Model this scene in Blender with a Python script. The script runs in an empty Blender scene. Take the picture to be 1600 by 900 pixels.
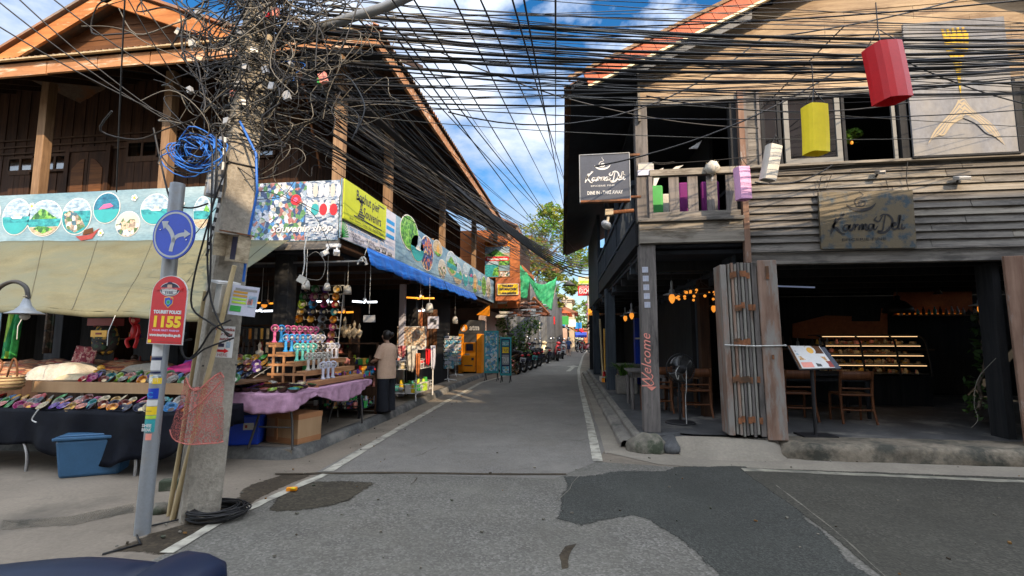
import bpy, math, random
from mathutils import Vector, Matrix, noise
from math import sin, cos, pi, radians, sqrt, atan, atan2, tan
rnd = random.Random(11)
sc = bpy.context.scene
COL = sc.collection
# ------------------------------------------------------------------ camera
F = 760.0; EYE = 1.55
TH = atan(80 / F); PS = atan(105 * cos(TH) / F)
HD = Vector((-sin(PS), cos(PS), 0)); RT = Vector((cos(PS), sin(PS), 0))
FW = HD * cos(TH) + Vector((0, 0, sin(TH))); UP = RT.cross(FW); CC = Vector((0, 0, EYE))
def at(x, y, X=None, Y=None, Z=None):
    "world point seen at photo pixel x, y on the plane X=, Y= or Z="
    d = FW + RT * ((x - 800) / F) - UP * ((y - 450) / F)
    t = (X - CC.x) / d.x if X is not None else (Y - CC.y) / d.y if Y is not None else (Z - CC.z) / d.z
    return CC + d * t
cam = bpy.data.cameras.new('camera'); co = bpy.data.objects.new('camera', cam); COL.objects.link(co)
cam.sensor_width = 36; cam.lens = F / 1600 * 36; cam.clip_start = .05; cam.clip_end = 2000
co.matrix_world = Matrix((( RT.x, UP.x, -FW.x, 0), (RT.y, UP.y, -FW.y, 0), (RT.z, UP.z, -FW.z, EYE), (0, 0, 0, 1)))
sc.camera = co
# ------------------------------------------------------------------ materials
MT = {}
def new(name):
    m = bpy.data.materials.new(name); m.use_nodes = True; MT[name] = m
    nt = m.node_tree; b = nt.nodes['Principled BSDF']
    return m, nt, b
def nd(nt, t, **kw):
    n = nt.nodes.new(t)
    for k, v in kw.items():
        if k in n.inputs.keys(): n.inputs[k].default_value = v
        else: setattr(n, k, v)
    return n
def coords(nt, scale=(1, 1, 1), kind='Object'):
    tc = nd(nt, 'ShaderNodeTexCoord'); mp = nd(nt, 'ShaderNodeMapping'); mp.inputs['Scale'].default_value = scale
    nt.links.new(tc.outputs[kind], mp.inputs['Vector']); return mp.outputs['Vector']
def ramp(nt, fac, stops, interp='LINEAR'):
    r = nd(nt, 'ShaderNodeValToRGB'); r.color_ramp.interpolation = interp
    e = r.color_ramp.elements
    while len(e) < len(stops): e.new(.5)
    for i, (p, c) in enumerate(stops):
        e[i].position = p; e[i].color = (c[0], c[1], c[2], 1) if not isinstance(c, float) else (c, c, c, 1)
    nt.links.new(fac, r.inputs['Fac']); return r.outputs['Color']
def mix(nt, fac, a, b, mode='MIX'):
    m = nd(nt, 'ShaderNodeMix', data_type='RGBA', blend_type=mode)
    for sock, v in ((m.inputs[0], fac), (m.inputs[6], a), (m.inputs[7], b)):
        if hasattr(v, 'links'): nt.links.new(v, sock)
        elif isinstance(v, (int, float)): sock.default_value = v
        else: sock.default_value = (*v[:3], 1)
    return m.outputs[2]
def noi(nt, vec, scale, detail=5, rough=.55, dist=0):
    n = nd(nt, 'ShaderNodeTexNoise', Scale=scale, Detail=detail, Roughness=rough, Distortion=dist)
    nt.links.new(vec, n.inputs['Vector']); return n.outputs['Fac']
def bump(nt, b, h, strength=.3, dist=.01):
    n = nd(nt, 'ShaderNodeBump', Strength=strength, Distance=dist); nt.links.new(h, n.inputs['Height'])
    nt.links.new(n.outputs['Normal'], b.inputs['Normal'])
def dark(c, k): return tuple(min(1, v * k) for v in c[:3])
def mat(name, c, rough=.7, metal=0., var=.25, scale=3., fine=40., bmp=.15, stretch=(1, 1, 1), c2=None, patch=None, pscale=2., pamt=(.5, .62), spec=.35, coat=0.):
    "general surface: large and fine noise in the colour, bump, optional patches of a second colour"
    m, nt, b = new(name)
    v = coords(nt, stretch)
    n1 = noi(nt, v, scale, 6, .6)
    col = ramp(nt, n1, [(.3, dark(c, 1 - var)), (.7, c2 if c2 else dark(c, 1 + var))])
    n2 = noi(nt, v, fine, 3, .6)
    col = mix(nt, .35 * min(1, var * 3), col, ramp(nt, n2, [(.3, (.25, .25, .25)), (.7, (.8, .8, .8))]), 'OVERLAY')
    if patch:
        n3 = noi(nt, v, pscale, 8, .65)
        col = mix(nt, ramp(nt, n3, [(pamt[0], 0.), (pamt[1], 1.)]), col, patch)
    nt.links.new(col, b.inputs['Base Color'])
    b.inputs['Roughness'].default_value = rough; b.inputs['Metallic'].default_value = metal
    b.inputs['Specular IOR Level'].default_value = spec
    if coat: b.inputs['Coat Weight'].default_value = coat
    if bmp: bump(nt, b, n2, bmp, .01)
    return m
PCOL = {}
def plain(name, c, rough=.5, metal=0., spec=.4):
    PCOL[name] = c
    return mat(name, c, rough, metal, .1, 5, 60, 0, spec=spec)
def emit(name, c, s):
    m, nt, b = new(name)
    b.inputs['Base Color'].default_value = (*c, 1); b.inputs['Emission Color'].default_value = (*c, 1); b.inputs['Emission Strength'].default_value = s
    return m
def wood(name, c1, c2, axis='x', patch=None, pamt=(.5, .62), rough=.8, g=18, bmp=.4, pscale=1.5):
    s = {'x': (1, g, g), 'y': (g, 1, g), 'z': (g, g, 1)}[axis]
    m, nt, b = new(name)
    v = coords(nt, s); n1 = noi(nt, v, 1.2, 8, .65, .3)
    w = coords(nt); nb = noi(nt, w, 1.1, 4, .6)
    col = ramp(nt, n1, [(.32, c1), (.68, c2)])
    col = mix(nt, ramp(nt, nb, [(.35, .45), (.65, 0.)]), col, dark(c1, .6))
    if patch:
        sv = coords(nt, {'x': (1, 5, 5), 'y': (5, 1, 5), 'z': (5, 5, 1)}[axis]); n3 = noi(nt, sv, pscale, 9, .7)
        col = mix(nt, ramp(nt, n3, [(pamt[0], 0.), (pamt[1], 1.)]), col, patch)
    nt.links.new(col, b.inputs['Base Color']); b.inputs['Roughness'].default_value = rough; b.inputs['Specular IOR Level'].default_value = .25
    bump(nt, b, n1, bmp, .01)
    return m
def cells(name, cols, scale=12., rough=.5, stretch=(1, 1, 1), dist=0.):
    "printed or heaped multicoloured bits"
    m, nt, b = new(name); v = coords(nt, stretch)
    vo = nd(nt, 'ShaderNodeTexVoronoi', Scale=scale); nt.links.new(v, vo.inputs['Vector'])
    sx = nd(nt, 'ShaderNodeSeparateColor'); nt.links.new(vo.outputs['Color'], sx.inputs[0])
    k = len(cols); col = ramp(nt, sx.outputs[0], [(i / k, c) for i, c in enumerate(cols)], 'CONSTANT')
    n = noi(nt, v, scale * 2.5, 4, .7); col = mix(nt, .6, col, ramp(nt, n, [(.35, (.1, .1, .1)), (.65, (.9, .9, .9))]), 'OVERLAY')
    nt.links.new(col, b.inputs['Base Color']); b.inputs['Roughness'].default_value = rough
    return m
# ------------------------------------------------------------------ mesh builder
class MB:
    def __init__(s): s.v = []; s.f = []; s.m = []; s.s = []; s.slots = []
    def add(s, vs, fs, m, smooth=False, T=None):
        if m not in s.slots: s.slots.append(m)
        k = s.slots.index(m); o = len(s.v)
        s.v += [tuple(T @ Vector(p)) if T else tuple(p) for p in vs]
        for f in fs: s.f.append([o + i for i in f]); s.m.append(k); s.s.append(smooth)
        return s
    def box(s, c, d, m, rz=0, rx=0, ry=0):
        x, y, z = d[0] / 2, d[1] / 2, d[2] / 2
        T = Matrix.Translation(c)
        if rz or rx or ry: T = T @ Matrix.Rotation(rz, 4, 'Z') @ Matrix.Rotation(ry, 4, 'Y') @ Matrix.Rotation(rx, 4, 'X')
        vs = [(i * x, j * y, k * z) for i in (-1, 1) for j in (-1, 1) for k in (-1, 1)]
        return s.add(vs, [(0, 1, 3, 2), (4, 6, 7, 5), (0, 4, 5, 1), (2, 3, 7, 6), (0, 2, 6, 4), (1, 5, 7, 3)], m, T=T)
    def bb(s, x0, x1, y0, y1, z0, z1, m):
        return s.box(((x0 + x1) / 2, (y0 + y1) / 2, (z0 + z1) / 2), (abs(x1 - x0), abs(y1 - y0), abs(z1 - z0)), m)
    def beam(s, a, b, w, h, m, up=(0, 0, 1)):
        a = Vector(a); b = Vector(b); d = (b - a); L = d.length; d.normalize()
        u = Vector(up); r = d.cross(u)
        if r.length < 1e-4: r = d.cross(Vector((0, 1, 0)))
        r.normalize(); u = r.cross(d)
        vs = [a + r * i * w / 2 + u * j * h / 2 + d * k * L for k in (0, 1) for i, j in ((-1, -1), (1, -1), (1, 1), (-1, 1))]
        return s.add(vs, [(3, 2, 1, 0), (4, 5, 6, 7), (0, 1, 5, 4), (1, 2, 6, 5), (2, 3, 7, 6), (3, 0, 4, 7)], m)
    def tube(s, pts, r, m, n=6, smooth=True):
        P = [Vector(p) for p in pts]; k = len(P)
        R = r if isinstance(r, (list, tuple)) else [r] * k
        vs = []; prev = None
        for i in range(k):
            t = (P[min(i + 1, k - 1)] - P[max(i - 1, 0)])
            t = t.normalized() if t.length > 1e-9 else Vector((0, 0, 1))
            if prev is None:
                a = t.cross(Vector((0, 0, 1)))
                if a.length < .05: a = t.cross(Vector((0, 1, 0)))
            else:
                a = prev - t * prev.dot(t)
                if a.length < 1e-6: a = t.cross(Vector((.3, 1, .2)))
            a.normalize(); prev = a; b = t.cross(a)
            for j in range(n):
                q = 2 * pi * j / n; vs.append(P[i] + (a * cos(q) + b * sin(q)) * R[i])
        fs = [(i * n + j, i * n + (j + 1) % n, (i + 1) * n + (j + 1) % n, (i + 1) * n + j) for i in range(k - 1) for j in range(n)]
        s.add(vs, fs, m, smooth)
        return s.add([vs[j] for j in range(n)] + [vs[(k - 1) * n + j] for j in range(n)], [tuple(range(n))[::-1], tuple(range(n, 2 * n))], m)
    def cyl(s, a, b, r0, m, r1=None, n=12): return s.tube([a, b], [r0, r0 if r1 is None else r1], m, n)
    def lathe(s, prof, m, c=(0, 0, 0), n=16, T=None, smooth=True):
        k = len(prof); vs = [(r * cos(2 * pi * j / n), r * sin(2 * pi * j / n), z) for r, z in prof for j in range(n)]
        fs = [(i * n + j, i * n + (j + 1) % n, (i + 1) * n + (j + 1) % n, (i + 1) * n + j) for i in range(k - 1) for j in range(n)]
        M = Matrix.Translation(c)
        if T: M = M @ T
        return s.add(vs, fs, m, smooth, M)
    def loft(s, rings, m, n=14, cap=True, smooth=True):
        "rings of (centre, rx vector, ry vector)"
        vs = [Vector(c) + Vector(a) * cos(2 * pi * j / n) + Vector(b) * sin(2 * pi * j / n) for c, a, b in rings for j in range(n)]
        k = len(rings)
        fs = [(i * n + j, i * n + (j + 1) % n, (i + 1) * n + (j + 1) % n, (i + 1) * n + j) for i in range(k - 1) for j in range(n)]
        if cap: fs += [tuple(range(n))[::-1], tuple(range((k - 1) * n, k * n))]
        return s.add(vs, fs, m, smooth)
    def sphere(s, c, r, m, n=12, T=None):
        rx, ry, rz = r if isinstance(r, (tuple, list)) else (r, r, r)
        k = max(4, n // 2); vs = []
        for i in range(k + 1):
            a = pi * i / k
            for j in range(n): q = 2 * pi * j / n; vs.append((rx * sin(a) * cos(q), ry * sin(a) * sin(q), -rz * cos(a)))
        fs = [(i * n + j, i * n + (j + 1) % n, (i + 1) * n + (j + 1) % n, (i + 1) * n + j) for i in range(k) for j in range(n)]
        M = Matrix.Translation(c)
        if T: M = M @ T
        return s.add(vs, fs, m, True, M)
    def poly(s, pts, m): return s.add(pts, [tuple(range(len(pts)))], m)
    def prism(s, pts, vec, m, msides=None):
        n = len(pts); v = Vector(vec); top = [Vector(p) + v for p in pts]
        s.add(pts, [tuple(range(n))[::-1]], m); s.add(top, [tuple(range(n))], m)
        return s.add(list(pts) + top, [(i, (i + 1) % n, n + (i + 1) % n, n + i) for i in range(n)], msides or m)
    def sheet(s, fn, nu, nv, m, smooth=True, thick=0.):
        vs = [Vector(fn(i / nu, j / nv)) for i in range(nu + 1) for j in range(nv + 1)]
        w = nv + 1
        fs = [(i * w + j, (i + 1) * w + j, (i + 1) * w + j + 1, i * w + j + 1) for i in range(nu) for j in range(nv)]
        s.add(vs, fs, m, smooth)
        return s
    def text(s, body, size, o, u, v, m, align='CENTER', shear=0., width=None, ext=.0, e=.003, bold=0.):
        c = bpy.data.curves.new('t', 'FONT'); c.body = body; c.size = size; c.align_x = align; c.shear = shear; c.resolution_u = 2
        c.offset = bold
        ob = bpy.data.objects.new('t', c); COL.objects.link(ob); dg = bpy.context.evaluated_depsgraph_get()
        me = bpy.data.meshes.new_from_object(ob.evaluated_get(dg)); u = Vector(u).normalized(); v = Vector(v).normalized(); w = u.cross(v); o = Vector(o)
        k = 1.
        if width and len(me.vertices):
            xs = [q.co.x for q in me.vertices]; k = width / max(1e-6, max(xs) - min(xs))
        vs = [o + u * q.co.x * k + v * q.co.y + w * e for q in me.vertices]
        fs = [tuple(p.vertices) for p in me.polygons]
        s.add(vs, fs, m)
        bpy.data.objects.remove(ob); bpy.data.meshes.remove(me); bpy.data.curves.remove(c)
        return s
    def stroke(s, pts, w, o, u, v, m, e=.003, sm=4):
        "flat pen stroke through 2D points, smoothed; w a width or list"
        p = [Vector((a[0], a[1])) for a in pts]
        q = []; k = len(p)
        for i in range(k - 1):
            p0, p1, p2, p3 = p[max(i - 1, 0)], p[i], p[i + 1], p[min(i + 2, k - 1)]
            for t in range(sm):
                t /= sm
                q.append(.5 * ((2 * p1) + (p2 - p0) * t + (2 * p0 - 5 * p1 + 4 * p2 - p3) * t * t + (3 * p1 - p0 - 3 * p2 + p3) * t ** 3))
        q.append(p[-1]); u = Vector(u).normalized(); v = Vector(v).normalized(); n = u.cross(v); o = Vector(o); vs = []
        for i, c in enumerate(q):
            d = (q[min(i + 1, len(q) - 1)] - q[max(i - 1, 0)])
            d = d.normalized() if d.length > 1e-9 else Vector((1, 0)); h = Vector((-d.y, d.x))
            ww = (w if not callable(w) else w(i / max(1, len(q) - 1))) / 2
            for sg in (-1, 1):
                z = c + h * sg * ww; vs.append(o + u * z.x + v * z.y + n * e)
        return s.add(vs, [(2 * i, 2 * i + 2, 2 * i + 3, 2 * i + 1) for i in range(len(q) - 1)], m)
    def shear(s, fn): s.v = [tuple(fn(*p)) for p in s.v]; return s
    def build(s, name, parent=None, loc=None, bevel=0, solid=0):
        me = bpy.data.meshes.new(name); L = Vector(loc) if loc is not None else (parent_loc(parent) if parent else Vector((0, 0, 0)))
        me.from_pydata([tuple(Vector(p) - L) for p in s.v], [], s.f)
        for q in s.slots: me.materials.append(MT[q])
        me.polygons.foreach_set('material_index', s.m); me.polygons.foreach_set('use_smooth', s.s)
        me.update(); ob = bpy.data.objects.new(name, me); COL.objects.link(ob)
        if parent: ob.parent = parent
        else: ob.location = L
        if solid:
            md = ob.modifiers.new('solid', 'SOLIDIFY'); md.thickness = solid; md.offset = 0
        if bevel:
            md = ob.modifiers.new('bevel', 'BEVEL'); md.width = bevel; md.segments = 2; md.limit_method = 'ANGLE'
        return ob
def parent_loc(p):
    L = Vector((0, 0, 0))
    while p is not None: L = L + Vector(p.location); p = p.parent
    return L
def tag(o, label=None, cat=None, group=None, kind=None):
    if label: o['label'] = label
    if cat: o['category'] = cat
    if group: o['group'] = group
    if kind: o['kind'] = kind
    return o
def thing(name, label, cat, loc=(0, 0, 0), group=None):
    o = bpy.data.objects.new(name, None); COL.objects.link(o); o.location = loc; o.empty_display_size = .1
    return tag(o, label, cat, group)
def solo(mb, name, label, cat, loc, group=None, **kw): return tag(mb.build(name, None, loc, **kw), label, cat, group)
def dup(o, loc=None, rz=None, label=None, scale=None, parent=None, rot=None):
    c = o.copy(); COL.objects.link(c)
    if parent: c.parent = parent
    if loc is not None: c.location = loc
    if rz is not None: c.rotation_euler = (0, 0, rz)
    if rot is not None: c.rotation_euler = rot
    if scale: c.scale = (scale,) * 3
    if label: c['label'] = label
    for ch in list(o.children): dup(ch, parent=c)
    return c
ORD = ['first', 'second', 'third', 'fourth', 'fifth', 'sixth', 'seventh', 'eighth', 'ninth', 'tenth', 'eleventh', 'twelfth', 'thirteenth', 'fourteenth', 'fifteenth', 'sixteenth', 'seventeenth', 'eighteenth', 'nineteenth', 'twentieth', 'twenty-first', 'twenty-second', 'twenty-third', 'twenty-fourth', 'twenty-fifth', 'twenty-sixth', 'twenty-seventh', 'twenty-eighth']
X3 = Vector((1, 0, 0)); Y3 = Vector((0, 1, 0)); Z3 = Vector((0, 0, 1))
# ------------------------------------------------------------------ light, sky, view
SUN_EL, SUN_AZ = 30, 35
sd = Vector((sin(radians(SUN_AZ)) * cos(radians(SUN_EL)), -cos(radians(SUN_AZ)) * cos(radians(SUN_EL)), sin(radians(SUN_EL))))
L = bpy.data.lights.new('sun', 'SUN'); L.energy = 3.7; L.angle = radians(.5); L.color = (1, .77, .52)
so = bpy.data.objects.new('sun', L); COL.objects.link(so); so.rotation_euler = (-sd).to_track_quat('-Z', 'Y').to_euler()
W = bpy.data.worlds.new('World'); sc.world = W; W.use_nodes = True; nt = W.node_tree
sky = nd(nt, 'ShaderNodeTexSky', sky_type='NISHITA', sun_disc=False); sky.sun_elevation = radians(SUN_EL); sky.sun_rotation = atan2(sd.x, sd.y)
sky.air_density = 1.0; sky.dust_density = .4; sky.ozone_density = 2.2
tc = nd(nt, 'ShaderNodeTexCoord'); mp = nd(nt, 'ShaderNodeMapping'); mp.inputs['Scale'].default_value = (1.3, 1.3, 2.6); mp.inputs['Rotation'].default_value = (0, 0, .6)
nt.links.new(tc.outputs['Generated'], mp.inputs['Vector'])
c1 = noi(nt, mp.outputs['Vector'], 2.3, 9, .58, .35); c2 = noi(nt, mp.outputs['Vector'], 9, 6, .6)
cm = nd(nt, 'ShaderNodeMath', operation='MULTIPLY_ADD'); nt.links.new(c2, cm.inputs[0]); cm.inputs[1].default_value = .28; nt.links.new(c1, cm.inputs[2])
cf = ramp(nt, cm.outputs[0], [(.50, 0.), (.80, .9)])
hs = nd(nt, 'ShaderNodeHueSaturation', Saturation=1.38, Value=.74); nt.links.new(sky.outputs[0], hs.inputs['Color'])
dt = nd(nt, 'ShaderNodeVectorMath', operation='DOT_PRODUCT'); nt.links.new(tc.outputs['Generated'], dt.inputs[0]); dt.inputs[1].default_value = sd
sc_ = nd(nt, 'ShaderNodeMapRange'); nt.links.new(dt.outputs['Value'], sc_.inputs['Value']); sc_.inputs['From Min'].default_value = -.75; sc_.inputs['From Max'].default_value = .9; sc_.inputs['To Min'].default_value = .32; sc_.inputs['To Max'].default_value = 7.5  # clouds boosted toward the unseen sun to add fill light
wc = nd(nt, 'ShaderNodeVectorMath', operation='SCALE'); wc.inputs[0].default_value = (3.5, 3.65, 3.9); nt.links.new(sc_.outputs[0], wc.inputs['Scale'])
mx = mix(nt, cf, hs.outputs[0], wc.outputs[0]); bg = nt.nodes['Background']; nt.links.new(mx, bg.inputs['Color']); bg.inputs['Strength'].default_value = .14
vs_ = sc.view_settings; vs_.view_transform = 'Standard'; vs_.look = 'None'; vs_.exposure = .9; vs_.gamma = 1
sc.cycles.use_denoising = True; sc.cycles.use_light_tree = True; sc.cycles.max_bounces = 6; sc.cycles.diffuse_bounces = 3; sc.cycles.glossy_bounces = 3; sc.cycles.transparent_max_bounces = 12; sc.cycles.caustics_reflective = False; sc.cycles.caustics_refractive = False; sc.cycles.sample_clamp_indirect = 4
# ------------------------------------------------------------------ materials
def asphalt(name, base, spk, amt=.55, scale=70, big=.4, crack=None, br=.35, tint=(.5, .42, .3)):
    m, nt, b = new(name); v = coords(nt)
    n1 = noi(nt, v, .55, 6, .6); n2 = noi(nt, v, 3.2, 6, .7)
    col = ramp(nt, n1, [(.3, dark(base, 1 - big)), (.7, dark(base, 1 + big))])
    col = mix(nt, ramp(nt, n2, [(.4, 0.), (.75, .6)]), col, dark(base, .6))
    n6 = noi(nt, v, 1.7, 8, .72, .6); col = mix(nt, ramp(nt, n6, [(.52, 0.), (.72, .55)]), col, dark(base, .45)); n5 = noi(nt, v, .9, 5, .7); col = mix(nt, ramp(nt, n5, [(.5, 0.), (.7, .5)]), col, mix(nt, .5, base, tint, 'MULTIPLY'))
    vo = nd(nt, 'ShaderNodeTexVoronoi', Scale=scale); nt.links.new(v, vo.inputs['Vector'])
    sx = nd(nt, 'ShaderNodeSeparateColor'); nt.links.new(vo.outputs['Color'], sx.inputs[0])
    st = ramp(nt, sx.outputs[0], [(0, dark(spk, .35)), (.35, dark(spk, .7)), (.6, spk), (.85, dark(spk, 1.5))], 'CONSTANT')
    n4 = noi(nt, v, 1.4, 4, .6)
    am = nd(nt, 'ShaderNodeMath', operation='MULTIPLY'); nt.links.new(ramp(nt, n4, [(.3, .25), (.7, 1.)]), am.inputs[0]); am.inputs[1].default_value = amt
    col = mix(nt, am.outputs[0], col, st)
    nt.links.new(col, b.inputs['Base Color']); b.inputs['Roughness'].default_value = .82; b.inputs['Specular IOR Level'].default_value = .3
    bump(nt, b, vo.outputs['Distance'], br, .006)
    return m
asphalt('road', (.14, .133, .112), (.165, .158, .145), .55, 62, .3)
asphalt('street', (.19, .178, .156), (.2, .19, .18), .3, 75, .22)
asphalt('patch', (.042, .045, .039), (.075, .077, .07), .55, 90, .35)
asphalt('tarmac', (.05, .048, .038), (.085, .081, .067), .45, 60, .35)
asphalt('wet', (.046, .039, .027), (.085, .074, .052), .5, 45, .5)
asphalt('dirt', (.05, .038, .024), (.09, .07, .045), .4, 40, .7)
asphalt('tarmac_pale', (.16, .15, .12), (.2, .19, .16), .4, 60, .3)
mat('slab', (.2, .168, .13), .85, 0, .2, .8, 30, .3, patch=(.10, .088, .07), pscale=.9, pamt=(.52, .7))
mat('gutter', (.23, .205, .165), .85, 0, .2, 1.2, 30, .3, patch=(.19, .17, .14), pscale=1.5, pamt=(.5, .7))
mat('kerb', (.10, .10, .095), .8, 0, .4, 2, 25, .5, patch=(.2, .19, .17), pscale=2)
mat('step', (.2, .185, .16), .85, 0, .3, 2, 25, .5, patch=(.075, .075, .07), pscale=2.2, pamt=(.5, .66))
mat('pavestone', (.06, .062, .064), .6, 0, .45, 1.6, 25, .4, patch=(.2, .19, .17), pscale=1.4, pamt=(.53, .66))
mat('ledge', (.17, .145, .11), .85, 0, .4, 1.6, 20, .8, patch=(.05, .05, .04), pscale=2.4, pamt=(.47, .62))
mat('paint_worn', (.27, .255, .2), .8, 0, .3, 3, 40, .1, patch=(.15, .145, .12), pscale=5, pamt=(.44, .6)); mat('paint', (.42, .4, .33), .75, 0, .2, 3, 40, .1, patch=(.2, .187, .16), pscale=5, pamt=(.46, .62))
mat('concrete', (.29, .262, .215), .9, 0, .35, 2.5, 34, 1., patch=(.15, .14, .115), pscale=3.5, pamt=(.55, .68))
mat('concrete_dark', (.2, .185, .16), .9, 0, .3, 2.5, 22, .6, patch=(.08, .075, .065), pscale=3.5, pamt=(.5, .66))
mat('steelpole', (.27, .29, .31), .45, .3, .1, 2, 50, .05, patch=(.26, .26, .25), pscale=4)
plain('white', (.62, .62, .61)); plain('offwhite', (.46, .44, .39)); plain('black', (.012, .012, .014)); plain('rubber', (.02, .02, .021), .8)
plain('cable', (.011, .011, .012), .5); plain('cable_grey', (.13, .12, .10), .6); plain('cable_slate', (.03, .034, .045), .5); plain('cable_blue', (.02, .13, .5), .45); plain('cable_white', (.5, .5, .48), .5)
plain('grey', (.25, .25, .25)); plain('darkgrey', (.05, .052, .055)); plain('metal', (.4, .4, .4), .35, .8); plain('chrome', (.7, .7, .72), .15, 1); plain('iron', (.06, .055, .05), .5, .5)
plain('red', (.55, .015, .02), .4); plain('blue', (.012, .05, .42), .35); plain('yellow', (.8, .55, .02), .5); plain('orange', (.85, .28, .01), .4); plain('green', (.04, .3, .06)); plain('pink', (.6, .11, .26)); plain('cyan', (.02, .24, .58)); plain('mint', (.09, .40, .36)); plain('purple', (.16, .06, .4)); plain('teal', (.03, .3, .32)); plain('lime', (.4, .6, .05)); plain('navy', (.012, .02, .07)); plain('palelilac', (.48, .49, .58)); plain('magenta', (.5, .03, .2)); plain('cream', (.72, .6, .36)); plain('silver', (.36, .37, .38), .45, .3); plain('salmon', (.75, .28, .22)); plain('brownred', (.28, .04, .03)); plain('gold', (.65, .36, .06), .35, .3); plain('hill', (.07, .16, .05)); plain('ink', (.03, .03, .06)); plain('lilacpink', (.62, .33, .55)); plain('skin', (.46, .27, .18), .55); plain('skinpale', (.6, .38, .28), .55); plain('hair', (.012, .01, .009), .45); plain('plasticblue', (.035, .10, .19), .4)
mat('coco', (.045, .022, .012), .35, 0, .4, 10, 60, .1)
# wood
wood('wood_dark', (.035, .018, .010), (.085, .043, .022), 'z', g=14)
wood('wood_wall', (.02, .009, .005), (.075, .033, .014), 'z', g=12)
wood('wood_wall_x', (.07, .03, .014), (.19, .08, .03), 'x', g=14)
wood('wood_post', (.17, .10, .055), (.36, .23, .13), 'z', patch=(.14, .08, .05), pamt=(.55, .7))
wood('fascia', (.30, .13, .055), (.52, .26, .12), 'x', patch=(.6, .5, .38), pamt=(.53, .66))
wood('barge', (.32, .11, .03), (.55, .22, .07), 'x', patch=(.62, .5, .3), pamt=(.56, .7), g=9)
wood('weather', (.095, .088, .08), (.265, .242, .212), 'x', patch=(.07, .065, .06), pamt=(.5, .64), g=22, bmp=.7)
wood('weather_pale', (.16, .143, .12), (.37, .335, .28), 'x', patch=(.10, .085, .065), pamt=(.5, .62), g=22, bmp=.7)
wood('weather_z', (.10, .093, .088), (.235, .21, .195), 'z', patch=(.05, .045, .042), pamt=(.52, .68), g=16, bmp=.6)
wood('weather_y', (.10, .10, .105), (.2, .195, .19), 'y', g=16)
wood('gable_board', (.30, .215, .135), (.52, .39, .25), 'x', patch=(.19, .13, .085), pamt=(.5, .64), g=16)
wood('bluewood', (.03, .04, .05), (.075, .09, .11), 'z', g=14)
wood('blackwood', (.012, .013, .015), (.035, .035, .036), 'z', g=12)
wood('blackwood_y', (.014, .015, .018), (.035, .037, .04), 'y', g=12)
wood('door_pink', (.17, .10, .07), (.34, .235, .18), 'z', patch=(.24, .225, .205), pamt=(.47, .6), g=8, bmp=.3)
wood('door_grey', (.17, .165, .15), (.34, .32, .28), 'z', patch=(.10, .06, .04), pamt=(.54, .66), g=12)
wood('door_brown', (.14, .075, .05), (.28, .18, .13), 'z', patch=(.33, .33, .32), pamt=(.57, .7), g=8)
wood('chairwood', (.085, .03, .012), (.17, .068, .028), 'z', g=14, rough=.45)
wood('stepwood', (.30, .14, .06), (.5, .27, .13), 'y', g=14, rough=.6)
wood('tablewood', (.10, .055, .03), (.2, .11, .06), 'y', g=14, rough=.5)
wood('bamboo', (.42, .32, .16), (.62, .5, .3), 'z', g=14, rough=.5, patch=(.3, .2, .1), pamt=(.6, .72))
wood('cardboard', (.38, .23, .12), (.48, .31, .17), 'z', g=4, bmp=.05); wood('cardtape', (.36, .16, .07), (.42, .2, .09), 'x', g=4, bmp=.05)
# cloth, roofs, misc
mat('awning', (.125, .118, .068), .8, 0, .2, 1.5, 25, .3, patch=(.11, .118, .082), pscale=.8, pamt=(.42, .6), stretch=(1, 2.2, 1))  # grey-green patches put the cable shadow streaks into the canvas colour
mat('blueawning', (.012, .13, .55), .5, 0, .25, 2, 25, .15)
mat('blackcloth', (.004, .005, .009), .6, 0, .4, 3, 20, .3, spec=.1); mat('pinkcloth', (.46, .26, .37), .8, 0, .2, 3, 30, .2)
mat('creamcloth', (.6, .5, .33), .9, 0, .2, 6, 40, .2); mat('whitecloth', (.45, .43, .38), .9, 0, .25, 6, 40, .2)
mat('tarpgrey', (.085, .092, .10), .5, 0, .5, .9, 9, .5, stretch=(1, 1, .3)); mat('roofsheet', (.16, .12, .09), .7, .1, .4, 1, 20, .3, patch=(.28, .12, .05), pscale=1.2)
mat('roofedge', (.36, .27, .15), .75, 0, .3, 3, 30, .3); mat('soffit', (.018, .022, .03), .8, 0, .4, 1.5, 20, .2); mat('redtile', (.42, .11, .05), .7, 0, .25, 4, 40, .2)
mat('rust', (.22, .09, .04), .85, .1, .4, 6, 40, .4, patch=(.08, .05, .03)); mat('plaster', (.5, .42, .3), .9, 0, .15, 1, 20, .2); mat('plasterpink', (.5, .36, .3), .9, 0, .15, 1, 20, .2)
mat('orangewall', (.42, .14, .045), .8, 0, .2, 2, 30, .1); mat('terracotta', (.42, .13, .05), .85, 0, .25, 1.5, 20, .15)
mat('net_green', (.03, .33, .13), .8, 0, .45, 2, 15, .5, patch=(.10, .5, .22), pscale=2.5); mat('rock', (.17, .155, .125), .95, 0, .4, 3, 14, 1., patch=(.045, .055, .035), pscale=2.5, pamt=(.46, .6))
mat('patchnet', (.5, .16, .13), .9, 0, .3, 4, 40, .2)
mat('mural', (.17, .175, .19), .7, 0, .25, 1.3, 20, .15, patch=(.26, .24, .205), pscale=1.2, pamt=(.45, .7), stretch=(1, 1, .6))
mat('signpatina', (.030, .052, .07), .55, .1, .3, 3, 40, .2, patch=(.115, .092, .056), pscale=5, pamt=(.38, .50)); mat('signbrown', (.22, .185, .115), .6, .1, .2, 4, 50, .15, patch=(.04, .06, .07), pscale=16, pamt=(.58, .64)); mat('signdark', (.055, .065, .09), .6, 0, .15, 2, 40, .05)
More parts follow.
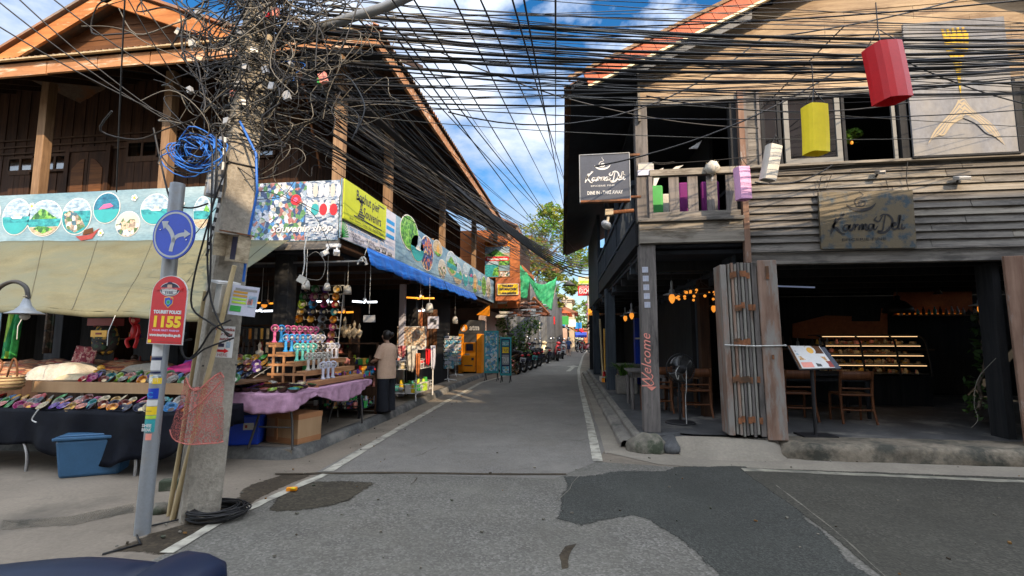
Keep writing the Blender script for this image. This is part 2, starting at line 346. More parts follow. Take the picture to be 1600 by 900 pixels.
mat('banner_sky', (.12, .28, .37), .45, 0, .3, 1.3, 20, .02, c2=(.30, .39, .42), stretch=(.6, .6, 2.2)); mat('banner_blue', (.04, .18, .38), .45, 0, .35, 1.4, 20, .02, c2=(.30, .44, .52), stretch=(1, .5, 1.2))
for n_, c_, d_ in (('skyblue', (.25, .5, .75), (.62, .74, .82)), ('sea', (.015, .26, .36), (.06, .5, .52)), ('deepsea', (.015, .12, .28), (.04, .28, .42)), ('sand', (.5, .38, .22), (.72, .6, .42))): mat(n_, dark(c_, .62), .5, 0, .4, 9, 45, .0, c2=dark(d_, .8), stretch=(1, 1, 2.2))
cells('collage', [(.03, .06, .15), (.25, .32, .4), (.05, .18, .4), (.4, .38, .3), (.02, .05, .08), (.3, .12, .1), (.08, .2, .07), (.5, .5, .55)], 15, .45)
cells('collage_fine', [(.04, .07, .13), (.3, .36, .42), (.42, .45, .5), (.14, .2, .3), (.36, .4, .46)], 16, .45, (1, 1, 3)); cells('town', [(.5, .35, .25), (.08, .14, .05), (.6, .55, .5), (.25, .2, .15), (.05, .12, .16)], 14, .5); cells('greenery', [(.05, .2, .03), (.12, .34, .04), (.02, .1, .02), (.2, .42, .08)], 14, .5); cells('citynight', [(.02, .03, .12), (.4, .1, .05), (.05, .08, .3), (.5, .35, .15), (.03, .05, .1)], 13, .5)
BR = [(.35, .03, .03), (.55, .42, .1), (.03, .06, .2), (.5, .5, .45), (.05, .22, .08), (.4, .1, .3), (.02, .02, .03), (.5, .2, .06), (.06, .3, .4), (.04, .03, .02)]
cells('goods', BR, 16, .5); cells('goods_fine', BR, 34, .5); cells('goods_dark', [(.05, .03, .02), (.09, .05, .025), (.02, .02, .02), (.12, .07, .04), (.03, .04, .02), (.16, .12, .08)], 13, .6)
cells('beads', [(.6, .48, .33), (.4, .26, .15), (.7, .62, .5), (.5, .3, .2), (.3, .3, .28)], 30, .6); cells('postcards', [(.1, .3, .5), (.5, .6, .65), (.05, .2, .3), (.3, .4, .3), (.6, .6, .55), (.1, .4, .5)], 13, .3, (1, 1, 1)); cells('textile', [(.2, .09, .04), (.32, .12, .05), (.12, .05, .03), (.4, .2, .1), (.22, .04, .03), (.3, .2, .12)], 7, .9, (1, 1, 9)); cells('textile_red', [(.3, .06, .07), (.45, .2, .18), (.22, .03, .05), (.5, .3, .25)], 30, .9); cells('backpackprint', [(.02, .02, .02), (.45, .26, .03), (.015, .015, .015), (.02, .06, .03), (.03, .02, .02)], 22, .7); cells('sarong', [(.05, .4, .08), (.35, .55, .08), (.03, .3, .1), (.02, .3, .3)], 5, .8, (1, 1, .35))
cells('pastry', [(.5, .28, .1), (.6, .45, .25), (.35, .16, .05), (.65, .5, .3), (.4, .12, .1)], 26, .6); cells('menupage', [(.75, .75, .75), (.7, .72, .76), (.55, .3, .2), (.3, .35, .2), (.72, .7, .7), (.6, .5, .4)], 11, .4); cells('stickers', [(.6, .6, .58), (.3, .42, .5), (.65, .65, .6), (.15, .16, .2), (.6, .5, .2)], 26, .5, (1, 1, 2))
emit('bulb', (1, .34, .04), .5); emit('led', (.85, .92, 1), 1.6); emit('ledwarm', (1, .36, .03), .8); emit('amberdim', (1, .3, .03), .22); emit('caselight', (1, .62, .3), .85); emit('screen', (.03, .05, .07), 1)
def glass(name, tint=(.8, .9, .9), mixf=.25, rough=.05):
    m, nt, b = new(name); g = nd(nt, 'ShaderNodeBsdfGlossy', Roughness=rough); t = nd(nt, 'ShaderNodeBsdfTransparent'); t.inputs[0].default_value = (*tint, 1); x = nd(nt, 'ShaderNodeMixShader'); x.inputs[0].default_value = mixf
    nt.links.new(t.outputs[0], x.inputs[1]); nt.links.new(g.outputs[0], x.inputs[2]); nt.links.new(x.outputs[0], nt.nodes['Material Output'].inputs['Surface'])
glass('glass'); glass('glass_mirror', (.25, .34, .36), .22); glass('fanblade', (.15, .15, .16), .12, .3)
def seethrough(name, c, a=.5, scale=60):
    m, nt, b = new(name); v = coords(nt); n = noi(nt, v, scale, 2, .5); n2 = noi(nt, v, 3, 4, .6)
    nt.links.new(ramp(nt, n2, [(.3, dark(c, .6)), (.7, dark(c, 1.3))]), b.inputs['Base Color']); b.inputs['Roughness'].default_value = .9
    nt.links.new(ramp(nt, n, [(.42, a - .35), (.58, min(1., a + .35))]), b.inputs['Alpha'])
seethrough('rednet', (.42, .11, .09), .48, 90); seethrough('plasticwrap', (.6, .6, .58), .3, 20)
def leaf(name, c, c2, tr=.35):
    m, nt, b = new(name); v = coords(nt); n = noi(nt, v, 1.3, 3, .6); col = ramp(nt, n, [(.3, c), (.7, c2)])
    nt.links.new(col, b.inputs['Base Color']); b.inputs['Roughness'].default_value = .55
    t = nd(nt, 'ShaderNodeBsdfTranslucent'); nt.links.new(col, t.inputs[0]); x = nd(nt, 'ShaderNodeMixShader'); x.inputs[0].default_value = tr
    nt.links.new(b.outputs[0], x.inputs[1]); nt.links.new(t.outputs[0], x.inputs[2]); nt.links.new(x.outputs[0], nt.nodes['Material Output'].inputs['Surface'])
leaf('leaf', (.05, .12, .015), (.14, .22, .02)); leaf('leaf_dark', (.02, .06, .012), (.06, .12, .02)); leaf('leaf_brown', (.22, .09, .02), (.30, .17, .05)); leaf('leaf_yellow', (.16, .2, .02), (.28, .28, .03)); leaf('flower_purple', (.25, .08, .22), (.4, .2, .38)); leaf('leaf_fresh', (.06, .17, .02), (.16, .32, .04))
mat('bark', (.13, .10, .075), .95, 0, .4, 6, 25, .8)
# ------------------------------------------------------------------ ground, road, markings
def flat(name, pts, z, m, kind='structure', smooth_edge=0, seed=0):
    P = [Vector((p[0], p[1], z)) for p in pts]
    if smooth_edge:
        Q = []
        for i, p in enumerate(P):
            q = P[(i + 1) % len(P)]; n = max(1, int((q - p).length / .12))
            for k in range(n):
                r = p.lerp(q, k / n); d = noise.noise_vector(r * 3 + Vector((seed, 0, 0))) * smooth_edge + noise.noise_vector(r * 11 + Vector((seed, 0, 0))) * smooth_edge * .5; Q.append(Vector((r.x + d.x, r.y + d.y, z)))
        P = Q
    o = MB().poly(P, m).build(name); o['kind'] = kind; return o
def soft(src, key, amax):
    m = MT[src].copy(); m.name = key; MT[key] = m; nt = m.node_tree; b = nt.nodes['Principled BSDF']
    at_ = nd(nt, 'ShaderNodeAttribute', attribute_name='fade'); v = coords(nt); n = noi(nt, v, 14, 8, .75); ma = nd(nt, 'ShaderNodeMath', operation='MULTIPLY_ADD'); nt.links.new(n, ma.inputs[0]); ma.inputs[1].default_value = 1.3; nt.links.new(at_.outputs['Fac'], ma.inputs[2])
    nt.links.new(ramp(nt, ma.outputs[0], [(.78, 0.), (1. if amax > .7 else 1.5, amax)]), b.inputs['Alpha'])
def flat_soft(name, pts, z, m, w=.12, edge=.05, seed=0, amax=.95):
    P = [Vector((p[0], p[1], z)) for p in pts]; Q = []
    for i, p in enumerate(P):
        q = P[(i + 1) % len(P)]; n = max(1, int((q - p).length / .08))
        for k in range(n): r = p.lerp(q, k / n); d = noise.noise_vector(r * 3 + Vector((seed, 0, 0))) * edge; Q.append(Vector((r.x + d.x, r.y + d.y, z)))
    n = len(Q); area = sum(Q[i].x * Q[(i + 1) % n].y - Q[(i + 1) % n].x * Q[i].y for i in range(n)); sg = 1 if area > 0 else -1; I = []
    for i in range(n): d = (Q[(i + 2) % n] - Q[i - 2]).normalized(); I.append(Q[i] + Vector((-d.y, d.x, 0)) * sg * w)
    key = f'{m}_soft{int(amax * 100)}'
    if key not in MT: soft(m, key, amax)
    mb = MB(); mb.add(Q + I, [(i, (i + 1) % n, n + (i + 1) % n, n + i) for i in range(n)] + [tuple(range(n, 2 * n))], key); o = mb.build(name); o['kind'] = 'structure'
    a = o.data.attributes.new('fade', 'FLOAT', 'POINT'); a.data.foreach_set('value', [0.] * n + [1.] * n); return o
def g(*pp): return [at(x, y, Z=0).xy for x, y in pp]
o = MB().poly([(-300, -300, 0), (300, -300, 0), (300, 500, 0), (-300, 500, 0)], 'slab').build('ground'); o['kind'] = 'structure'
flat('road', [(-2.95, -20), (60, -20), (60, 6.16), (2.2, 6.2), (.9, 6.36), (.2, 6.46), (-.3, 5.62), (-3.0, 5.52)], .004, 'road')
flat('street', [(-3.07, 5.52), (-.3, 5.62), (.2, 6.46), (.36, 7.3), (.2, 12), (.0, 17.3), (.0, 24), (.4, 45), (1.3, 70), (3.5, 100), (1.5, 101), (-.7, 70), (-1.6, 45), (-2.5, 26), (-3.54, 17.4), (-3.2, 9)], .005, 'street')
flat_soft('asphalt_patch', g((880, 746), (905, 743), (1000, 736), (1085, 729), (1160, 729), (1215, 772), (1290, 832), (1400, 930), (1480, 1100), (1250, 1100), (1150, 940), (1110, 890), (1060, 842), (1010, 814), (980, 809), (905, 822), (868, 812), (872, 780)), .008, 'patch', w=.10, edge=.10)
flat_soft('cross_road', [at(1150, 731, Z=0).xy, (60, 6.14), (60, -20), at(1485, 1100, Z=0).xy, at(1410, 930, Z=0).xy, at(1290, 832, Z=0).xy, at(1207, 772, Z=0).xy], .0085, 'tarmac', w=.05, edge=.02)
flat_soft('wet_patch', g((415, 800), (440, 772), (490, 754), (540, 751), (585, 756), (578, 766), (545, 784), (505, 797), (460, 801)), .009, 'wet', seed=4, w=0.13)
flat_soft('pothole_stain', g((874, 868), (880, 852), (898, 850), (893, 868), (889, 888), (876, 889)), .0075, 'dirt', seed=3, w=0.02)
flat_soft('dirt_strip', g((165, 862), (225, 836), (300, 815), (345, 790), (395, 756), (440, 742), (488, 742), (430, 768), (385, 795), (330, 838), (262, 868)), .0035, 'dirt', seed=9, w=0.1)
flat_soft('damp_track', g((0, 812), (110, 806), (215, 786), (210, 800), (110, 822), (0, 828)), .0034, 'ledge', seed=12, w=0.06, amax=.6)
flat('road_joint', g((430, 740.5), (600, 738), (760, 740.5), (885, 741), (885, 743.4), (760, 743.4), (600, 741), (430, 742.6)), .0095, 'dirt', smooth_edge=.012, seed=2)
def ribbon(name, pts, w, z, m, wob=.012):
    P = [Vector((p[0], p[1], 0)) for p in pts]; Q = []
    for i in range(len(P) - 1):
        n = max(1, int((P[i + 1] - P[i]).length / .15))
        Q += [P[i].lerp(P[i + 1], k / n) for k in range(n)]
    Q.append(P[-1]); vs = []
    for i, p in enumerate(Q):
        d = (Q[min(i + 1, len(Q) - 1)] - Q[max(i - 1, 0)]).normalized(); nrm = Vector((-d.y, d.x, 0))
        a = noise.noise(p * 5) * wob; b = noise.noise(p * 5 + Vector((9, 9, 9))) * wob
        vs += [p + nrm * (w / 2 + a) + Z3 * z, p - nrm * (w / 2 + b) + Z3 * z]
    mb = MB().add(vs, [(2 * i, 2 * i + 1, 2 * i + 3, 2 * i + 2) for i in range(len(Q) - 1)], m); o = mb.build(name); o['kind'] = 'structure'; return o
ribbon('painted_line', [at(260, 866, Z=0), at(352, 812, Z=0), at(508, 742, Z=0)], .10, .012, 'paint', .03)
ribbon('painted_line', [at(512, 738, Z=0), at(600, 684, Z=0), at(690, 632, Z=0), at(752, 598, Z=0), (-2.9, 23), (-2.0, 34), (-1.4, 46)], .13, .012, 'paint', .008)
ribbon('painted_line', [at(934, 722, Z=0), at(921, 660, Z=0), at(906, 600, Z=0), (-.05, 25), (.3, 45), (1.1, 70)], .13, .012, 'paint', .008)
ribbon('painted_line', [at(1160, 735, Z=0), at(1260, 739, Z=0), at(1600, 754, Z=0), (12, 6.12), (40, 6.1)], .11, .012, 'paint_worn', .03)
ar = g((884, 580.5), (891, 580.5), (899, 573.5), (908, 573.6), (897, 571.3), (884, 573.2), (893, 573.4))
flat('painted_arrow', ar, .012, 'paint')
ribbon('crack', [at(905, 745, Z=0), at(893, 757, Z=0), at(890, 766, Z=0), at(870, 785, Z=0)], .010, .0125, 'tarmac_pale', .012)
ribbon('crack', [at(1213, 760, Z=0), at(1268, 802, Z=0), at(1318, 842, Z=0), at(1400, 920, Z=0)], .010, .0125, 'tarmac_pale', .012)
flat('gutter_strip', [(2.05, 6.26), (60, 6.22), (60, 6.95), (2.6, 6.95), (1.0, 6.95), (.5, 7.35), (.34, 7.0), (.95, 6.42)], .006, 'gutter')
flat('street_gutter', [(.33, 6.9), (.55, 7.3), (.55, 12), (.3, 24), (.1, 24), (.12, 17.3), (.27, 12)], .0065, 'gutter')
for i, pp in enumerate((((646, 715), (660, 711), (668, 706), (684, 701)), ((640, 760), (648, 754), (652, 748)), ((925, 684), (905, 690), (880, 687)))): ribbon('crack', [at(x, y, Z=0) for x, y in pp], .009, .0128, 'dirt', .016)
mb = MB(); r7 = random.Random(7)
for i in range(150):
    x, y = (r7.uniform(-3.3, 5.5), r7.uniform(2.2, 6.9)) if i % 3 else (r7.uniform(-3.6, -2.9), r7.uniform(3, 14)); s_ = r7.uniform(.006, .02); mb.box((x, y, .012 + s_ * .3), (s_ * 1.6, s_, s_ * .7), r7.choice(('rock', 'gutter', 'dirt', 'tarmac_pale', 'leaf_brown')), rz=r7.uniform(0, 3), rx=r7.uniform(-.3, .3))
o = mb.build('road_grit'); tag(o, 'loose grit and leaf scraps scattered over the road', 'grit', kind='stuff')
# pavement on the left with its kerb stones
kp = [(-3.62, 6.2), (-3.66, 9), (-3.95, 17.6), (-3.9, 22)]
mb = MB().prism([(-3.72, 6.05, 0), *[(x - .14, y, 0) for x, y in kp], (-16, 22, 0), (-16, 6.05, 0)], (0, 0, .125), 'slab'); o = mb.build('pavement'); o['kind'] = 'structure'
mb = MB()
path = [(-14, 5.98), (-10, 6.0), (-6, 5.98), (-3.95, 5.98), (-3.72, 6.02), (-3.62, 6.15), *[(x, y) for x, y in kp]]
Q = []
for i in range(len(path) - 1):
    a, b = Vector(path[i]), Vector(path[i + 1]); n = max(1, int((b - a).length / .25)); Q += [a.lerp(b, k / n) for k in range(n)]
Q.append(Vector(path[-1])); vs = []
for i, p in enumerate(Q):
    d = (Q[min(i + 1, len(Q) - 1)] - Q[max(i - 1, 0)]).normalized(); nr = Vector((-d.y, d.x)); w = noise.noise(Vector((p.x, p.y, 0)) * 2.5) * .02
    for off, z in ((-.0, 0), (.02, .07), (.045, .115), (.075, .135), (.17, .133), (.18, 0)): q = p + nr * (off + w); vs.append((q.x, q.y, z + w * .3))
mb.add(vs, [(i * 6 + j, (i + 1) * 6 + j, (i + 1) * 6 + j + 1, i * 6 + j + 1) for i in range(len(Q) - 1) for j in range(5)], 'kerb', True); o = mb.build('kerb'); o['kind'] = 'structure'
# cafe platform on the right: paved floor, two street-side steps, rough ledge
def RX(y): return -.03 * (y - 7.5)
mb = MB().prism([(.86, 7.28, 0), (12, 7.2, 0), (12, 23, 0), (.86 + RX(23), 23, 0)], (0, 0, .2), 'pavestone'); o = mb.build('cafe_platform'); o['kind'] = 'structure'
for a, b, z in ((.56, .76, .10), (.75, .9, .19)):
    mb = MB(); n = 24; vs = []
    for i in range(n + 1):
        y = 7.35 + (22.5 - 7.35) * i / n; w = noise.noise(Vector((a * 9, y * 1.3, 0))) * .025; x0 = a + RX(y) + w; x1 = b + RX(y)
        vs += [(x0, y, 0), (x0 + .01, y, z - .03), (x0 + .04, y, z), (x1, y, z + .003), (x1 + .02, y, 0)]
    mb.add(vs, [(i * 5 + j, (i + 1) * 5 + j, (i + 1) * 5 + j + 1, i * 5 + j + 1) for i in range(n) for j in range(4)], 'step', False); o = mb.build('kerb_step'); o['kind'] = 'structure'
def rough_ledge(name, x0, x1, y0, y1, h, m, amp, rd, seed, pr=None):
    mb = MB(); n = int((x1 - x0) / .08); vs = []; pr = pr or [(0, 0), (-.02, .35), (.0, .65), (.05, .88), (.14, 1.), (.5, 1.03), (1, 1.0)]; k = len(pr)
    for i in range(n + 1):
        x = x0 + (x1 - x0) * i / n; e = min(1, (i + .3) / 4, (n - i + .3) / 4) ** .5
        for a, b in pr:
            q = Vector((x * 2.2 + seed, a * 3, b * 2)); dd = (noise.noise(q) + .5 * noise.noise(q * 3.1)) * amp
            vs.append((x, y0 + (y1 - y0) * a + dd * (1 if a < .3 else .2) + (1 - e) * .25, max(0, h * b * (e if a < .4 else 1) + dd * .4 * (b > .1) * (1 if a < .6 else 0))))
    mb.add(vs, [(i * k + j, (i + 1) * k + j, (i + 1) * k + j + 1, i * k + j + 1) for i in range(n) for j in range(k - 1)], m, True); o = mb.build(name); o['kind'] = 'structure'
rough_ledge('stone_ledge', 2.62, 14, 6.88, 7.45, .205, 'ledge', .035, 0, 3, [(0, 0), (-.01, .3), (.01, .6), (.02, .85), (.07, .97), (.16, 1.02), (.4, 1.), (1, 1.0)])
rough_ledge('concrete_ramp', 1.32, 2.66, 6.74, 7.4, .2, 'gutter', .008, 0, 8, [(0, 0), (.03, .12), (.2, .42), (.45, .82), (.55, .95), (.75, 1.), (1, 1)])
rough_ledge('paving_edge', 1.05, 1.42, 6.95, 7.5, .2, 'pavestone', .03, 0, 5)
mb = MB().sphere((0, 0, 0), 1, 'rock', 28); c = at(990, 700, Z=.08)
mb.v = [tuple(Vector(v) * (1 + .14 * noise.noise(Vector(v) * 2.2) + .06 * noise.noise(Vector(v) * 6))) for v in mb.v]; mb.v = [(.92 + v[0] * .29, 7.2 + v[1] * .24, .03 + v[2] * .21) for v in mb.v]
solo(mb, 'boulder', 'rounded mossy stone boulder at the foot of the grey corner post', 'boulder', (.92, 7.2, 0))
mat('tee', (.6, .41, .29), .9, 0, .12, 3, 40, .1); mat('trouser', (.012, .014, .02), .85, 0, .3, 4, 40, .2); mat('denim', (.05, .10, .25), .9); mat('bikeblack', (.010, .010, .012), .25, 0, .1, 3, 20, 0, coat=.6); mat('bikecream', (.6, .5, .32), .3, 0, .1, 3, 20, 0, coat=.5); mat('bikered', (.30, .02, .03), .3, 0, .1, 3, 20, 0, coat=.5); mat('bikewhite', (.6, .6, .6), .3, 0, .1, 3, 20, 0, coat=.5); mat('carblue', (.002, .008, .03), .45, 0, .1, 3, 20, 0, spec=.35); plain('signgreen', (.40, .46, .02), .5); mat('darktile', (.14, .07, .045), .8, 0, .4, 3, 30, .4, patch=(.3, .2, .14), pscale=4)
emit('reflection_dim', (.5, .6, .9), .1); plain('lanternyellow', (.85, .66, .02), .6); plain('purplecush', (.14, .01, .12), .8)
mat('leafwall', (.06, .09, .03), .95, 0, .6, 1.2, 10, .8, patch=(.10, .12, .04), pscale=1); mat('farstucco', (.46, .38, .27), .9, 0, .15, .6, 10, .1); mat('farroof', (.2, .10, .06), .9, 0, .35, 1, 10, .2)
plain('awningseam', (.10, .10, .07), .8); plain('framegrey', (.15, .15, .14), .6); plain('muralcream', (.36, .29, .19), .8); plain('muralyellow', (.55, .36, .02), .8); plain('muralgold', (.42, .25, .03), .8)
# ------------------------------------------------------------------ left: souvenir shop house
XB, YF = -3.85, 7.35
SH = thing('shop_house', 'two storey brown wooden house with souvenir shop below and rusty corrugated roof', 'house', (-8, 9, 0))
def corrug(mb, p0, along, up, L, H, m, per=.09, amp=.022, nh=1):
    "wavy sheet: p0 corner, along/up unit vectors"
    along = Vector(along); up = Vector(up); nn = along.cross(up).normalized(); n = max(2, int(L / per * 6)); p0 = Vector(p0)
    vs = []
    for i in range(n + 1):
        t = L * i / n; d = nn * amp * sin(2 * pi * t / per)
        for k in range(nh + 1): vs.append(p0 + along * t + up * (H * k / nh) + d)
    w = nh + 1; mb.add(vs, [(i * w + k, (i + 1) * w + k, (i + 1) * w + k + 1, i * w + k + 1) for i in range(n) for k in range(nh)], m, True)
EZ = 6.3
mb = MB()
su = Vector((0, cos(radians(24)), sin(radians(24)))); sx_ = Vector((-cos(radians(26)), 0, sin(radians(26))))
vs = []; n = 11.95 / .12 * 6 // 1
for i in range(int(n) + 1):
    x = -15 + 11.98 * i / n; d = .03 * sin(2 * pi * i / 6); s = min(1, max(0.02, (-3.0 - x) / 5))
    vs += [(x, 6.68, EZ + .06 + d), (x, 6.68 + 3.5 * s, EZ + .06 + 1.5 * s + d)]
mb.add(vs, [(2 * i, 2 * i + 2, 2 * i + 3, 2 * i + 1) for i in range(int(n))], 'roofsheet', True)
vs = []; n = int(15.3 / .14 * 6)
for i in range(n + 1):
    y = 6.68 + 15.3 * i / n; d = .035 * sin(2 * pi * i / 6); s = min(1, max(0.02, (y - 6.66) / 3.5))
    vs += [(-3.0, y, EZ + .06 + d), (-3.0 - 5 * s, y, EZ + .06 + 2.43 * s + d)]
mb.add(vs, [(2 * i, 2 * i + 2, 2 * i + 3, 2 * i + 1) for i in range(n)], 'roofsheet', True)
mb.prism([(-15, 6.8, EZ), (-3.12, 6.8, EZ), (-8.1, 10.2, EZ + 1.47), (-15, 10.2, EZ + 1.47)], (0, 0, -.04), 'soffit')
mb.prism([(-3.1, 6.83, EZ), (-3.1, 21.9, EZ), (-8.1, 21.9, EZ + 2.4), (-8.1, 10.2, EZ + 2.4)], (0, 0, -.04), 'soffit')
rf = mb.build('roof', SH)
mb = MB()
for i in range(12): mb.bb(-15 + i, -15 + i + .98, 6.76, 6.81, EZ - .2 + .012 * sin(i * 2.1), EZ + .02, 'fascia')
mb.bb(-15, -3.1, 6.66, 6.71, EZ + .03, EZ + .055, 'roofedge')
mb.build('eave_board', rf)
mb = MB(); mb.bb(-3.13, -3.07, 6.82, 21.9, EZ - .18, EZ + .01, 'fascia'); mb.build('eave_board', rf)
mb = MB()
for i in range(20): y = 7.2 + i * .75; mb.beam((-3.15, y, EZ - .1), (-6.2, y, EZ + 1.38), .06, .1, 'wood_dark')
for i in range(16): x = -14.6 + i * .75; mb.beam((x, 6.85, EZ - .09), (x, 9.8, EZ + 1.2), .06, .1, 'wood_dark')
mb.build('rafters', rf)
# front gable above the eave
GP = at(170, -6, Y=7.05); GL = at(-8, 101, Y=7.05); GR = at(372, 62, Y=7.05)
mb = MB(); bx = 'barge'
for a, b in ((GL, GP), (GP, GR)):
    d = (b - a).normalized(); mb.beam(a - d * .1 - Z3 * .02, b + d * .06 - Z3 * .02, .05, .25, bx)
mb.build('barge_board', rf)
mb = MB()
for s_, a in ((1, GL), (-1, GR)):
    for k in range(2): pass
    mb.prism([a + Vector((-.15 * s_, -.08, .10)), GP + Vector((0, -.08, .16)), GP + Vector((0, 4, .16)), a + Vector((-.15 * s_, 4, .10))], (0, 0, .05), 'roofsheet')
mb.build('gable_roof', rf)
mb = MB(); nb = 9
for i in range(nb):
    t0 = i / nb; t1 = (i + .97) / nb; z0 = GL.z + (GP.z - GL.z) * t0; z1 = GL.z + (GP.z - GL.z) * t1
    l0 = GL.lerp(GP, t0); r0 = GR.lerp(GP, t0); l1 = GL.lerp(GP, t1); r1 = GR.lerp(GP, t1); yy = 7.34 + .012 * (i % 2)
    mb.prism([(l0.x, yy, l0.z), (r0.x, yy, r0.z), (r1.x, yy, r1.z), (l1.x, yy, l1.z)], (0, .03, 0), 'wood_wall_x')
mb.build('gable_wall', rf)
mb = MB(); mb.tube([GP + Vector((-.12, -.05, .17)), GP + Vector((0, -.05, .25)), GP + Vector((.35, -.05, .22))], .05, 'roofsheet'); mb.build('ridge_cap', rf)
# upper floor wall, doors and windows
WY, WX = 8.7, -5.5
mb = MB()
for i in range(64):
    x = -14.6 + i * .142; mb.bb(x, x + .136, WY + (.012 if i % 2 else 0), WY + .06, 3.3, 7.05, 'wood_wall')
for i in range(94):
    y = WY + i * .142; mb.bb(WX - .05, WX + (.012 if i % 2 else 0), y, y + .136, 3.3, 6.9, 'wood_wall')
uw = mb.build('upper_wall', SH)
def win(px0, px1, y0, y1, n=2, Y=WY):
    a = at(px0, y1, Y=Y - .03); b = at(px1, y0, Y=Y - .03); mb = MB()
    mb.bb(a.x, b.x, Y - .07, Y - .02, b.z, b.z + .05, 'wood_dark'); mb.bb(a.x, b.x, Y - .07, Y - .02, a.z - .05, a.z, 'wood_dark')
    for k in range(n + 1): x = a.x + (b.x - a.x) * k / n; mb.bb(x - .025, x + .025, Y - .065, Y - .02, a.z, b.z, 'wood_dark')
    f = mb.build('window', SH); mb = MB()
    for k in range(n): w = (b.x - a.x) / n; mb.bb(a.x + w * k + .026, a.x + w * (k + 1) - .026, Y - .05, Y - .03, a.z + .001, b.z - .001, 'glass_mirror')
    mb.build('pane', f)
win(14, 54, 248, 268); win(70, 105, 244, 266); win(200, 248, 222, 246); win(405, 430, 222, 244, 1)
def shutter(px0, px1, y0, name='shutter'):
    a = at(px0, 330, Y=WY - .03); b = at(px1, y0, Y=WY - .03); mb = MB(); w = (b.x - a.x)
    for k in range(4): mb.bb(a.x + w * k / 4 + .004, a.x + w * (k + 1) / 4 - .004, WY - .055, WY - .016, a.z, b.z, 'wood_wall')
    mb.bb(a.x, b.x, WY - .075, WY - .056, b.z - .08, b.z, 'wood_dark'); mb.build(name, SH)
shutter(193, 252, 246); shutter(10, 50, 268)
a = at(104, 330, Y=WY - .03); b = at(170, 236, Y=WY - .03); mb = MB(); xm = (a.x + b.x) / 2
mb.bb(a.x - .1, a.x, WY - .09, WY - .02, a.z, b.z + .1, 'wood_wall'); mb.bb(b.x, b.x + .1, WY - .09, WY - .02, a.z, b.z + .1, 'wood_wall'); mb.bb(a.x, b.x, WY - .088, WY - .02, b.z, b.z + .1, 'wood_wall')
fd = mb.build('double_door', SH)
for sg in (-1, 1):
    mb = MB(); x0, x1 = sorted((xm + sg * .006, a.x if sg < 0 else b.x)); mb.bb(x0, x1, WY - .06, WY - .02, a.z, b.z - .002, 'wood_wall')
    arc = [(x0 + .07, WY - .062, a.z)] + [(x0 + .07 + (x1 - x0 - .14) * t, WY - .062, b.z - .38 + .22 * (sin(pi / 2 * (t if sg < 0 else 1 - t)))) for t in [k / 8 for k in range(9)]] + [(x1 - .07, WY - .062, a.z)]
    mb.prism(arc, (0, -.012, 0), 'wood_wall_x'); mb.build('door_leaf', fd)
mb = MB()
for zz in (5.55, 5.7, 5.85): mb.bb(-14.5, -5.6, WY - .04, WY - .015, zz, zz + .035, 'wood_dark')
mb.build('ventilation_rail', SH)
mb = MB()
for k in range(4): y = 13.6 + k * .45; mb.bb(WX + .015, WX + .04, y, y + .34, 5.05, 5.5, 'ledwarm' if False else 'wood_post')
mb.build('louvre', SH)
# floor, posts, railing stubs
mb = MB(); mb.bb(-15, XB - .08, YF + .07, 21.9, 3.08, 3.3, 'wood_dark'); mb.bb(-15, XB - .02, YF + .01, YF + .06, 3.02, 3.2, 'weather'); mb.build('floor_beam', SH)
def vpost(x, y, z0=3.3, z1=EZ + .25, w=.17, m='wood_post'):
    mb = MB().box((x, y, (z0 + z1) / 2), (w, w, z1 - z0), m); return mb.build('post', SH, bevel=.01)
for px in (62, 258): p = at(px, 290, Y=7.75); vpost(p.x, 7.75)
vpost(-4.05, 7.62); vpost(-4.12, 9.95); vpost(-4.15, 14.35); vpost(-4.15, 18.9)
mb = MB()
for y in (8.65, 11.0, 13.0, 16.2): mb.cyl((-4.05, y, 3.3), (-4.05, y + .02, 4.36), .05, 'wood_post', n=8)
mb.bb(-4.08, -4.0, 7.7, 21.8, 4.1, 4.16, 'wood_dark'); mb.build('railing', SH)
# ground floor: posts, dark walls, ceiling, shelving
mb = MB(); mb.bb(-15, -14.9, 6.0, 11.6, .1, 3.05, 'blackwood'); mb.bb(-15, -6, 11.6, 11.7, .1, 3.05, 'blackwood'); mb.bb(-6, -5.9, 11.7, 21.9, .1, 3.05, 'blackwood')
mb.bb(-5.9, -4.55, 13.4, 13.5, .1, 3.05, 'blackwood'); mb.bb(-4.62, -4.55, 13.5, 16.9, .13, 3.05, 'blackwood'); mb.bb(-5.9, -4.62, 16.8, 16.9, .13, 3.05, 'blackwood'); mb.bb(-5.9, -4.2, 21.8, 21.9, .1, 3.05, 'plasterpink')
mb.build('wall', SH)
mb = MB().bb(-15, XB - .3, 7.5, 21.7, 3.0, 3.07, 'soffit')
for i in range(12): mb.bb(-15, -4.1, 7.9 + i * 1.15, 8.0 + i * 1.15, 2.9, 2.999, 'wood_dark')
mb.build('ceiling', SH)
for x, y, w in ((-5.02, 7.75, .26), (-9.3, 7.7, .34), (-4.3, 12.3, .2), (-7.0, 7.75, .2)): vpost(x, y, .125, 3.0, w, 'blackwood')
vpost(-4.45, 11.9, .125, 2.95, .14, 'palelilac')
vpost(-4.3, 21.55, .125, 3.0, .3, 'plasterpink')
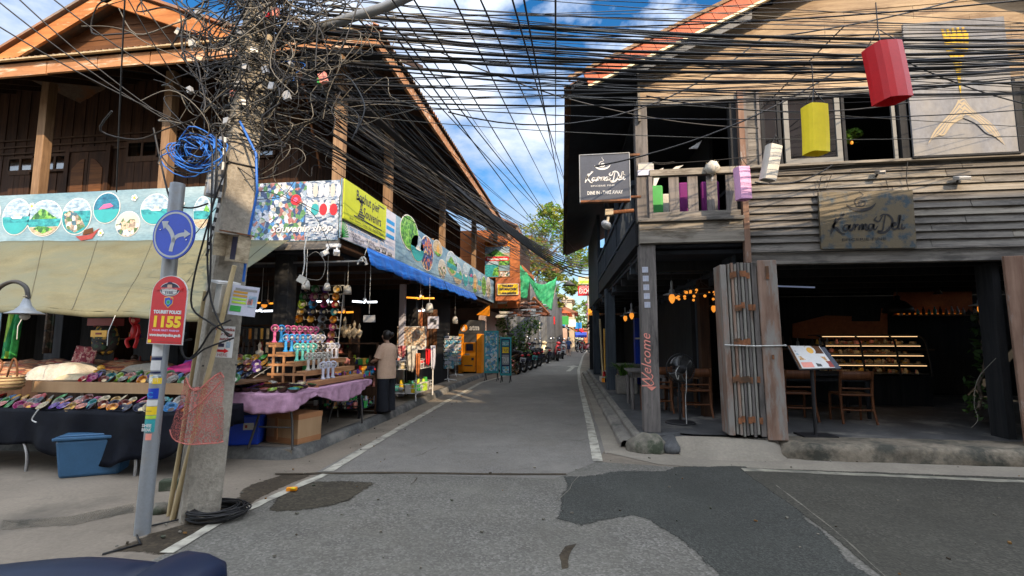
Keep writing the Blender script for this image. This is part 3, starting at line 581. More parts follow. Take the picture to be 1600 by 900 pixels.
# ------------------------------------------------------------------ printed banners and signs
def ellpts(c, u, v, a, b, a0=0, a1=2 * pi, n=28, e=0):
    w = u.cross(v); return [c + u * a * cos(a0 + (a1 - a0) * k / n) + v * b * sin(a0 + (a1 - a0) * k / n) + w * e for k in range(n + (0 if a1 - a0 > 6 else 1))]
def oval(mb, c, u, v, a, b, kind, e=.004, rim='white'):
    c = Vector(c); w = u.cross(v)
    mb.poly(ellpts(c, u, v, a * 1.06, b * 1.06, e=e), rim)
    full = {'island': 'skyblue', 'boat': 'skyblue', 'cliff': 'skyblue', 'dolphin': 'deepsea', 'town': 'offwhite', 'green': 'greenery', 'city': 'citynight', 'beach': 'skyblue', 'statue': 'sand'}[kind]
    mb.poly(ellpts(c, u, v, a, b, e=e + .003), full)
    def low(h, m, e2): t = math.asin(h); mb.poly(ellpts(c, u, v, a, b, pi - t, 2 * pi + t, e=e2), m)
    def P2(q, m, e2): mb.poly([c + u * a * x + v * b * y + w * e2 for x, y in q], m)
    if kind == 'island': low(-.05, 'sea', e + .006); P2([(-.8, -.05), (-.6, .22), (-.25, .55), (0, .5), (.4, .2), (.8, -.05)], 'greenery', e + .008); low(-.5, 'sand', e + .009); P2([(-.6, -.6), (-.3, -.45), (.2, -.5), (.6, -.65), (0, -.9)], 'greenery', e + .011)
    if kind == 'boat': low(0, 'sea', e + .006); low(-.35, 'teal', e + .007); P2([(-.4, 0), (-.2, -.12), (.4, -.12), (.5, 0)], 'white', e + .009); P2([(-.1, 0), (-.05, .2), (.25, .2), (.3, 0)], 'offwhite', e + .009)
    if kind == 'cliff': low(.3, 'sea', e + .006); P2([(-.9, .1), (-.5, .35), (0, .2), (.35, -.1), (.7, -.6), (0, -.95), (-.6, -.7)], 'town', e + .008)
    if kind == 'dolphin': low(-.1, 'teal', e + .006); P2([(-.6, -.1), (-.2, .25), (.3, .3), (.55, .1), (.2, .0), (-.1, -.05)], 'pink', e + .008)
    if kind == 'town': low(.0, 'town', e + .006); P2([(-.7, 0), (-.4, .5), (-.1, .1), (.2, .4), (.6, .35), (.7, 0)], 'town', e + .008)
    if kind == 'beach': low(.1, 'sea', e + .006); low(-.45, 'sand', e + .007); P2([(.2, .1), (.5, .5), (.85, .2), (.9, 0)], 'greenery', e + .008)
    if kind == 'statue': P2([(-.35, -.7), (-.3, .1), (-.15, .3), (0, .65), (.15, .3), (.3, .1), (.35, -.7)], 'gold', e + .006); low(-.6, 'greenery', e + .008)
def oval_px(mb, x, y, rx, ry, kind, **pl):
    c = at(x, y, **pl); b = (at(x, y - ry, **pl) - at(x, y + ry, **pl)).z / 2
    if 'Y' in pl: a = (at(x + rx, y, **pl) - at(x - rx, y, **pl)).length / 2; u = X3
    else: a = abs(at(x + rx, y, **pl).y - at(x - rx, y, **pl).y) / 2; u = Y3
    oval(mb, c, u, Z3, a, b, kind)
yb = YF
def wavy(mb, o, u, L, z0, z1, m, thick=.012):
    u = Vector(u); w = u.cross(Z3); o = Vector(o)
    pts = [o + Z3 * z0, o + u * L + Z3 * z0, o + u * L + Z3 * z1, o + Z3 * z1]
    mb.prism(pts, w * -thick, m)
mb = MB(); xl = -13.2; xr = XB - .03; wavy(mb, (xl, yb, 0), X3, xr - xl, 3.16, 4.17, 'banner_sky')
xc = at(388, 330, Y=yb).x; xd = at(478, 330, Y=yb).x
mb.prism([(xc, yb - .003, 3.17), (xd, yb - .003, 3.17), (xd, yb - .003, 4.165), (xc, yb - .003, 4.165)], (0, -.002, 0), 'collage')
mb.prism([(xd, yb - .003, 3.17), (xr, yb - .003, 3.17), (xr, yb - .003, 4.165), (xd, yb - .003, 4.165)], (0, -.002, 0), 'collage_fine')
for k in range(11):
    px = 484 + (k % 6) * 9; py = 297 + (k // 6) * 26; c = at(px, py, Y=yb - .008); mb.poly(ellpts(c, X3, Z3, .045, .12, n=12), ['white', 'offwhite', 'palelilac'][k % 3])
for px, m in ((505, 'red'), (521, 'red'), (492, 'teal')): c = at(px, 327, Y=yb - .011); mb.poly(ellpts(c, X3, Z3, .07, .10, n=12), m)
c = at(462, 312, Y=yb - .011); mb.poly(ellpts(c, X3, Z3, .09, .09, n=14), 'red'); mb.poly(ellpts(c, X3, Z3, .04, .04, n=14, e=.003), 'pink')
for a_ in ((-20, 335, 20, 27, 'island'), (26, 339, 21, 27, 'boat'), (70, 341, 26, 27, 'island'), (120, 338, 22, 27, 'cliff'), (167, 325, 20, 23, 'dolphin'), (200, 350, 18, 19, 'town'), (243, 327, 22, 23, 'boat'), (316, 332, 13, 24, 'beach'), (360, 330, 20, 24, 'island')): oval_px(mb, *a_, Y=yb - .002)
p = at(135, 367, Y=yb - .012); mb.poly([p + Vector(q) for q in ((-.22, 0, -.02), (-.1, 0, -.10), (.12, 0, -.07), (.26, 0, .12), (.05, 0, .0))], 'brownred'); mb.poly([p + Vector(q) for q in ((-.08, -.003, 0), (-.05, -.003, .09), (.12, -.003, .13), (.14, -.003, .03))], 'wood_wall_x')
for px, py in ((50, 322), (157, 364), (210, 309), (284, 318)):
    c = at(px, py, Y=yb - .012)
    for q in range(5): mb.poly(ellpts(c + Vector((cos(q * 1.257) * .035, 0, sin(q * 1.257) * .035)), X3, Z3, .028, .028, n=8), 'white')
    mb.poly(ellpts(c, X3, Z3, .02, .02, n=8, e=.003), 'yellow')
mb.text('Souvenir shop', .17, at(470, 362, Y=yb - .014), X3, Z3, 'white', shear=.3, width=1.1, bold=.004)
solo(mb, 'shop_banner', 'pale blue banner with oval island pictures and souvenir shop lettering above the green awning', 'banner', (-8, yb, 3.2))
# side banner
mb = MB(); wavy(mb, (XB, YF, 0), Y3, 14.7, 3.2, 4.2, 'banner_blue'); ex = XB + .004
mb.prism([(ex, YF + .02, 3.21), (ex, 9.75, 3.21), (ex, 9.75, 4.19), (ex, YF + .02, 4.19)], (.002, 0, 0), 'palelilac')
def tx(body, size, y, z, m, x=ex + .003, **k): mb.text(body, size, (x, y, z), Y3, Z3, m, **k)
tx('Tourist Information Center', .12, 7.6, 3.40, 'cyan', align='LEFT', width=1.25); tx('One Stop Service', .12, 8.92, 3.40, 'cyan', align='LEFT', width=.75)
for i, (t1, t2, t3) in enumerate((('- One day trip', '- Speed boat', '- Taxi service'), ('- Full moon party', '- Private boat', ''), ('- Private taxi', '- Rent a boat', ''))):
    tx(t1, .075, 7.66 + .05 * i, 3.335 - .055 * i, 'ink', align='LEFT'); tx(t2, .075, 8.3 + .05 * i, 3.335 - .055 * i, 'ink', align='LEFT'); tx(t3, .075, 8.9, 3.335, 'ink', align='LEFT')
for i in range(9):
    a = .2 + i * .16; mb.stroke([(0, 0), (.16 * cos(a), .2 * sin(a)), (.26 * cos(a), .3 * sin(a))], .018, (ex + .003, YF + .04, 3.215), Y3, Z3, 'green')
for z in (3.62, 3.78, 3.92): mb.prism([(ex + .003, 9.25, z), (ex + .003, 9.68, z), (ex + .003, 9.68, z + .08), (ex + .003, 9.25, z + .08)], (.002, 0, 0), 'cyan')
for k in range(3):
    y = 8.75 + k * .3; mb.bb(ex + .002, ex + .005, y, y + .22, 3.25, 3.31, 'darkgrey'); mb.bb(ex + .005, ex + .008, y + .03, y + .16, 3.27, 3.33, 'silver')
for a_ in ((640, 364, 14, 26, 'green'), (652, 388, 10, 20, 'boat'), (667, 396, 10, 26, 'city'), (684, 388, 7, 12, 'statue'), (691, 420, 6, 14, 'town'), (706, 412, 8, 18, 'island'), (715, 428, 7, 16, 'beach'), (727, 430, 4, 18, 'boat'), (736, 432, 3.5, 14, 'dolphin'), (742, 443, 4, 14, 'statue'), (749, 440, 3, 14, 'beach'), (756, 447, 3.5, 15, 'green'), (763, 450, 3.5, 16, 'town')): oval_px(mb, *a_, X=XB + .003)
solo(mb, 'shop_banner', 'long banner of oval travel photos running down the street side of the wooden house', 'banner', (XB, 12, 3.2))
mb = MB(); x0 = XB + .03; q = [(x0, 7.36, 3.52), (x0, 9.12, 3.52), (x0, 9.12, 4.2), (x0, 7.36, 4.2)]; mb.prism(q, (.02, 0, 0), 'signgreen')
xs = x0 + .021
mb.text('Bophut pier', .25, (xs, 8.28, 3.97), Y3, Z3, 'ink', width=.98, bold=.003); mb.text('Souvenirs', .25, (xs, 8.48, 3.73), Y3, Z3, 'ink', width=.78, bold=.003)
mb.prism([(xs + .002, 7.72, 3.655), (xs + .002, 8.92, 3.655), (xs + .002, 8.92, 3.672), (xs + .002, 7.72, 3.672)], (.002, 0, 0), 'ink')
mb.text('Shop - Souvenir - Clothes - Bags - Postcard - Magnet', .06, (xs, 8.28, 3.57), Y3, Z3, 'ink', width=1.4)
o_ = (xs, 7.86, 3.7)
for k in range(4): mb.stroke([(.0 + k * .03, k * .045), (.26 - k * .03, k * .045)], .03, o_, Y3, Z3, 'ink')
mb.stroke([(.1, .16), (.13, .26), (.16, .16)], .025, o_, Y3, Z3, 'ink')
for k in range(6): a = .3 + k * .5; mb.stroke([(.1, .25), (.1 + .10 * cos(a), .27 + .05 * sin(a)), (.1 + .18 * cos(a), .25 + .05 * sin(a))], .02, o_, Y3, Z3, 'ink')
mb.bb(xs, xs + .003, 8.72, 9.02, 4.11, 4.13, 'ink')
solo(mb, 'shop_sign', 'lime green souvenir sign with black palm hut drawing at the banner corner', 'sign', (x0, 8.2, 3.5))
# ------------------------------------------------------------------ awnings
AW = thing('awning', 'pale green canvas awning stretched out over the front stall tables', 'awning', (-7.5, 6.3, 0))
mb = MB(); y0, y1 = YF - .06, 5.45
pl0, pl1 = at(-60, 474, Y=y1), at(352, 494, Y=y1); pt0, pt1 = at(-60, 377, Y=y0), at(452, 375, Y=y0)
def awn(s, t):
    a = pt0.lerp(pt1, s); b = pl0.lerp(pl1, s); p = a.lerp(b, t)
    ed = .16 * sin(pi * t) * (s > .999 and 1 or max(0, (s - .8) / .2) ** 2)
    return p + Vector((-ed * 2.2, 0, -.09 * sin(pi * t) * (1 - .4 * abs(2 * s - 1)) + .016 * sin(s * 44 - t * 9 + 2 * noise.noise(Vector((s * 5, t * 2, 4)))) * (.3 + t * (1 - t) * 2) + .018 * noise.noise(Vector((s * 14 + t * 6, t * 3, 0))) - .05 * (1 - abs(2 * (s * 3 % 1) - 1)) * t * .6))  # slanting folds shaped to stand in for streaks of shadow
mb.sheet(awn, 150, 20, 'awning')
mb.sheet(lambda s, t: pl0.lerp(pl1, s) + Vector((0, -.01 + .012 * sin(s * 60), -.07 * t - .05 * (1 - abs(2 * (s * 3 % 1) - 1)) * .6)), 60, 2, 'awning')
mb.build('canvas', AW, solid=.006)
mb = MB()
for s in (.1, .27, .44, .61, .78, .95): mb.tube([awn(s, t / 14) + Vector((0, -.004, .006)) for t in range(15)], .0055, 'awningseam', 4)
mb.build('seams', AW)
mb = MB()
for s in (.27, .61, .999): a = awn(s, 1); mb.tube([a, a + Vector((.03, -.12, -.25)), a + Vector((.01, -.1, -.42))], .005, 'cable_white', 4)
mb.build('tie_ropes', AW)
for x in (-9.6, pl1.x - .05):
    MB().cyl((x, y1 + .05, .0), (x, y1 + .05, pl0.z + .02), .022, 'metal', n=8).build('leg', AW)
def blueawn(yA, yB, dz, lab):
    mb = MB(); mb.sheet(lambda s, t: Vector((XB + .03 + .10 * t + .02 * sin(s * 70) * t, yA + (yB - yA) * s, 3.22 - dz * t * (1 - .15 * s) - .02 * sin(s * 23) * t - .05 * t * sin(pi * s))), 60, 5, 'blueawning')
    solo(mb, 'blue_awning', lab, 'awning', (XB, yA, 3.2), group='blue awnings under the side banner', solid=.006)
blueawn(8.3, 13.4, .33, 'longer bright blue plastic awning under the side banner'); blueawn(13.5, 17.6, .26, 'shorter bright blue plastic awning nearer the cash machine')
# ------------------------------------------------------------------ right: weathered cafe house
CF = thing('cafe_house', 'weathered grey timber cafe with corner balcony, open front and gabled roof', 'house', (3, 7.5, 0))
YR = 7.5
def shr(x, y, z): return (x + RX(y) if y > YR else x, y, z)
# ground floor shell
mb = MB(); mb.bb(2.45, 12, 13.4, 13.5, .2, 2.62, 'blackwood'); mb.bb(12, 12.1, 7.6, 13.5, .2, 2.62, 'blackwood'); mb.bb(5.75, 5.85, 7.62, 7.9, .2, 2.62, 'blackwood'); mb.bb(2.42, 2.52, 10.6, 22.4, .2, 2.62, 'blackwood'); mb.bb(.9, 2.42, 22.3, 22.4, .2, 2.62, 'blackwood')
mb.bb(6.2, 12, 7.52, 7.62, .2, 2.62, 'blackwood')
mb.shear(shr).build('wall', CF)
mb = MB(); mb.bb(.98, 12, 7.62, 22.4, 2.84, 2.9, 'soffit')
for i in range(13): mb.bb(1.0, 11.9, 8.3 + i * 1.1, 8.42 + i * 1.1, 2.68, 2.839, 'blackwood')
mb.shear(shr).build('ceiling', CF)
mb = MB()
for i in range(70):
    y = 7.75 + i * .2; mb.bb(2.36 - .02 * (i % 2), 2.4, y, y + .15, 2.5 + .04 * ((i * 7) % 3), 2.83, 'bluewood')
mb.bb(2.3, 2.42, 7.66, 22, 2.62, 2.7, 'bluewood'); mb.shear(shr).build('valance', CF)
for q_ in ((2.43, 2.53, 7.55, 7.7, 'weather_z'), (2.2, 2.36, 9.1, 9.3, 'wood_wall'), (2.5, 2.6, 10.5, 10.62, 'bluewood')): MB().bb(*q_[:4], .2, 2.62, q_[4]).shear(shr).build('door_post', CF)
# front beams and clapboards
mb = MB(); mb.bb(2.5, 12, 7.44, 7.56, 2.63, 2.80, 'weather'); mb.bb(2.46, 12, 7.40, 7.43, 2.803, 2.83, 'weather'); mb.build('lintel', CF, bevel=.006)
mb = MB(); z = 2.84; i = 0
while z < 4.05:
    h = .112; x = 2.5 + .0
    while x < 12:
        L = rnd.uniform(1.6, 3.4); t = rnd.uniform(-.004, .004); xe = min(12, x + L)
        mb.add([(x + .004, 7.445 + t, z + t), (xe - .004, 7.445 - t, z - t), (xe - .004, 7.485, z + h + .015), (x + .004, 7.485, z + h + .015), (x + .004, 7.52, z), (xe - .004, 7.52, z), (xe - .004, 7.52, z + h), (x + .004, 7.52, z + h)], [(0, 1, 2, 3), (1, 0, 4, 5), (0, 3, 7, 4), (2, 1, 5, 6), (3, 2, 6, 7)], 'weather_pale' if rnd.random() < .2 else 'weather')
        x = xe
    z += h; i += 1
mb.build('siding', CF)
mb = MB(); mb.bb(2.42, 2.5, 7.40, 7.5, 2.66, 5.3, 'door_brown'); mb.build('corner_trim', CF)
mb = MB(); mb.bb(2.5, 12, 7.38, 7.5, 4.07, 4.11, 'weather_pale'); mb.build('sill_rail', CF, bevel=.005)
mb = MB()
for i in range(9): mb.bb(2.5, 2.72, 7.45 + .006 * (i % 2), 7.5, 4.11 + i * .13, 4.235 + i * .13, 'weather')
mb.bb(2.5, 2.545, 7.42, 7.449, 4.12, 5.28, 'weather_z'); mb.bb(2.69, 2.73, 7.42, 7.449, 4.12, 5.28, 'weather_z'); mb.build('wall_panel', CF)
# gable wall boards and roof
EV = Vector((-.06, 7.12, 5.42)); SL = .443; RDX = 4.6; RZ = EV.z + SL * (RDX - EV.x)
def roofz(x): return EV.z + SL * ((x if x < RDX else 2 * RDX - x) - EV.x)
mb = MB(); z = 5.26; i = 0
while z < RZ - .1:
    h = .2; xl = max(.96, EV.x + (z + .1 - EV.z) / SL + .06); xr_ = 2 * RDX - xl
    cuts = sorted([xl, xr_] + [rnd.uniform(xl, xr_) for _ in range(3)])
    for a, b in zip(cuts, cuts[1:]):
        if b - a < .02: continue
        mb.bb(a + .002, b - .002, 7.46 + .008 * (i % 2) + rnd.uniform(0, .004), 7.52, z, z + h - .006, 'gable_board')
    z += h; i += 1
mb.build('gable_wall', CF)
mb = MB(); mb.bb(.94, 12, 7.455, 7.54, 5.17, 5.255, 'weather_pale'); mb.build('tie_beam', CF)
mb = MB()
def rp(x, y, dz): return (x + (RX(y) * 1.15 if y > YR else 0), y, roofz(x) + dz)
N = 100
for sd_ in (0,):
    vs = []
    for i in range(N * 3 + 1):
        y = EV.y + (22.2 - EV.y) * i / (N * 3); d = .03 * sin(2 * pi * y / .17)
        vs += [rp(EV.x - .12, y, .02 + d), rp(RDX, y, .08 + d)]
    mb.add(vs, [(2 * i, 2 * i + 1, 2 * i + 3, 2 * i + 2) for i in range(N * 3)], 'roofsheet', True)
mb.prism([rp(EV.x, EV.y, -.02), rp(RDX, EV.y, -.02), rp(RDX, 22.2, -.02), rp(EV.x, 22.2, -.02)], (0, 0, -.06), 'soffit')
mb.prism([rp(RDX, EV.y, 0), rp(12, EV.y, 0), rp(12, 22.2, 0), rp(RDX, 22.2, 0)], (0, 0, .05), 'roofsheet')
r2 = mb.build('roof', CF)
mb = MB(); p0 = Vector(rp(EV.x + .22, EV.y - .03, -.05)); p1 = Vector(rp(RDX, EV.y - .03, -.05)); d = (p1 - p0).normalized(); un = Vector((-d.z, 0, d.x))
nt_ = 26
for k in range(nt_): a = p0 + (p1 - p0) * (k / nt_); b = p0 + (p1 - p0) * ((k + .96) / nt_); mb.beam(a, b, .04, .2 + .006 * (k % 2), 'redtile')
mb.build('barge_tiles', r2)
mb = MB(); mb.beam(p0 - d * .02 - un * .125, p1 - un * .125, .06, .035, 'cream'); mb.beam(Vector(rp(EV.x - .05, EV.y - .05, .09)), p1 + un * .125, .07, .05, 'wood_post'); mb.beam(Vector(rp(RDX, EV.y - .05, .09)), Vector(rp(12, EV.y - .05, .09)), .07, .3, 'redtile'); mb.build('barge_trim', r2)
mb = MB(); mb.prism([(.92, 7.13, roofz(.92) - .1), (2.6, 7.13, roofz(2.6) - .1), (2.6, 7.16, roofz(2.6) - .33), (.92, 7.16, roofz(.92) - .33)], (0, .03, 0), 'tarpgrey')
mb.bb(.955, .99, 7.4, 7.45, 4.9, roofz(.97) - .08, 'weather_pale')
mb.build('barge_lining', r2)
# corner balcony
mb = MB(); mb.bb(.92, 2.42, 7.40, 7.52, 2.98, 3.18, 'weather_pale'); mb.bb(.92, 2.42, 7.41, 7.52, 3.185, 3.30, 'weather_pale'); mb.bb(.9, 2.42, 7.36, 7.52, 3.303, 3.36, 'weather'); mb.build('balcony_beam', CF, bevel=.008)
mb = MB(); mb.bb(.88, .98, 7.53, 15.6, 2.98, 3.34, 'blackwood_y'); mb.bb(.98, 2.42, 7.53, 22.3, 2.93, 2.97, 'soffit'); mb.bb(.98, 2.42, 7.53, 22.3, 3.3, 3.34, 'blackwood_y')
for i in range(4): mb.bb(.98, 2.42, 8.9 + 3.3 * i, 9.06 + 3.3 * i, 2.72, 2.929, 'bluewood')
mb.shear(shr).build('balcony_floor', CF)
def cpost(x, y, z0, z1, w, m='weather_z'):
    mb = MB().box((x, y, (z0 + z1) / 2), (w, w, z1 - z0), m); mb.shear(shr); return mb.build('post', CF, bevel=.012)
cpost(1.04, 7.56, .2, 2.975, .235); cpost(1.0, 7.56, 3.365, 5.16, .19)
cpost(1.03, 13.6, .2, 2.93, .26, 'bluewood'); cpost(1.03, 19.5, .2, 2.93, .26, 'bluewood'); cpost(2.38, 7.56, 3.365, 5.16, .12, 'blackwood')
RL = []
mb = MB(); mb.bb(1.1, 2.40, 7.41, 7.51, 4.02, 4.12, 'weather_pale'); mb.bb(1.1, 2.40, 7.43, 7.49, 3.37, 3.46, 'weather'); mb.bb(1.08, 1.14, 7.42, 7.5, 3.37, 4.02, 'weather_z'); rl = mb.build('railing', CF, bevel=.006)
for i in range(4): x = 1.38 + i * .275; MB().bb(x, x + .15, 7.445, 7.475, 3.461, 4.019, 'weather_z').build('baluster', rl, bevel=.004)
mb = MB(); mb.bb(.86, .94, 7.7, 15.6, 3.98, 4.06, 'bluewood'); mb.bb(.88, .93, 7.7, 15.6, 3.4, 3.45, 'bluewood')
for i in range(52): y = 7.75 + i * .15; mb.bb(.895, .915, y, y + .07, 3.451, 3.979, 'bluewood')
for y in (10.3, 12.9, 15.6): mb.bb(.87, .95, y, y + .08, 3.34, 5.4, 'bluewood')
mb.shear(shr).build('side_railing', CF)
mb = MB(); mb.bb(.95, 12, 12.2, 12.3, 3.34, 7.0, 'blackwood'); mb.bb(2.42, 2.48, 8.9, 12.2, 3.34, 6.2, 'blackwood'); mb.bb(.9, 1.0, 16.2, 22.2, 2.9, 5.7, 'bluewood'); mb.bb(1, 2.4, 22.2, 22.3, 2.9, 5.7, 'bluewood'); mb.shear(shr).build('upper_wall', CF)
mb = MB(); mb.bb(2.5, 12, 7.53, 12.1, 4.0, 4.06, 'blackwood_y'); mb.bb(.98, 12, 7.6, 12.1, 5.3, 5.36, 'soffit'); mb.shear(shr).build('upper_floor', CF)
# upper windows: glass sash, open dark bay with mirror edge, mural panel, far window
def sash(x0, x1, m, name='window', w=.07):
    mb = MB(); z0, z1 = 4.12, 5.165
    mb.bb(x0, x1, 7.42, 7.47, z0, z0 + w, m); mb.bb(x0, x1, 7.42, 7.47, z1 - w, z1, m); mb.bb(x0, x0 + w, 7.421, 7.469, z0 + w, z1 - w, m); mb.bb(x1 - w, x1, 7.421, 7.469, z0 + w, z1 - w, m)
    o = mb.build(name, CF); MB().bb(x0 + w, x1 - w, 7.44, 7.448, z0 + w, z1 - w, 'glass_mirror').build('pane', o); return o
sash(2.74, 3.02, 'blackwood', w=.05); sash(3.06, 3.84, 'framegrey')
mb = MB(); mb.bb(3.86, 3.9, 7.42, 7.5, 4.12, 5.16, 'blackwood'); mb.bb(4.62, 4.72, 7.41, 7.5, 4.12, 5.9, 'blackwood'); mb.build('window_post', CF)
mb = MB(); mb.bb(4.53, 4.575, 7.43, 7.46, 4.12, 5.16, 'framegrey'); mb.build('sliding_sash', CF)
sash(6.1, 6.8, 'blackwood', w=.09)
mb = MB(); mb.bb(4.74, 6.05, 7.37, 7.4, 4.13, 6.12, 'mural'); c = Vector((5.4, 7.367, 4.95))
def shp(q, m, e): mb.poly([c + Vector((x, -e, z)) for x, z in q], m)
for k in range(15):
    x = -.13 + k * .019; l_ = .1 + 1.6 * abs(k - 7) / 15 * 1.3; mb.stroke([(x * 1.15, 1.05 - .05 * (k % 3)), (x + .01, .75), (x * .75, .35 + l_ * .3), (x * .35, max(.0, l_ - .15))], lambda t: .03 * (1.15 - t), c, X3, Z3, 'muralyellow' if k % 4 else 'muralgold', .001 + .0004 * k)
for k in range(22):
    sg = 1 if k % 2 else -1; f = (k // 2) / 11; mb.stroke([(sg * .01, -.02 - .28 * f), (sg * (.12 + .05 * f), -.20 - .2 * f), (sg * (.26 + .1 * (1 - f)), -.44 - .1 * f), (sg * (.34 + .14 * (1 - f)), -.72 + .16 * f + (.06 if sg < 0 else 0))], lambda t: .055 * (1.1 - t), c, X3, Z3, 'muralcream' if k % 3 else 'mural', .001 + .0004 * k)
mb.build('painted_panel', CF)
mb = MB(); mb.bb(4.72, 6.08, 7.36, 7.42, 4.1, 4.128, 'blackwood'); mb.bb(6.052, 6.09, 7.36, 7.45, 4.13, 5.2, 'blackwood'); mb.build('panel_frame', CF)
# ------------------------------------------------------------------ logo and cafe signs
def karma(mb, o, u, v, W, m, e=.004, sub='EPICERIE FINE', msub=None, thick=.012, subh=.5, cup=True):
    "hand written name, cup with curling steam, small caps below; W overall width of the name"
    o = Vector(o); k = W / 10.
    def S(pts, w=1.): mb.stroke([(x * k, y * k) for x, y in pts], lambda t: thick * w * (.55 + .9 * abs(sin(pi * t))), o, u, v, m, e)
    S([(-4.6, -1.0), (-4.2, 0), (-3.7, 1.5)]); S([(-3.0, 1.9), (-2.5, 2.0), (-3.4, 1.2), (-4.25, .15), (-3.7, -.2), (-3.2, -.9), (-2.6, -1.1)])
    S([(-1.9, .3), (-2.5, .3), (-2.8, -.3), (-2.5, -.6), (-2.1, -.2), (-1.8, .3), (-1.95, -.3), (-1.7, -.55), (-1.4, -.2), (-1.2, .35), (-1.05, .3), (-1.2, -.6)])
    S([(-1.15, -.2), (-.8, .25), (-.55, .3)]); S([(-.45, .3), (-.6, -.55), (-.3, .1), (0, .3), (-.1, -.5), (.2, .1), (.5, .3), (.4, -.4), (.6, -.55), (.9, -.1)])
    S([(1.5, .3), (1.0, .3), (.75, -.25), (1.0, -.6), (1.35, -.2), (1.6, .3), (1.5, -.3), (1.7, -.55), (2.1, 0)])
    S([(2.1, 1.5), (1.75, 1.0), (2.3, .7), (2.9, 1.6)], .8); S([(3.3, 1.7), (3.0, .5), (2.7, -.7), (2.1, -.8), (2.4, -1.05), (3.2, -.9), (4.0, .0), (4.2, .9), (3.8, 1.6), (3.1, 1.8), (2.5, 1.5)])
    S([(4.1, -.15), (4.6, .1), (4.5, .4), (4.15, .1), (4.2, -.5), (4.6, -.5), (4.95, -.1)]); S([(5.0, 0), (5.35, 1.3), (5.2, 1.4), (4.95, -.4), (5.2, -.5)]); S([(5.5, .3), (5.4, -.4), (5.65, -.5), (5.9, -.2)]); S([(5.62, .75), (5.68, .85)], 1.6)
    mb.text(sub, .62 * k, o - Vector(v) * 2.2 * k, u, v, msub or m, width=6.2 * k, e=e)
    if cup:
        q = o + Vector(v) * 2.6 * k
        def C(pts, w): mb.stroke([(x * k, y * k) for x, y in pts], w, q, u, v, m, e)
        C([(-2.1, 1.0), (-1.3, .25), (0, 0), (1.3, .25), (2.1, 1.0)], lambda t: .5 * k * sin(pi * t) + .05 * k)
        C([(.1, 1.0), (-.25, .9), (-.2, 1.35), (.35, 1.45), (.6, 1.0), (.2, .6), (-.6, .7), (-.85, 1.3), (-.5, 1.9), (.1, 2.1), (.4, 2.4), (.0, 2.8), (-.1, 3.3)], lambda t: .28 * k * (1.2 - t))
# hanging blade sign
HS = thing('hanging_sign', 'dark blue hanging sign with white cup logo and dine in lettering beside the balcony post', 'sign', (.5, 7.3, 3.7))
a = at(906, 244, Y=7.3); b = at(984, 311, Y=7.3); mb = MB(); mb.bb(a.x, b.x, 7.28, 7.36, b.z, a.z, 'signdark'); cx = (a.x + b.x) / 2 - .0; W_ = b.x - a.x
karma(mb, (cx - .03, 7.28, b.z + .33), X3, Z3, W_ * .78, 'white', thick=.016)
mb.text('DINE IN - TAKE AWAY', .075, (cx, 7.28, b.z + .085), X3, Z3, 'white', width=W_ * .72, bold=.002)
mb.build('board', HS)
mb = MB(); mb.bb(a.x - .012, a.x, 7.27, 7.37, b.z - .03, a.z + .012, 'steelpole'); mb.bb(b.x, b.x + .012, 7.27, 7.37, b.z - .03, a.z + .012, 'steelpole'); mb.bb(a.x, b.x, 7.27, 7.37, b.z - .03, b.z - .001, 'rust'); mb.bb(a.x, b.x, 7.27, 7.37, a.z + .001, a.z + .012, 'steelpole')
mb.build('frame', HS); MB().bb(b.x + .01, .95, 7.3, 7.34, a.z - .03, a.z + .0, 'rust').build('bracket', HS); MB().bb(b.x + .01, .95, 7.3, 7.34, b.z + .02, b.z + .05, 'rust').build('bracket', HS)
# wall sign
mb = MB(); a = at(1279, 301, Y=7.36); b = at(1434, 386, Y=7.36); T = Matrix.Translation(((a.x + b.x) / 2, 7.39, (a.z + b.z) / 2)) @ Matrix.Rotation(.012, 4, 'Y')
w2, h2 = (b.x - a.x) / 2, (a.z - b.z) / 2
vs = [T @ Vector(q) for q in ((-w2, -.02, -h2), (w2, -.02, -h2), (w2, -.02, h2), (-w2, -.02, h2))]; mb.prism(vs, (0, .04, 0), 'signpatina')
karma(mb, T @ Vector((-.06, -.021, -.10)), X3, Z3, w2 * 1.5, 'black', thick=.023)
solo(mb, 'cafe_sign', 'corroded bronze board with black script and cup mark on grey clapboards', 'sign', tuple(T.translation))
# corner post lettering and cards
mb = MB(); px_ = 1.04; yy = 7.56 - .118 - .001
mb.text('Welcome', .2, (px_ + .0, yy, 1.22), Z3, -X3, 'salmon', width=.78, shear=.35, e=.002, bold=.0)
mb.prism([(px_ - .07, yy - .002, .86), (px_, yy - .002, .8), (px_ + .07, yy - .002, .86)], (0, -.002, 0), 'salmon'); mb.stroke([(-.02, .0), (.03, .03), (.0, .08), (-.03, .05), (.02, .13), (.0, .17)], .014, (px_, yy - .002, .87), X3, Z3, 'salmon')
solo(mb, 'painted_lettering', 'pink welcome lettering and cup painted on the corner post', 'lettering', (px_, yy, .8))
for i in range(5):
    p = at(1008 + i * .9, 421.5 + i * 13.7, Y=yy - .003); mb = MB().box((p.x, p.y, p.z), (.085, .004, .085), 'palelilac')
    for r_ in range(5):
        for q in range(2): w = rnd.uniform(.01, .032); mb.box((p.x - .02 + q * .04, p.y - .003, p.z - .03 + r_ * .014), (w, .002, .006), 'skyblue')
    solo(mb, 'info_card', ['topmost', 'second from top', 'middle', 'second from bottom', 'lowest'][i] + ' of the five small blue cards on the corner post', 'card', p, group='small blue cards on the corner post')
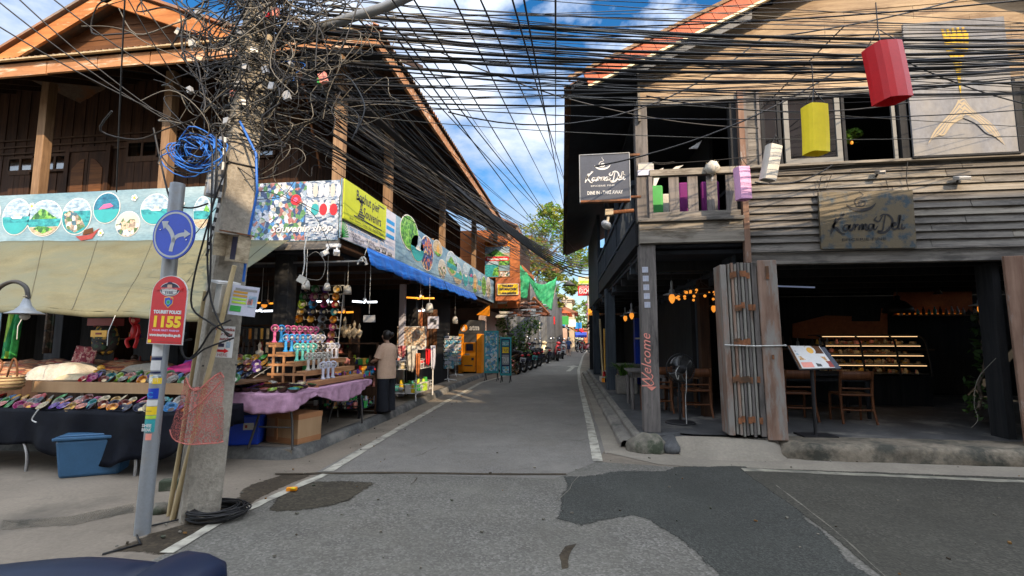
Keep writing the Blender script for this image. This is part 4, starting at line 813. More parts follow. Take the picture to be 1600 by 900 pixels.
# ------------------------------------------------------------------ concrete pole and what hangs on it
PB = at(308, 806, Z=0); PT = at(386, 180, Y=PB.y); PD = (PT - PB) / (PT.z)
def pole_at(z): return PB + PD * z
UP_ = thing('utility_pole', 'leaning square concrete utility pole buried in tangled cables', 'utility pole', PB)
mb = MB(); R4 = []
for z, w in ((-.02, .148), (.5, .146), (1.5, .138), (2.8, .128), (4.2, .118), (6.4, .10)):
    c = pole_at(z); R4.append((c, w))
vs = []; ang = radians(52)
for c, w in R4:
    for sx, sy in ((-1, -1), (1, -1), (1, 1), (-1, 1)):
        for k, (ox, oy) in enumerate(((0, .16), (.16, 0))):
            if (sx * sy) < 0: ox, oy = oy, ox
            x = sx * w * (1 - ox); y = sy * w * (1 - oy); vs.append((c.x + x * cos(ang) - y * sin(ang), c.y + x * sin(ang) + y * cos(ang), c.z))
mb.add(vs, [(i * 8 + j, i * 8 + (j + 1) % 8, (i + 1) * 8 + (j + 1) % 8, (i + 1) * 8 + j) for i in range(len(R4) - 1) for j in range(8)] + [tuple(range(40, 48))], 'concrete')
mb.build('shaft', UP_)
for z, dz in ((2.42, 0), (3.15, 0), (1.32, 0)):
    mb = MB(); c = pole_at(z); mb.tube([c + Vector((cos(a) * .185, sin(a) * .185, 0)) for a in [ang + pi / 4 + k * pi / 2 for k in range(5)]], .008, 'cable', 4); mb.build('strap', UP_)
for k in range(9):
    mb = MB(); c = pole_at(3.2 + .17 * k); a = rnd.uniform(-2.6, -.4); mb.box(c + Vector((cos(a) * .17, sin(a) * .17, 0)), (.07, .06, .05), 'silver', rz=a).build('clamp', UP_)
c = pole_at(3.05); mb = MB().box(c + Vector((-.12, -.14, .0)), (.12, .09, .42), 'grey', ry=.1).cyl(c + Vector((-.12, -.2, -.2)), c + Vector((-.1, -.2, .2)), .035, 'silver'); mb.build('splice_box', UP_)
# boxes, notices, poles, net
def boxthing(px, py, w, h, d, m, rz, ry, name, label, Y, extra=None):
    p = at(px, py, Y=Y); t = thing(name, label, 'box', p); mb = MB().box(p, (w, d, h), m, rz=rz, ry=ry); mb.build('case', t, bevel=.006)
    return t, p
t, p = boxthing(372, 389, .16, .24, .12, 'sand', -.35, .14, 'meter_box', 'open beige metal meter box strapped to the concrete pole', 3.88)
mb = MB(); T = Matrix.Translation(p) @ Matrix.Rotation(-.35, 4, 'Z') @ Matrix.Rotation(.14, 4, 'Y')
mb.add([T @ Vector(q) for q in ((.0, -.063, -.10), (.075, -.063, -.10), (.075, -.063, .10), (.0, -.063, .10))], [(0, 1, 2, 3)], 'ink'); mb.build('opening', t)
mb = MB().box(T @ Vector((-.1, -.1, .02)), (.02, .12, .2), 'sand', rz=-.5, ry=.14).box(T @ Vector((.0, -.03, .135)), (.2, .2, .012), 'rust', rz=-.35, ry=.2); mb.build('lid', t)
t, p = boxthing(354, 467, .10, .25, .16, 'offwhite', -.45, .2, 'junction_box', 'white plastic junction box tilted on the concrete pole', 3.84)
mb = MB().box(p + Vector((0, -.02, .14)), (.13, .19, .02), 'white', rz=-.45, ry=.2); mb.build('lid', t)
mb = MB(); p = at(381, 470, Y=3.86); T = Matrix.Translation(p) @ Matrix.Rotation(.5, 4, 'Z') @ Matrix.Rotation(.12, 4, 'Y')
def card(mb, T, w, h, m, d=.012): vs = [T @ Vector(q) for q in ((-w / 2, 0, -h / 2), (w / 2, 0, -h / 2), (w / 2, 0, h / 2), (-w / 2, 0, h / 2))]; mb.prism(vs, T.to_3x3() @ Vector((0, d, 0)), m)
card(mb, T, .21, .26, 'palelilac')
def tq(mb, T, x0, x1, z0, z1, m, e=.002): mb.prism([T @ Vector(q) for q in ((x0, -e, z0), (x1, -e, z0), (x1, -e, z1), (x0, -e, z1))], T.to_3x3() @ Vector((0, -.001, 0)), m)
for z in (.06, .03, 0, -.03): tq(mb, T, -.09, .02, z, z + .018, 'gold' if z > 0 else 'lime')
tq(mb, T, .035, .095, -.05, .05, 'skyblue'); tq(mb, T, -.095, -.01, -.1, -.05, 'green'); tq(mb, T, .03, .07, -.03, .02, 'salmon'); tq(mb, T, -.08, .09, .085, .105, 'grey')
solo(mb, 'notice_board', 'small colourful tour notice board beside the white junction box', 'notice', p)
mb = MB(); p = at(350, 534, Y=3.86); T = Matrix.Translation(p) @ Matrix.Rotation(.25, 4, 'Z') @ Matrix.Rotation(.06, 4, 'Y'); card(mb, T, .155, .27, 'white', .004)
R3 = T.to_3x3()
for z, s_ in ((.095, 'Motorbike'), (.055, 'For Rent'), (.015, 'Laundry')): mb.text(s_, .036, T @ Vector((0, -.001, z)), R3 @ X3, R3 @ Z3, 'brownred', e=.002, bold=.001)
tq(mb, T, -.055, .005, -.045, -.015, 'ink'); tq(mb, T, .02, .055, -.05, -.0, 'skyblue'); mb.poly([T @ Vector(q) for q in ((-.045, -.003, -.088), (.01, -.003, -.088), (.01, -.003, -.1), (.05, -.003, -.078), (.01, -.003, -.056), (.01, -.003, -.068), (-.045, -.003, -.068))], 'red'); mb.text('HERE', .036, T @ Vector((0, -.001, -.125)), R3 @ X3, R3 @ Z3, 'brownred', e=.002)
solo(mb, 'notice', 'white motorbike rent and laundry notice taped to the pole', 'notice', p)
def stick(p0, p1, r, label, m='bamboo'):
    a, b = p0, p1; n = 8; pts = [a.lerp(b, i / n) + Vector((noise.noise(Vector((i, a.x, 0))) * .008, 0, 0)) for i in range(n + 1)]
    mb = MB().tube(pts, [r * (1.1 - .25 * i / n + (.12 if i % 3 == 1 else 0)) for i in range(n + 1)], m, 8); solo(mb, 'wooden_stick', label, 'stick', a, group='sticks leaning on the pole')
stick(at(264, 806, Z=0), at(321, 455, Y=3.82), .018, 'thin bamboo stick leaning on the left side of the pole'); stick(at(270, 812, Z=0), at(367, 415, Y=3.74), .021, 'thicker pale pole with a wire leaning across the concrete pole')
mb = MB(); T0, T1, B0, B1 = at(292, 600, Y=3.86), at(352, 592, Y=3.86), at(268, 672, Y=3.80), at(352, 690, Y=3.86)
def netf(s, t):
    a = T0.lerp(T1, s); b = B0.lerp(B1, s); q = a.lerp(b, t); d = noise.noise(Vector((s * 4, t * 4, 2))) * .03
    return q + Vector((0, -.02 - .11 * sin(pi * min(1, s * 1.2)) + d, d * .6 - .05 * sin(s * pi) * t + .06 * (t < .05) * sin(s * 9)))
mb.sheet(netf, 16, 12, 'rednet'); mb.tube([netf(s / 10, .02 + .0 * s) for s in range(11)], .006, 'patchnet', 5); mb.tube([netf(s / 10, .99) for s in range(11)], .005, 'patchnet', 5); mb.tube([at(283, 655, Y=3.72), at(316, 628, Y=3.68), at(345, 596, Y=3.72)], .006, 'patchnet', 5)
solo(mb, 'net', 'torn faded red mesh net wrapped round the foot of the pole', 'net', T0)
c = at(338, 806, Z=.02); mb = MB()
for k in range(16):
    r0 = .15 + .07 * rnd.random(); dx, dy = rnd.uniform(-.03, .03), rnd.uniform(-.02, .02)
    mb.tube([c + Vector((dx + r0 * 1.15 * cos(a), dy + r0 * .95 * sin(a), .01 + k * .005 + .01 * sin(a * 2 + k))) for a in [2 * pi * j / 20 for j in range(21)]], .007, 'cable', 5)
mb.tube([c + Vector((-.2, -.05, 0)), c + Vector((-.45, -.35, -.01)), at(220, 850, Z=.01), at(160, 866, Z=.01)], .008, 'cable', 5)
solo(mb, 'cable_coil', 'coil of black cable lying on the wet ground by the pole', 'cable coil', c)
mb = MB().box(at(456, 764, Z=.03), (.1, .045, .03), 'orange', rz=.3); mb.sphere(at(458, 763, Z=.045), (.03, .018, .012), 'yellow', 8); solo(mb, 'road_stud', 'broken yellow road stud lying on the white line', 'road stud', at(456, 764, Z=.0))
mb = MB(); p = at(250, 800, Z=.0)
mb.sphere((0, 0, 0), 1, 'rock', 14); mb.v = [tuple(p + Vector((v[0] * .1, v[1] * .09, .02 + v[2] * .06)) * 1.0 + Vector((noise.noise(Vector(v) * 2) * .03, 0, noise.noise(Vector(v) * 3) * .02))) for v in mb.v]; solo(mb, 'rubble', 'lump of broken rubble between sign post and pole', 'rubble', p)
mb = MB().box(at(268, 757, Z=.05), (.2, .12, .11), 'rock', rz=.4); solo(mb, 'concrete_block', 'small dark concrete block behind the leaning pole', 'block', at(268, 757, Z=0), bevel=.015)
# ------------------------------------------------------------------ traffic sign post
SB = at(222, 834, Z=0); ST = at(278, 288, Y=SB.y)
SP = thing('sign_post', 'grey steel sign post covered in stickers standing before the pole', 'sign post', SB)
mb = MB().cyl(SB, ST, .057, 'steelpole', n=20); mb.sphere(ST, (.057, .057, .012), 'steelpole', 16); mb.build('tube', SP)
def on_post(py): k = (at(250, py, Y=SB.y).z - SB.z) / (ST.z - SB.z); return SB.lerp(ST, k)
def wrap(py0, py1, a0, a1, m, name='sticker', texts=()):
    c0, c1 = on_post(py1), on_post(py0); r = .0585; n = 10; vs = []
    for k in range(n + 1):
        a = -pi / 2 + a0 + (a1 - a0) * k / n
        for c in (c0, c1): vs.append(c + Vector((cos(a) * r, sin(a) * r, 0)))
    mb = MB().add(vs, [(2 * i, 2 * i + 2, 2 * i + 3, 2 * i + 1) for i in range(n)], m, True)
    for s_, t, sz, mm, wd in texts: mb.text(s_, sz, c0.lerp(c1, t) + Vector((0, -.0605, 0)), X3, Z3, mm, width=wd, e=.001, bold=.001)
    mb.build(name, SP)
wrap(537, 556, -1, 1.0, 'white'); wrap(558, 562, -1, 1, 'navy'); wrap(563, 578, -1, .9, 'white'); wrap(580, 583, -1, 1, 'navy'); wrap(585, 598, -.8, 1.1, 'stickers'); wrap(590, 599, .1, 1.25, 'yellow'); wrap(606, 622, -.6, 1., 'blue', texts=(('C', .15, .06, 'cyan', .055),)); wrap(624, 633, -.9, 1, 'white'); wrap(634, 647, -.9, 1, 'yellow', texts=(('____', .5, .02, 'ink', .06),)); wrap(648, 653, -.9, 1, 'lime'); wrap(654, 674, -.95, .95, 'teal', texts=(('SHEE', .42, .034, 'white', .085), ('BREAK', .10, .034, 'white', .085))); wrap(676, 686, -.1, .7, 'salmon')
# round blue sign
c = at(271, 366.5, Y=SB.y - .085); T = Matrix.Translation(c) @ Matrix.Rotation(radians(-4), 4, 'Z') @ Matrix.Rotation(radians(7), 4, 'Y')
R3 = T.to_3x3(); su_, sv_ = R3 @ X3, R3 @ Z3; DS = thing('traffic_sign', 'round blue traffic sign with white forked left and right arrows', 'traffic sign', c); Rr = .207
mb = MB(); P0 = ellpts(c, su_, sv_, Rr, Rr, n=48); mb.prism([q for q in P0], -(su_.cross(sv_)) * .012, 'blue')
mb.s = [False] * len(mb.s)
def ring(r0, r1, m, e): 
    a = ellpts(c, su_, sv_, r0, r0, n=48, e=e); b = ellpts(c, su_, sv_, r1, r1, n=48, e=e); mb.add(a + b, [(i, (i + 1) % 48, 48 + (i + 1) % 48, 48 + i) for i in range(48)], m)
ring(.178, .194, 'silver', .002)
q = .207 / 40
def S2(pts, w): mb.stroke([(x * q, -y * q) for x, y in pts], w * q, c, su_, sv_, 'silver', .002, 8)
S2([(.5, 27.5), (1, 18), (2, 10), (-2, 0), (-9, -8), (-17, -14)], 7.2); S2([(1.5, 14), (4, 6), (10, 1), (18, -1.5), (24, -2)], 6.4)
mb.poly([c + su_ * x * q - sv_ * y * q + su_.cross(sv_) * .003 for x, y in ((-26.5, -20), (-12.5, -21), (-14, -16), (-20, -7.5))][::-1], 'silver'); mb.poly([c + su_ * x * q - sv_ * y * q + su_.cross(sv_) * .003 for x, y in ((20, -10), (33, -3.5), (22, 4.5))][::-1], 'silver')
mb.build('disc', DS); MB().box(c + Vector((0, .035, .08)), (.14, .05, .025), 'metal').box(c + Vector((0, .035, -.08)), (.14, .05, .025), 'metal').build('clamps', DS)
mb = MB()
for x, z in ((-.135, .03), (.14, -.035)): mb.sphere(c + su_ * x + sv_ * z - su_.cross(sv_) * -.004, .006, 'chrome', 6)
mb.build('bolts', DS)
# tourist police sign
c = at(262.5, 484, Y=SB.y - .075); T = Matrix.Translation(c) @ Matrix.Rotation(radians(2.2), 4, 'Y'); R3 = T.to_3x3(); u_, v_ = R3 @ X3, R3 @ Z3; w_ = u_.cross(v_)
PS_ = thing('police_sign', 'red arched tourist police sign with yellow number 1155', 'sign', c)
def arch(w, h, k=1.):
    pts = [(-w, -h), (w, -h)] + [(w * cos(a), h - w * .92 + w * .92 * sin(a)) for a in [pi * i / 20 for i in range(21)]]
    return pts
def PZ(pts, e): return [c + u_ * x + v_ * z + w_ * e for x, z in pts]
mb = MB(); H_ = .283; W2 = .163
mb.prism(PZ(arch(W2, H_), 0), -w_ * .008, 'white'); mb.poly(PZ(arch(W2 - .006, H_ - .006), .002), 'red')
def E2(x, z, a, b, m, e, a0=0, a1=2 * pi): mb.poly(ellpts(c + u_ * x + v_ * z, u_, v_, a, b, a0, a1, 24, e), m)
E2(0, .168, .092, .058, 'white', .004); E2(0, .168, .087, .053, 'ink', .005); E2(0, .15, .07, .03, 'white', .006, pi, 2 * pi); mb.prism(PZ([(-.07, .152), (.07, .152), (.07, .166), (-.07, .166)], .0055), w_ * .001, 'white')
E2(.0, .192, .022, .027, 'skinpale', .008); E2(.0, .21, .027, .02, 'navy', .009, 0, pi); mb.prism(PZ([(-.03, .208), (.03, .208), (.026, .213), (-.026, .213)], .0095), w_ * .001, 'ink'); mb.poly(PZ([(-.05, .165), (.05, .165), (.03, .182), (-.03, .182)], .0075), 'white')
mb.poly(PZ([(-.125, .155), (-.09, .162), (.0, .176), (.09, .162), (.125, .155), (.11, .17), (.125, .185), (.0, .192 - .012), (-.125, .185), (-.11, .17)][::1], .0098), 'red')
mb.text('TOURIST POLICE', .02, c + v_ * .163, u_, v_, 'white', width=.15, e=.0105); mb.text('1155', .03, c + v_ * .131, u_, v_, 'ink', width=.07, e=.010, bold=.001)
mb.poly(PZ([(-.042, .1), (.0, .108), (.042, .1), (.04, .05), (0, .012), (-.04, .05)], .004), 'gold'); mb.poly(PZ([(-.036, .094), (.0, .102), (.036, .094), (.034, .053), (0, .02), (-.034, .053)], .005), 'blue'); E2(0, .062, .021, .021, 'mint', .006); E2(0, .062, .012, .012, 'green', .007); E2(.025, .088, .01, .008, 'red', .006)
mb.text('TOURIST POLICE', .036, c - v_ * .031, u_, v_, 'white', width=.255, e=.004, bold=.0025); mb.text('1155', .12, c - v_ * .139, u_, v_, 'yellow', width=.25, e=.004, bold=.006)
mb.text('YOUR FIRST FRIEND', .02, c - v_ * .176, u_, v_, 'lilacpink', width=.255, e=.004, bold=.001); mb.text('www.touristpolice.go.th', .03, c - v_ * .217, u_, v_, 'white', width=.285, e=.004, bold=.002); mb.prism(PZ([(-.15, -.272), (-.12, -.272), (-.12, -.248), (-.15, -.248)], .004), w_ * .001, 'yellow'); mb.prism(PZ([(-.09, -.262), (.14, -.262), (.14, -.259), (-.09, -.259)], .004), w_ * .001, 'brownred')
mb.build('plate', PS_); MB().box(c + Vector((0, .03, .1)), (.14, .04, .02), 'metal').box(c + Vector((0, .03, -.1)), (.14, .04, .02), 'metal').build('clamps', PS_)
# ------------------------------------------------------------------ overhead cables
def sagline(a, b, sag, n=14): return [a.lerp(b, i / n) - Z3 * sag * 4 * (i / n) * (1 - i / n) for i in range(n + 1)]
def cable(a, b, sag, r, label, group, m='cable', n=14):
    mb = MB().tube(sagline(a, b, sag, n), r, m, 4); return solo(mb, 'overhead_cable', label, 'cable', a, group)
U = rnd.uniform
GA = ('black cable strung high across the road from the tangled pole to the right', 'cables strung across the road')
for i in range(54):
    k = rnd.random(); ye = U(35, 98) if k < .6 else U(95, 170) if k < .85 else U(-60, 30) if k < .93 else U(170, 240)
    ys = U(-40, 60) if ye < 60 else U(0, 175)
    a = at(U(400, 520), ys, Y=U(4.0, 4.6)); b = at(1760, ye + U(-8, 8), Y=U(4.9, 6.6)); cable(a, b, U(-.05, .28), rnd.choice((.0035, .004, .005, .006, .009)), *GA, m=rnd.choice(('cable', 'cable', 'cable', 'cable_slate', 'cable_grey')), n=16)
for i in range(6): a = at(470, 20 + i * 14, Y=4.2); cable(a, at(1760, 62 + i * 6, Y=5.6), .1 + .03 * i, .017, 'thick black bundled cable strung across the road under the thin ones', 'thick bundles across the road', n=16)
GB = ('dark cable running down the street from the tangled pole along the wooden eave', 'cables running down the street')
for i in range(64):
    a = at(U(420, 560), U(60, 215), Y=U(4.1, 4.5)); b = at(U(845, 905), U(372, 432), Y=U(26, 34)); cable(a, b, U(0, .9), rnd.choice((.006, .007, .009)), *GB, m=rnd.choice(('cable', 'cable', 'cable', 'cable_grey')), n=18)
for i in range(7): cable(at(500 + i * 12, 120 + i * 8, Y=4.3), at(905 + i * 8, 405 + i * 3, Y=30), .5 + .08 * i, .022, 'thick black bundle running down the street past the eave', 'thick bundles down the street', n=18)
GC = ('thin black wire running overhead along the street against the sky', 'wires against the sky')
for x0, y0, x1, y1 in ((635, -20, 905, 405), (700, -20, 880, 330), (742, -20, 895, 300), (795, -20, 900, 330), (815, -20, 890, 360), (868, -20, 868, 250), (600, 20, 940, 430), (620, 60, 900, 420), (560, 30, 905, 380), (600, -20, 800, 260)): cable(at(x0, y0, Y=3.2), at(x1, y1, Y=34), .25, .008, *GC)
GD = ('black wire slanting from the tangled pole up over the gabled roof', 'wires over the left roof')
for x0, y0, x1, y1 in ((-20, -12, 290, 205), (10, -20, 275, 195), (190, -20, 340, 215), (60, -20, 330, 160), (205, -20, 420, 250), (195, 0, 182, 300), (-20, 30, 330, 210)): cable(at(x0, y0, Y=3.2), at(x1, y1, Y=4.05), .06, .006, *GD)
GE = ('black wire drooping in a curve before the cafe front', 'drooping wires before the cafe')
for x0, y0, x1, y1, s in ((700, 175, 1190, 60, .55), (1190, 60, 1620, -40, .1), (600, 40, 1185, 200, .3), (930, 260, 1360, 75, .22), (1010, 150, 1420, 160, .15), (1180, 285, 1300, 258, .1), (1380, 80, 1640, 170, .08), (880, 150, 1500, 130, .12), (1320, 40, 1190, 170, .0)): cable(at(x0, y0, Y=5.2), at(x1, y1, Y=6.4), s, .009, *GE)
GF = ('black wire clipped along the grey clapboard wall', 'wires on the cafe wall')
for pts in (((1180, 270), (1280, 262), (1400, 250), (1500, 244), (1600, 239)), ((1278, 300), (1283, 276), (1300, 271), (1290, 296), (1420, 300), (1416, 280), (1418, 250)), ((1384, 280), (1388, 296), (1350, 300)), ((1330, 266), (1420, 263), (1520, 258))):
    mb = MB().tube([at(x, y, Y=7.40) for x, y in pts], .006, 'cable', 5); solo(mb, 'wall_cable', GF[0], 'cable', at(*pts[0], Y=7.4), GF[1])
# the tangle round the pole
def smooth(P, k=4):
    out = []
    for i in range(len(P) - 1):
        p0, p1, p2, p3 = P[max(i - 1, 0)], P[i], P[i + 1], P[min(i + 2, len(P) - 1)]
        for j in range(k): t = j / k; out.append(.5 * ((2 * p1) + (p2 - p0) * t + (2 * p0 - 5 * p1 + 4 * p2 - p3) * t * t + (3 * p1 - p0 - 3 * p2 + p3) * t ** 3))
    return out + [P[-1]]
mb = MB(); r5 = random.Random(5)
for i in range(215):
    z = r5.triangular(3.0, 5.6, 4.75); c = pole_at(z); n = r5.randint(4, 7); P = []; wd = r5.choice((.16, .25, .4, .6)); side = r5.choice((-.25, .1, .35, .6)) * wd * 1.6
    n += 4; a_ = r5.uniform(0, 6.3); da = r5.choice((-1, 1)) * r5.uniform(.55, .95); q_ = Vector((side + r5.gauss(0, wd * .5), r5.gauss(-.05, .18), r5.gauss(0, wd * .3))); v_ = Vector((r5.gauss(0, .06), r5.gauss(0, .03), r5.gauss(0, .05)))
    for k in range(n): a_ += da * r5.uniform(.7, 1.3); rr_ = wd * r5.uniform(.35, .85); P.append(c + q_ + v_ * k + Vector((cos(a_) * rr_, sin(a_ * .7) * .08, sin(a_) * rr_ * .8)))
    m = r5.choice(('cable', 'cable', 'cable', 'cable', 'cable', 'cable_grey', 'cable_grey')) if r5.random() > .03 else r5.choice(('cable_blue', 'cable_grey', 'cable_grey')); mb.tube(smooth(P), r5.choice((.004, .005, .006, .008)), m, 4)
for i in range(26):
    c = pole_at(r5.uniform(3.6, 5.2)); d = r5.uniform(.5, 1.5); h = r5.uniform(.4, 1.3); a = c + Vector((r5.uniform(-.5, .3), -.1, 0)); b = a + Vector((d * r5.choice((-.35, .8)), r5.uniform(-.2, .5), r5.uniform(-.2, .2))); mb.tube(sagline(a, b, h * .5, 12), .005, r5.choice(('cable', 'cable_grey')), 4)
for i in range(40):
    c = pole_at(r5.uniform(3.2, 5.2)); R_ = r5.uniform(.14, .24); a0 = r5.uniform(0, 6); dz = r5.uniform(-.2, .2)
    mb.tube([c + Vector((R_ * cos(a0 + t * .5), R_ * sin(a0 + t * .5), dz * t / 12)) for t in range(14)], .007, r5.choice(('cable', 'cable_grey')), 4)
tag(solo(mb, 'cable_tangle', 'dense tangle of dark cables wound round the top of the concrete pole', 'cable tangle', pole_at(4.5)), kind='stuff')
mb = MB()
for px, py, sz, m in ((300, 68, .05, 'cable_white'), (310, 20, .05, 'silver'), (280, 50, .05, 'offwhite'), (362, 62, .05, 'offwhite'), (297, 141, .045, 'silver'), (448, 150, .06, 'silver'), (425, 135, .05, 'metal'), (415, 110, .05, 'metal'), (455, 100, .03, 'silver'), (430, 20, .06, 'salmon'), (418, 25, .05, 'red'), (505, 122, .07, 'salmon'), (500, 127, .035, 'green'), (365, 145, .05, 'salmon'), (420, 60, .04, 'sand')):
    mb.box(at(px, py, Y=3.95), (sz, .04, sz * 1.3), m, ry=rnd.uniform(-.6, .6))
tag(solo(mb, 'splice_boxes', 'small grey splice boxes and coloured tags caught in the cable tangle', 'splice boxes', at(400, 90, Y=3.95)), kind='stuff')
mb = MB(); c = at(303, 238, Y=3.75)
for i in range(24):
    r0 = r5.uniform(.10, .22); ox, oz = r5.gauss(0, .04), r5.gauss(0, .03); ph = r5.uniform(0, 6); mb.tube([c + Vector((ox + r0 * 1.15 * cos(a), r5.uniform(-.01, .01) + .05 * sin(a * 2 + ph), oz + r0 * .75 * sin(a) + .02 * sin(3 * a + ph))) for a in [2 * pi * j / 18 for j in range(r5.choice((14, 17, 19)))]], .006, 'cable_blue' if i % 3 else 'cable', 5)
solo(mb, 'cable_coil', 'bundle of bright blue cable coils hanging left of the pole top', 'cable coil', c)
mb = MB().tube([at(375, 190, Y=3.84), at(400, 240, Y=3.84), at(402, 300, Y=3.86), at(388, 370, Y=3.9), at(380, 440, Y=3.95)], .011, 'cable_blue', 6); solo(mb, 'hanging_cable', 'bright blue cable running down the right side of the pole', 'cable', at(380, 300, Y=3.86))
for k, pts in enumerate((((345, 200), (352, 260), (330, 330), (324, 400), (330, 470), (352, 520), (362, 525)), ((338, 210), (336, 300), (322, 360), (304, 430), (300, 480), (330, 505), (358, 522)), ((332, 240), (330, 340), (328, 440), (318, 470)), ((360, 500), (332, 515), (312, 545), (292, 562), (284, 540), (290, 520)), ((365, 528), (320, 545), (300, 560), (286, 555), (283, 535), (300, 530)), ((240, 200), (262, 300), (275, 320), (300, 325), (325, 318)))):
    mb = MB().tube(smooth([at(x, y, Y=3.72 - .01 * k) for x, y in pts]), .008, 'cable', 5); solo(mb, 'hanging_cable', 'black cable looping down the front of the concrete pole', 'cable', at(*pts[0], Y=3.72), 'cables looping down the pole')
mb = MB(); P = smooth([at(x, y, Y=3.73) for x, y in ((352, 215), (345, 300), (332, 360), (323, 400))])
mb.tube(P, .012, 'cable', 6)
for i in range(0, len(P) - 1): mb.tube([P[i], P[i].lerp(P[i + 1], .5)], .0128, 'cable_white', 6)
solo(mb, 'hanging_cable', 'black and white striped cable down the left edge of the pole', 'cable', P[0])
mb = MB().tube([at(468, 56, Y=4.3), at(540, 30, Y=4.1), at(600, 12, Y=3.95), at(690, -30, Y=3.7)], .045, 'steelpole', 10); solo(mb, 'lamp_arm', 'pale grey pipe arm slanting up from the pole', 'pipe', at(468, 56, Y=4.3))
# ------------------------------------------------------------------ front stall: tables, bowls, textiles
def wob(p, a=.02, f=3.): d = noise.noise_vector(Vector(p) * f); return Vector(p) + d * a
def clutter(mb, x0, x1, y0, y1, z0, n, sz, mats, rr=rnd, hz=1.):
    for _ in range(n):
        s = rr.uniform(*sz); x, y = rr.uniform(x0, x1), rr.uniform(y0, y1); m = rr.choice(mats); k = rr.random()
        if k < .5: mb.box((x, y, z0 + s * .5 * hz), (s * rr.uniform(.6, 1.4), s * rr.uniform(.5, 1), s * hz), m, rz=rr.uniform(-.6, .6))
        elif k < .8: mb.sphere((x, y, z0 + s * .5), s * .55, m, 6)
        else: mb.cyl((x, y, z0), (x, y, z0 + s * 1.5 * hz), s * .35, m, s * .2, n=6)
ALLC = ['red', 'gold', 'navy', 'offwhite', 'green', 'magenta', 'orange', 'cyan', 'salmon', 'purple', 'coco', 'brownred', 'teal', 'cream', 'pink', 'lime', 'darkgrey']
def cloth_table(name, label, x0, x1, y0, y1, z, m, drop, legs, sag=.0, front_only=False):
    t = thing(name, label, 'table', ((x0 + x1) / 2, (y0 + y1) / 2, 0)); MB().bb(x0, x1, y0, y1, z - .04, z, 'tablewood').build('table_top', t)
    for lx, ly in legs:
        sx = 1 if lx < (x0 + x1) / 2 else -1
        MB().tube(smooth([Vector((lx + sx * .12, ly, z - .04)), Vector((lx + sx * .1, ly, z * .6)), Vector((lx, ly, z * .28)), Vector((lx - .01 * sx, ly, 0 if y0 < 5.6 else .13))], 3), .018, 'metal', 6).build('leg', t)
    return t
ZT = .72
FT = cloth_table('stall_table', 'long folding table draped in black plastic cloth with bowls on top', -9.2, -4.35, 5.08, 5.85, ZT, 'blackcloth', .5, ((-7.0, 5.1), (-6.5, 5.1), (-5.05, 5.1), (-4.5, 5.75)))
mb = MB(); xa, xb = -9.25, -4.3
def drape(s, t):
    x = xa + (xb - xa) * s; f = .035 * sin(x * 7) * t + .02 * sin(x * 17 + 1) * t + .03 * noise.noise(Vector((x * 2, t * 2, 0))); hem = .50 + .10 * sin(x * 2.1) + .05 * noise.noise(Vector((x * 3, 5, 0))) - .22 * max(0, s - .8) * 2 + .04 * sin(x * 9)
    return Vector((x, 5.06 - .03 * t - f, ZT + .006 - t * hem))
mb.sheet(drape, 110, 10, 'blackcloth'); mb.sheet(lambda s, t: Vector((xa + (xb - xa) * s, 5.06 + t * .8, ZT + .007 + .004 * noise.noise(Vector((s * 30, t * 5, 0))))), 60, 4, 'blackcloth'); mb.sheet(lambda s, t: Vector((xb + .03 * t * sin(s * 20), 5.06 + .8 * s, ZT + .006 - .25 * t)), 14, 4, 'blackcloth')
solo(mb, 'tablecloth', 'shiny black plastic cloth draped over the front stall table', 'tablecloth', (-6.5, 5.1, ZT), solid=.004)
mb = MB().tube(smooth([at(60, 640, Y=5.0), at(50, 655, Y=5.0), at(57, 660, Y=5.0)]), .008, 'cable_white', 5); solo(mb, 'tie_string', 'white knotted string tied on the black cloth edge', 'string', at(60, 650, Y=5.0))
# bowls
CN = {'red': 'red', 'gold': 'golden', 'navy': 'dark blue', 'offwhite': 'white', 'green': 'green', 'magenta': 'magenta', 'orange': 'orange', 'cyan': 'bright blue', 'salmon': 'salmon', 'purple': 'purple', 'black': 'black', 'lime': 'lime', 'coco': 'plain brown', 'teal': 'teal', 'pink': 'pink', 'cream': 'cream', 'silver': 'silver', 'brownred': 'dark red'}
BP = {}
def bowl(c):
    if c not in BP:
        if c in PCOL: mat(c + '_lacquer', dark(PCOL[c], .5), .3, 0, .45, 25, 60, 0, patch=dark(PCOL[c], .22), pscale=18, pamt=(.52, .6), coat=.3)
        cl = c + '_lacquer' if c in PCOL else c; mb = MB(); mb.lathe([(.0, .0), (.026, .001), (.052, .016), (.066, .046)], 'coco', n=16); mb.lathe([(.066, .046), (.063, .047), (.05, .02), (.028, .008), (.0, .006)], cl, n=16)
        mb.lathe([(.03, .0095), (.018, .0085), (.0, .0085)], rnd.choice(['cream', 'offwhite', 'coco', 'gold']), n=8); BP[c] = [mb.build('coconut_bowl'), False]
    o, used = BP[c]
    if not used: BP[c][1] = True; return o
    n = o.copy(); COL.objects.link(n); return n
def put_bowl(c, loc, rot, label, group, s=1.):
    o = bowl(c); o.location = loc; o.rotation_euler = rot; o.scale = (s,) * 3; tag(o, label, 'bowl', group)
MIX = ['red', 'gold', 'navy', 'offwhite', 'green', 'magenta', 'orange', 'cyan', 'salmon', 'purple', 'lime', 'teal', 'cream', 'brownred', 'navy', 'gold', 'offwhite']
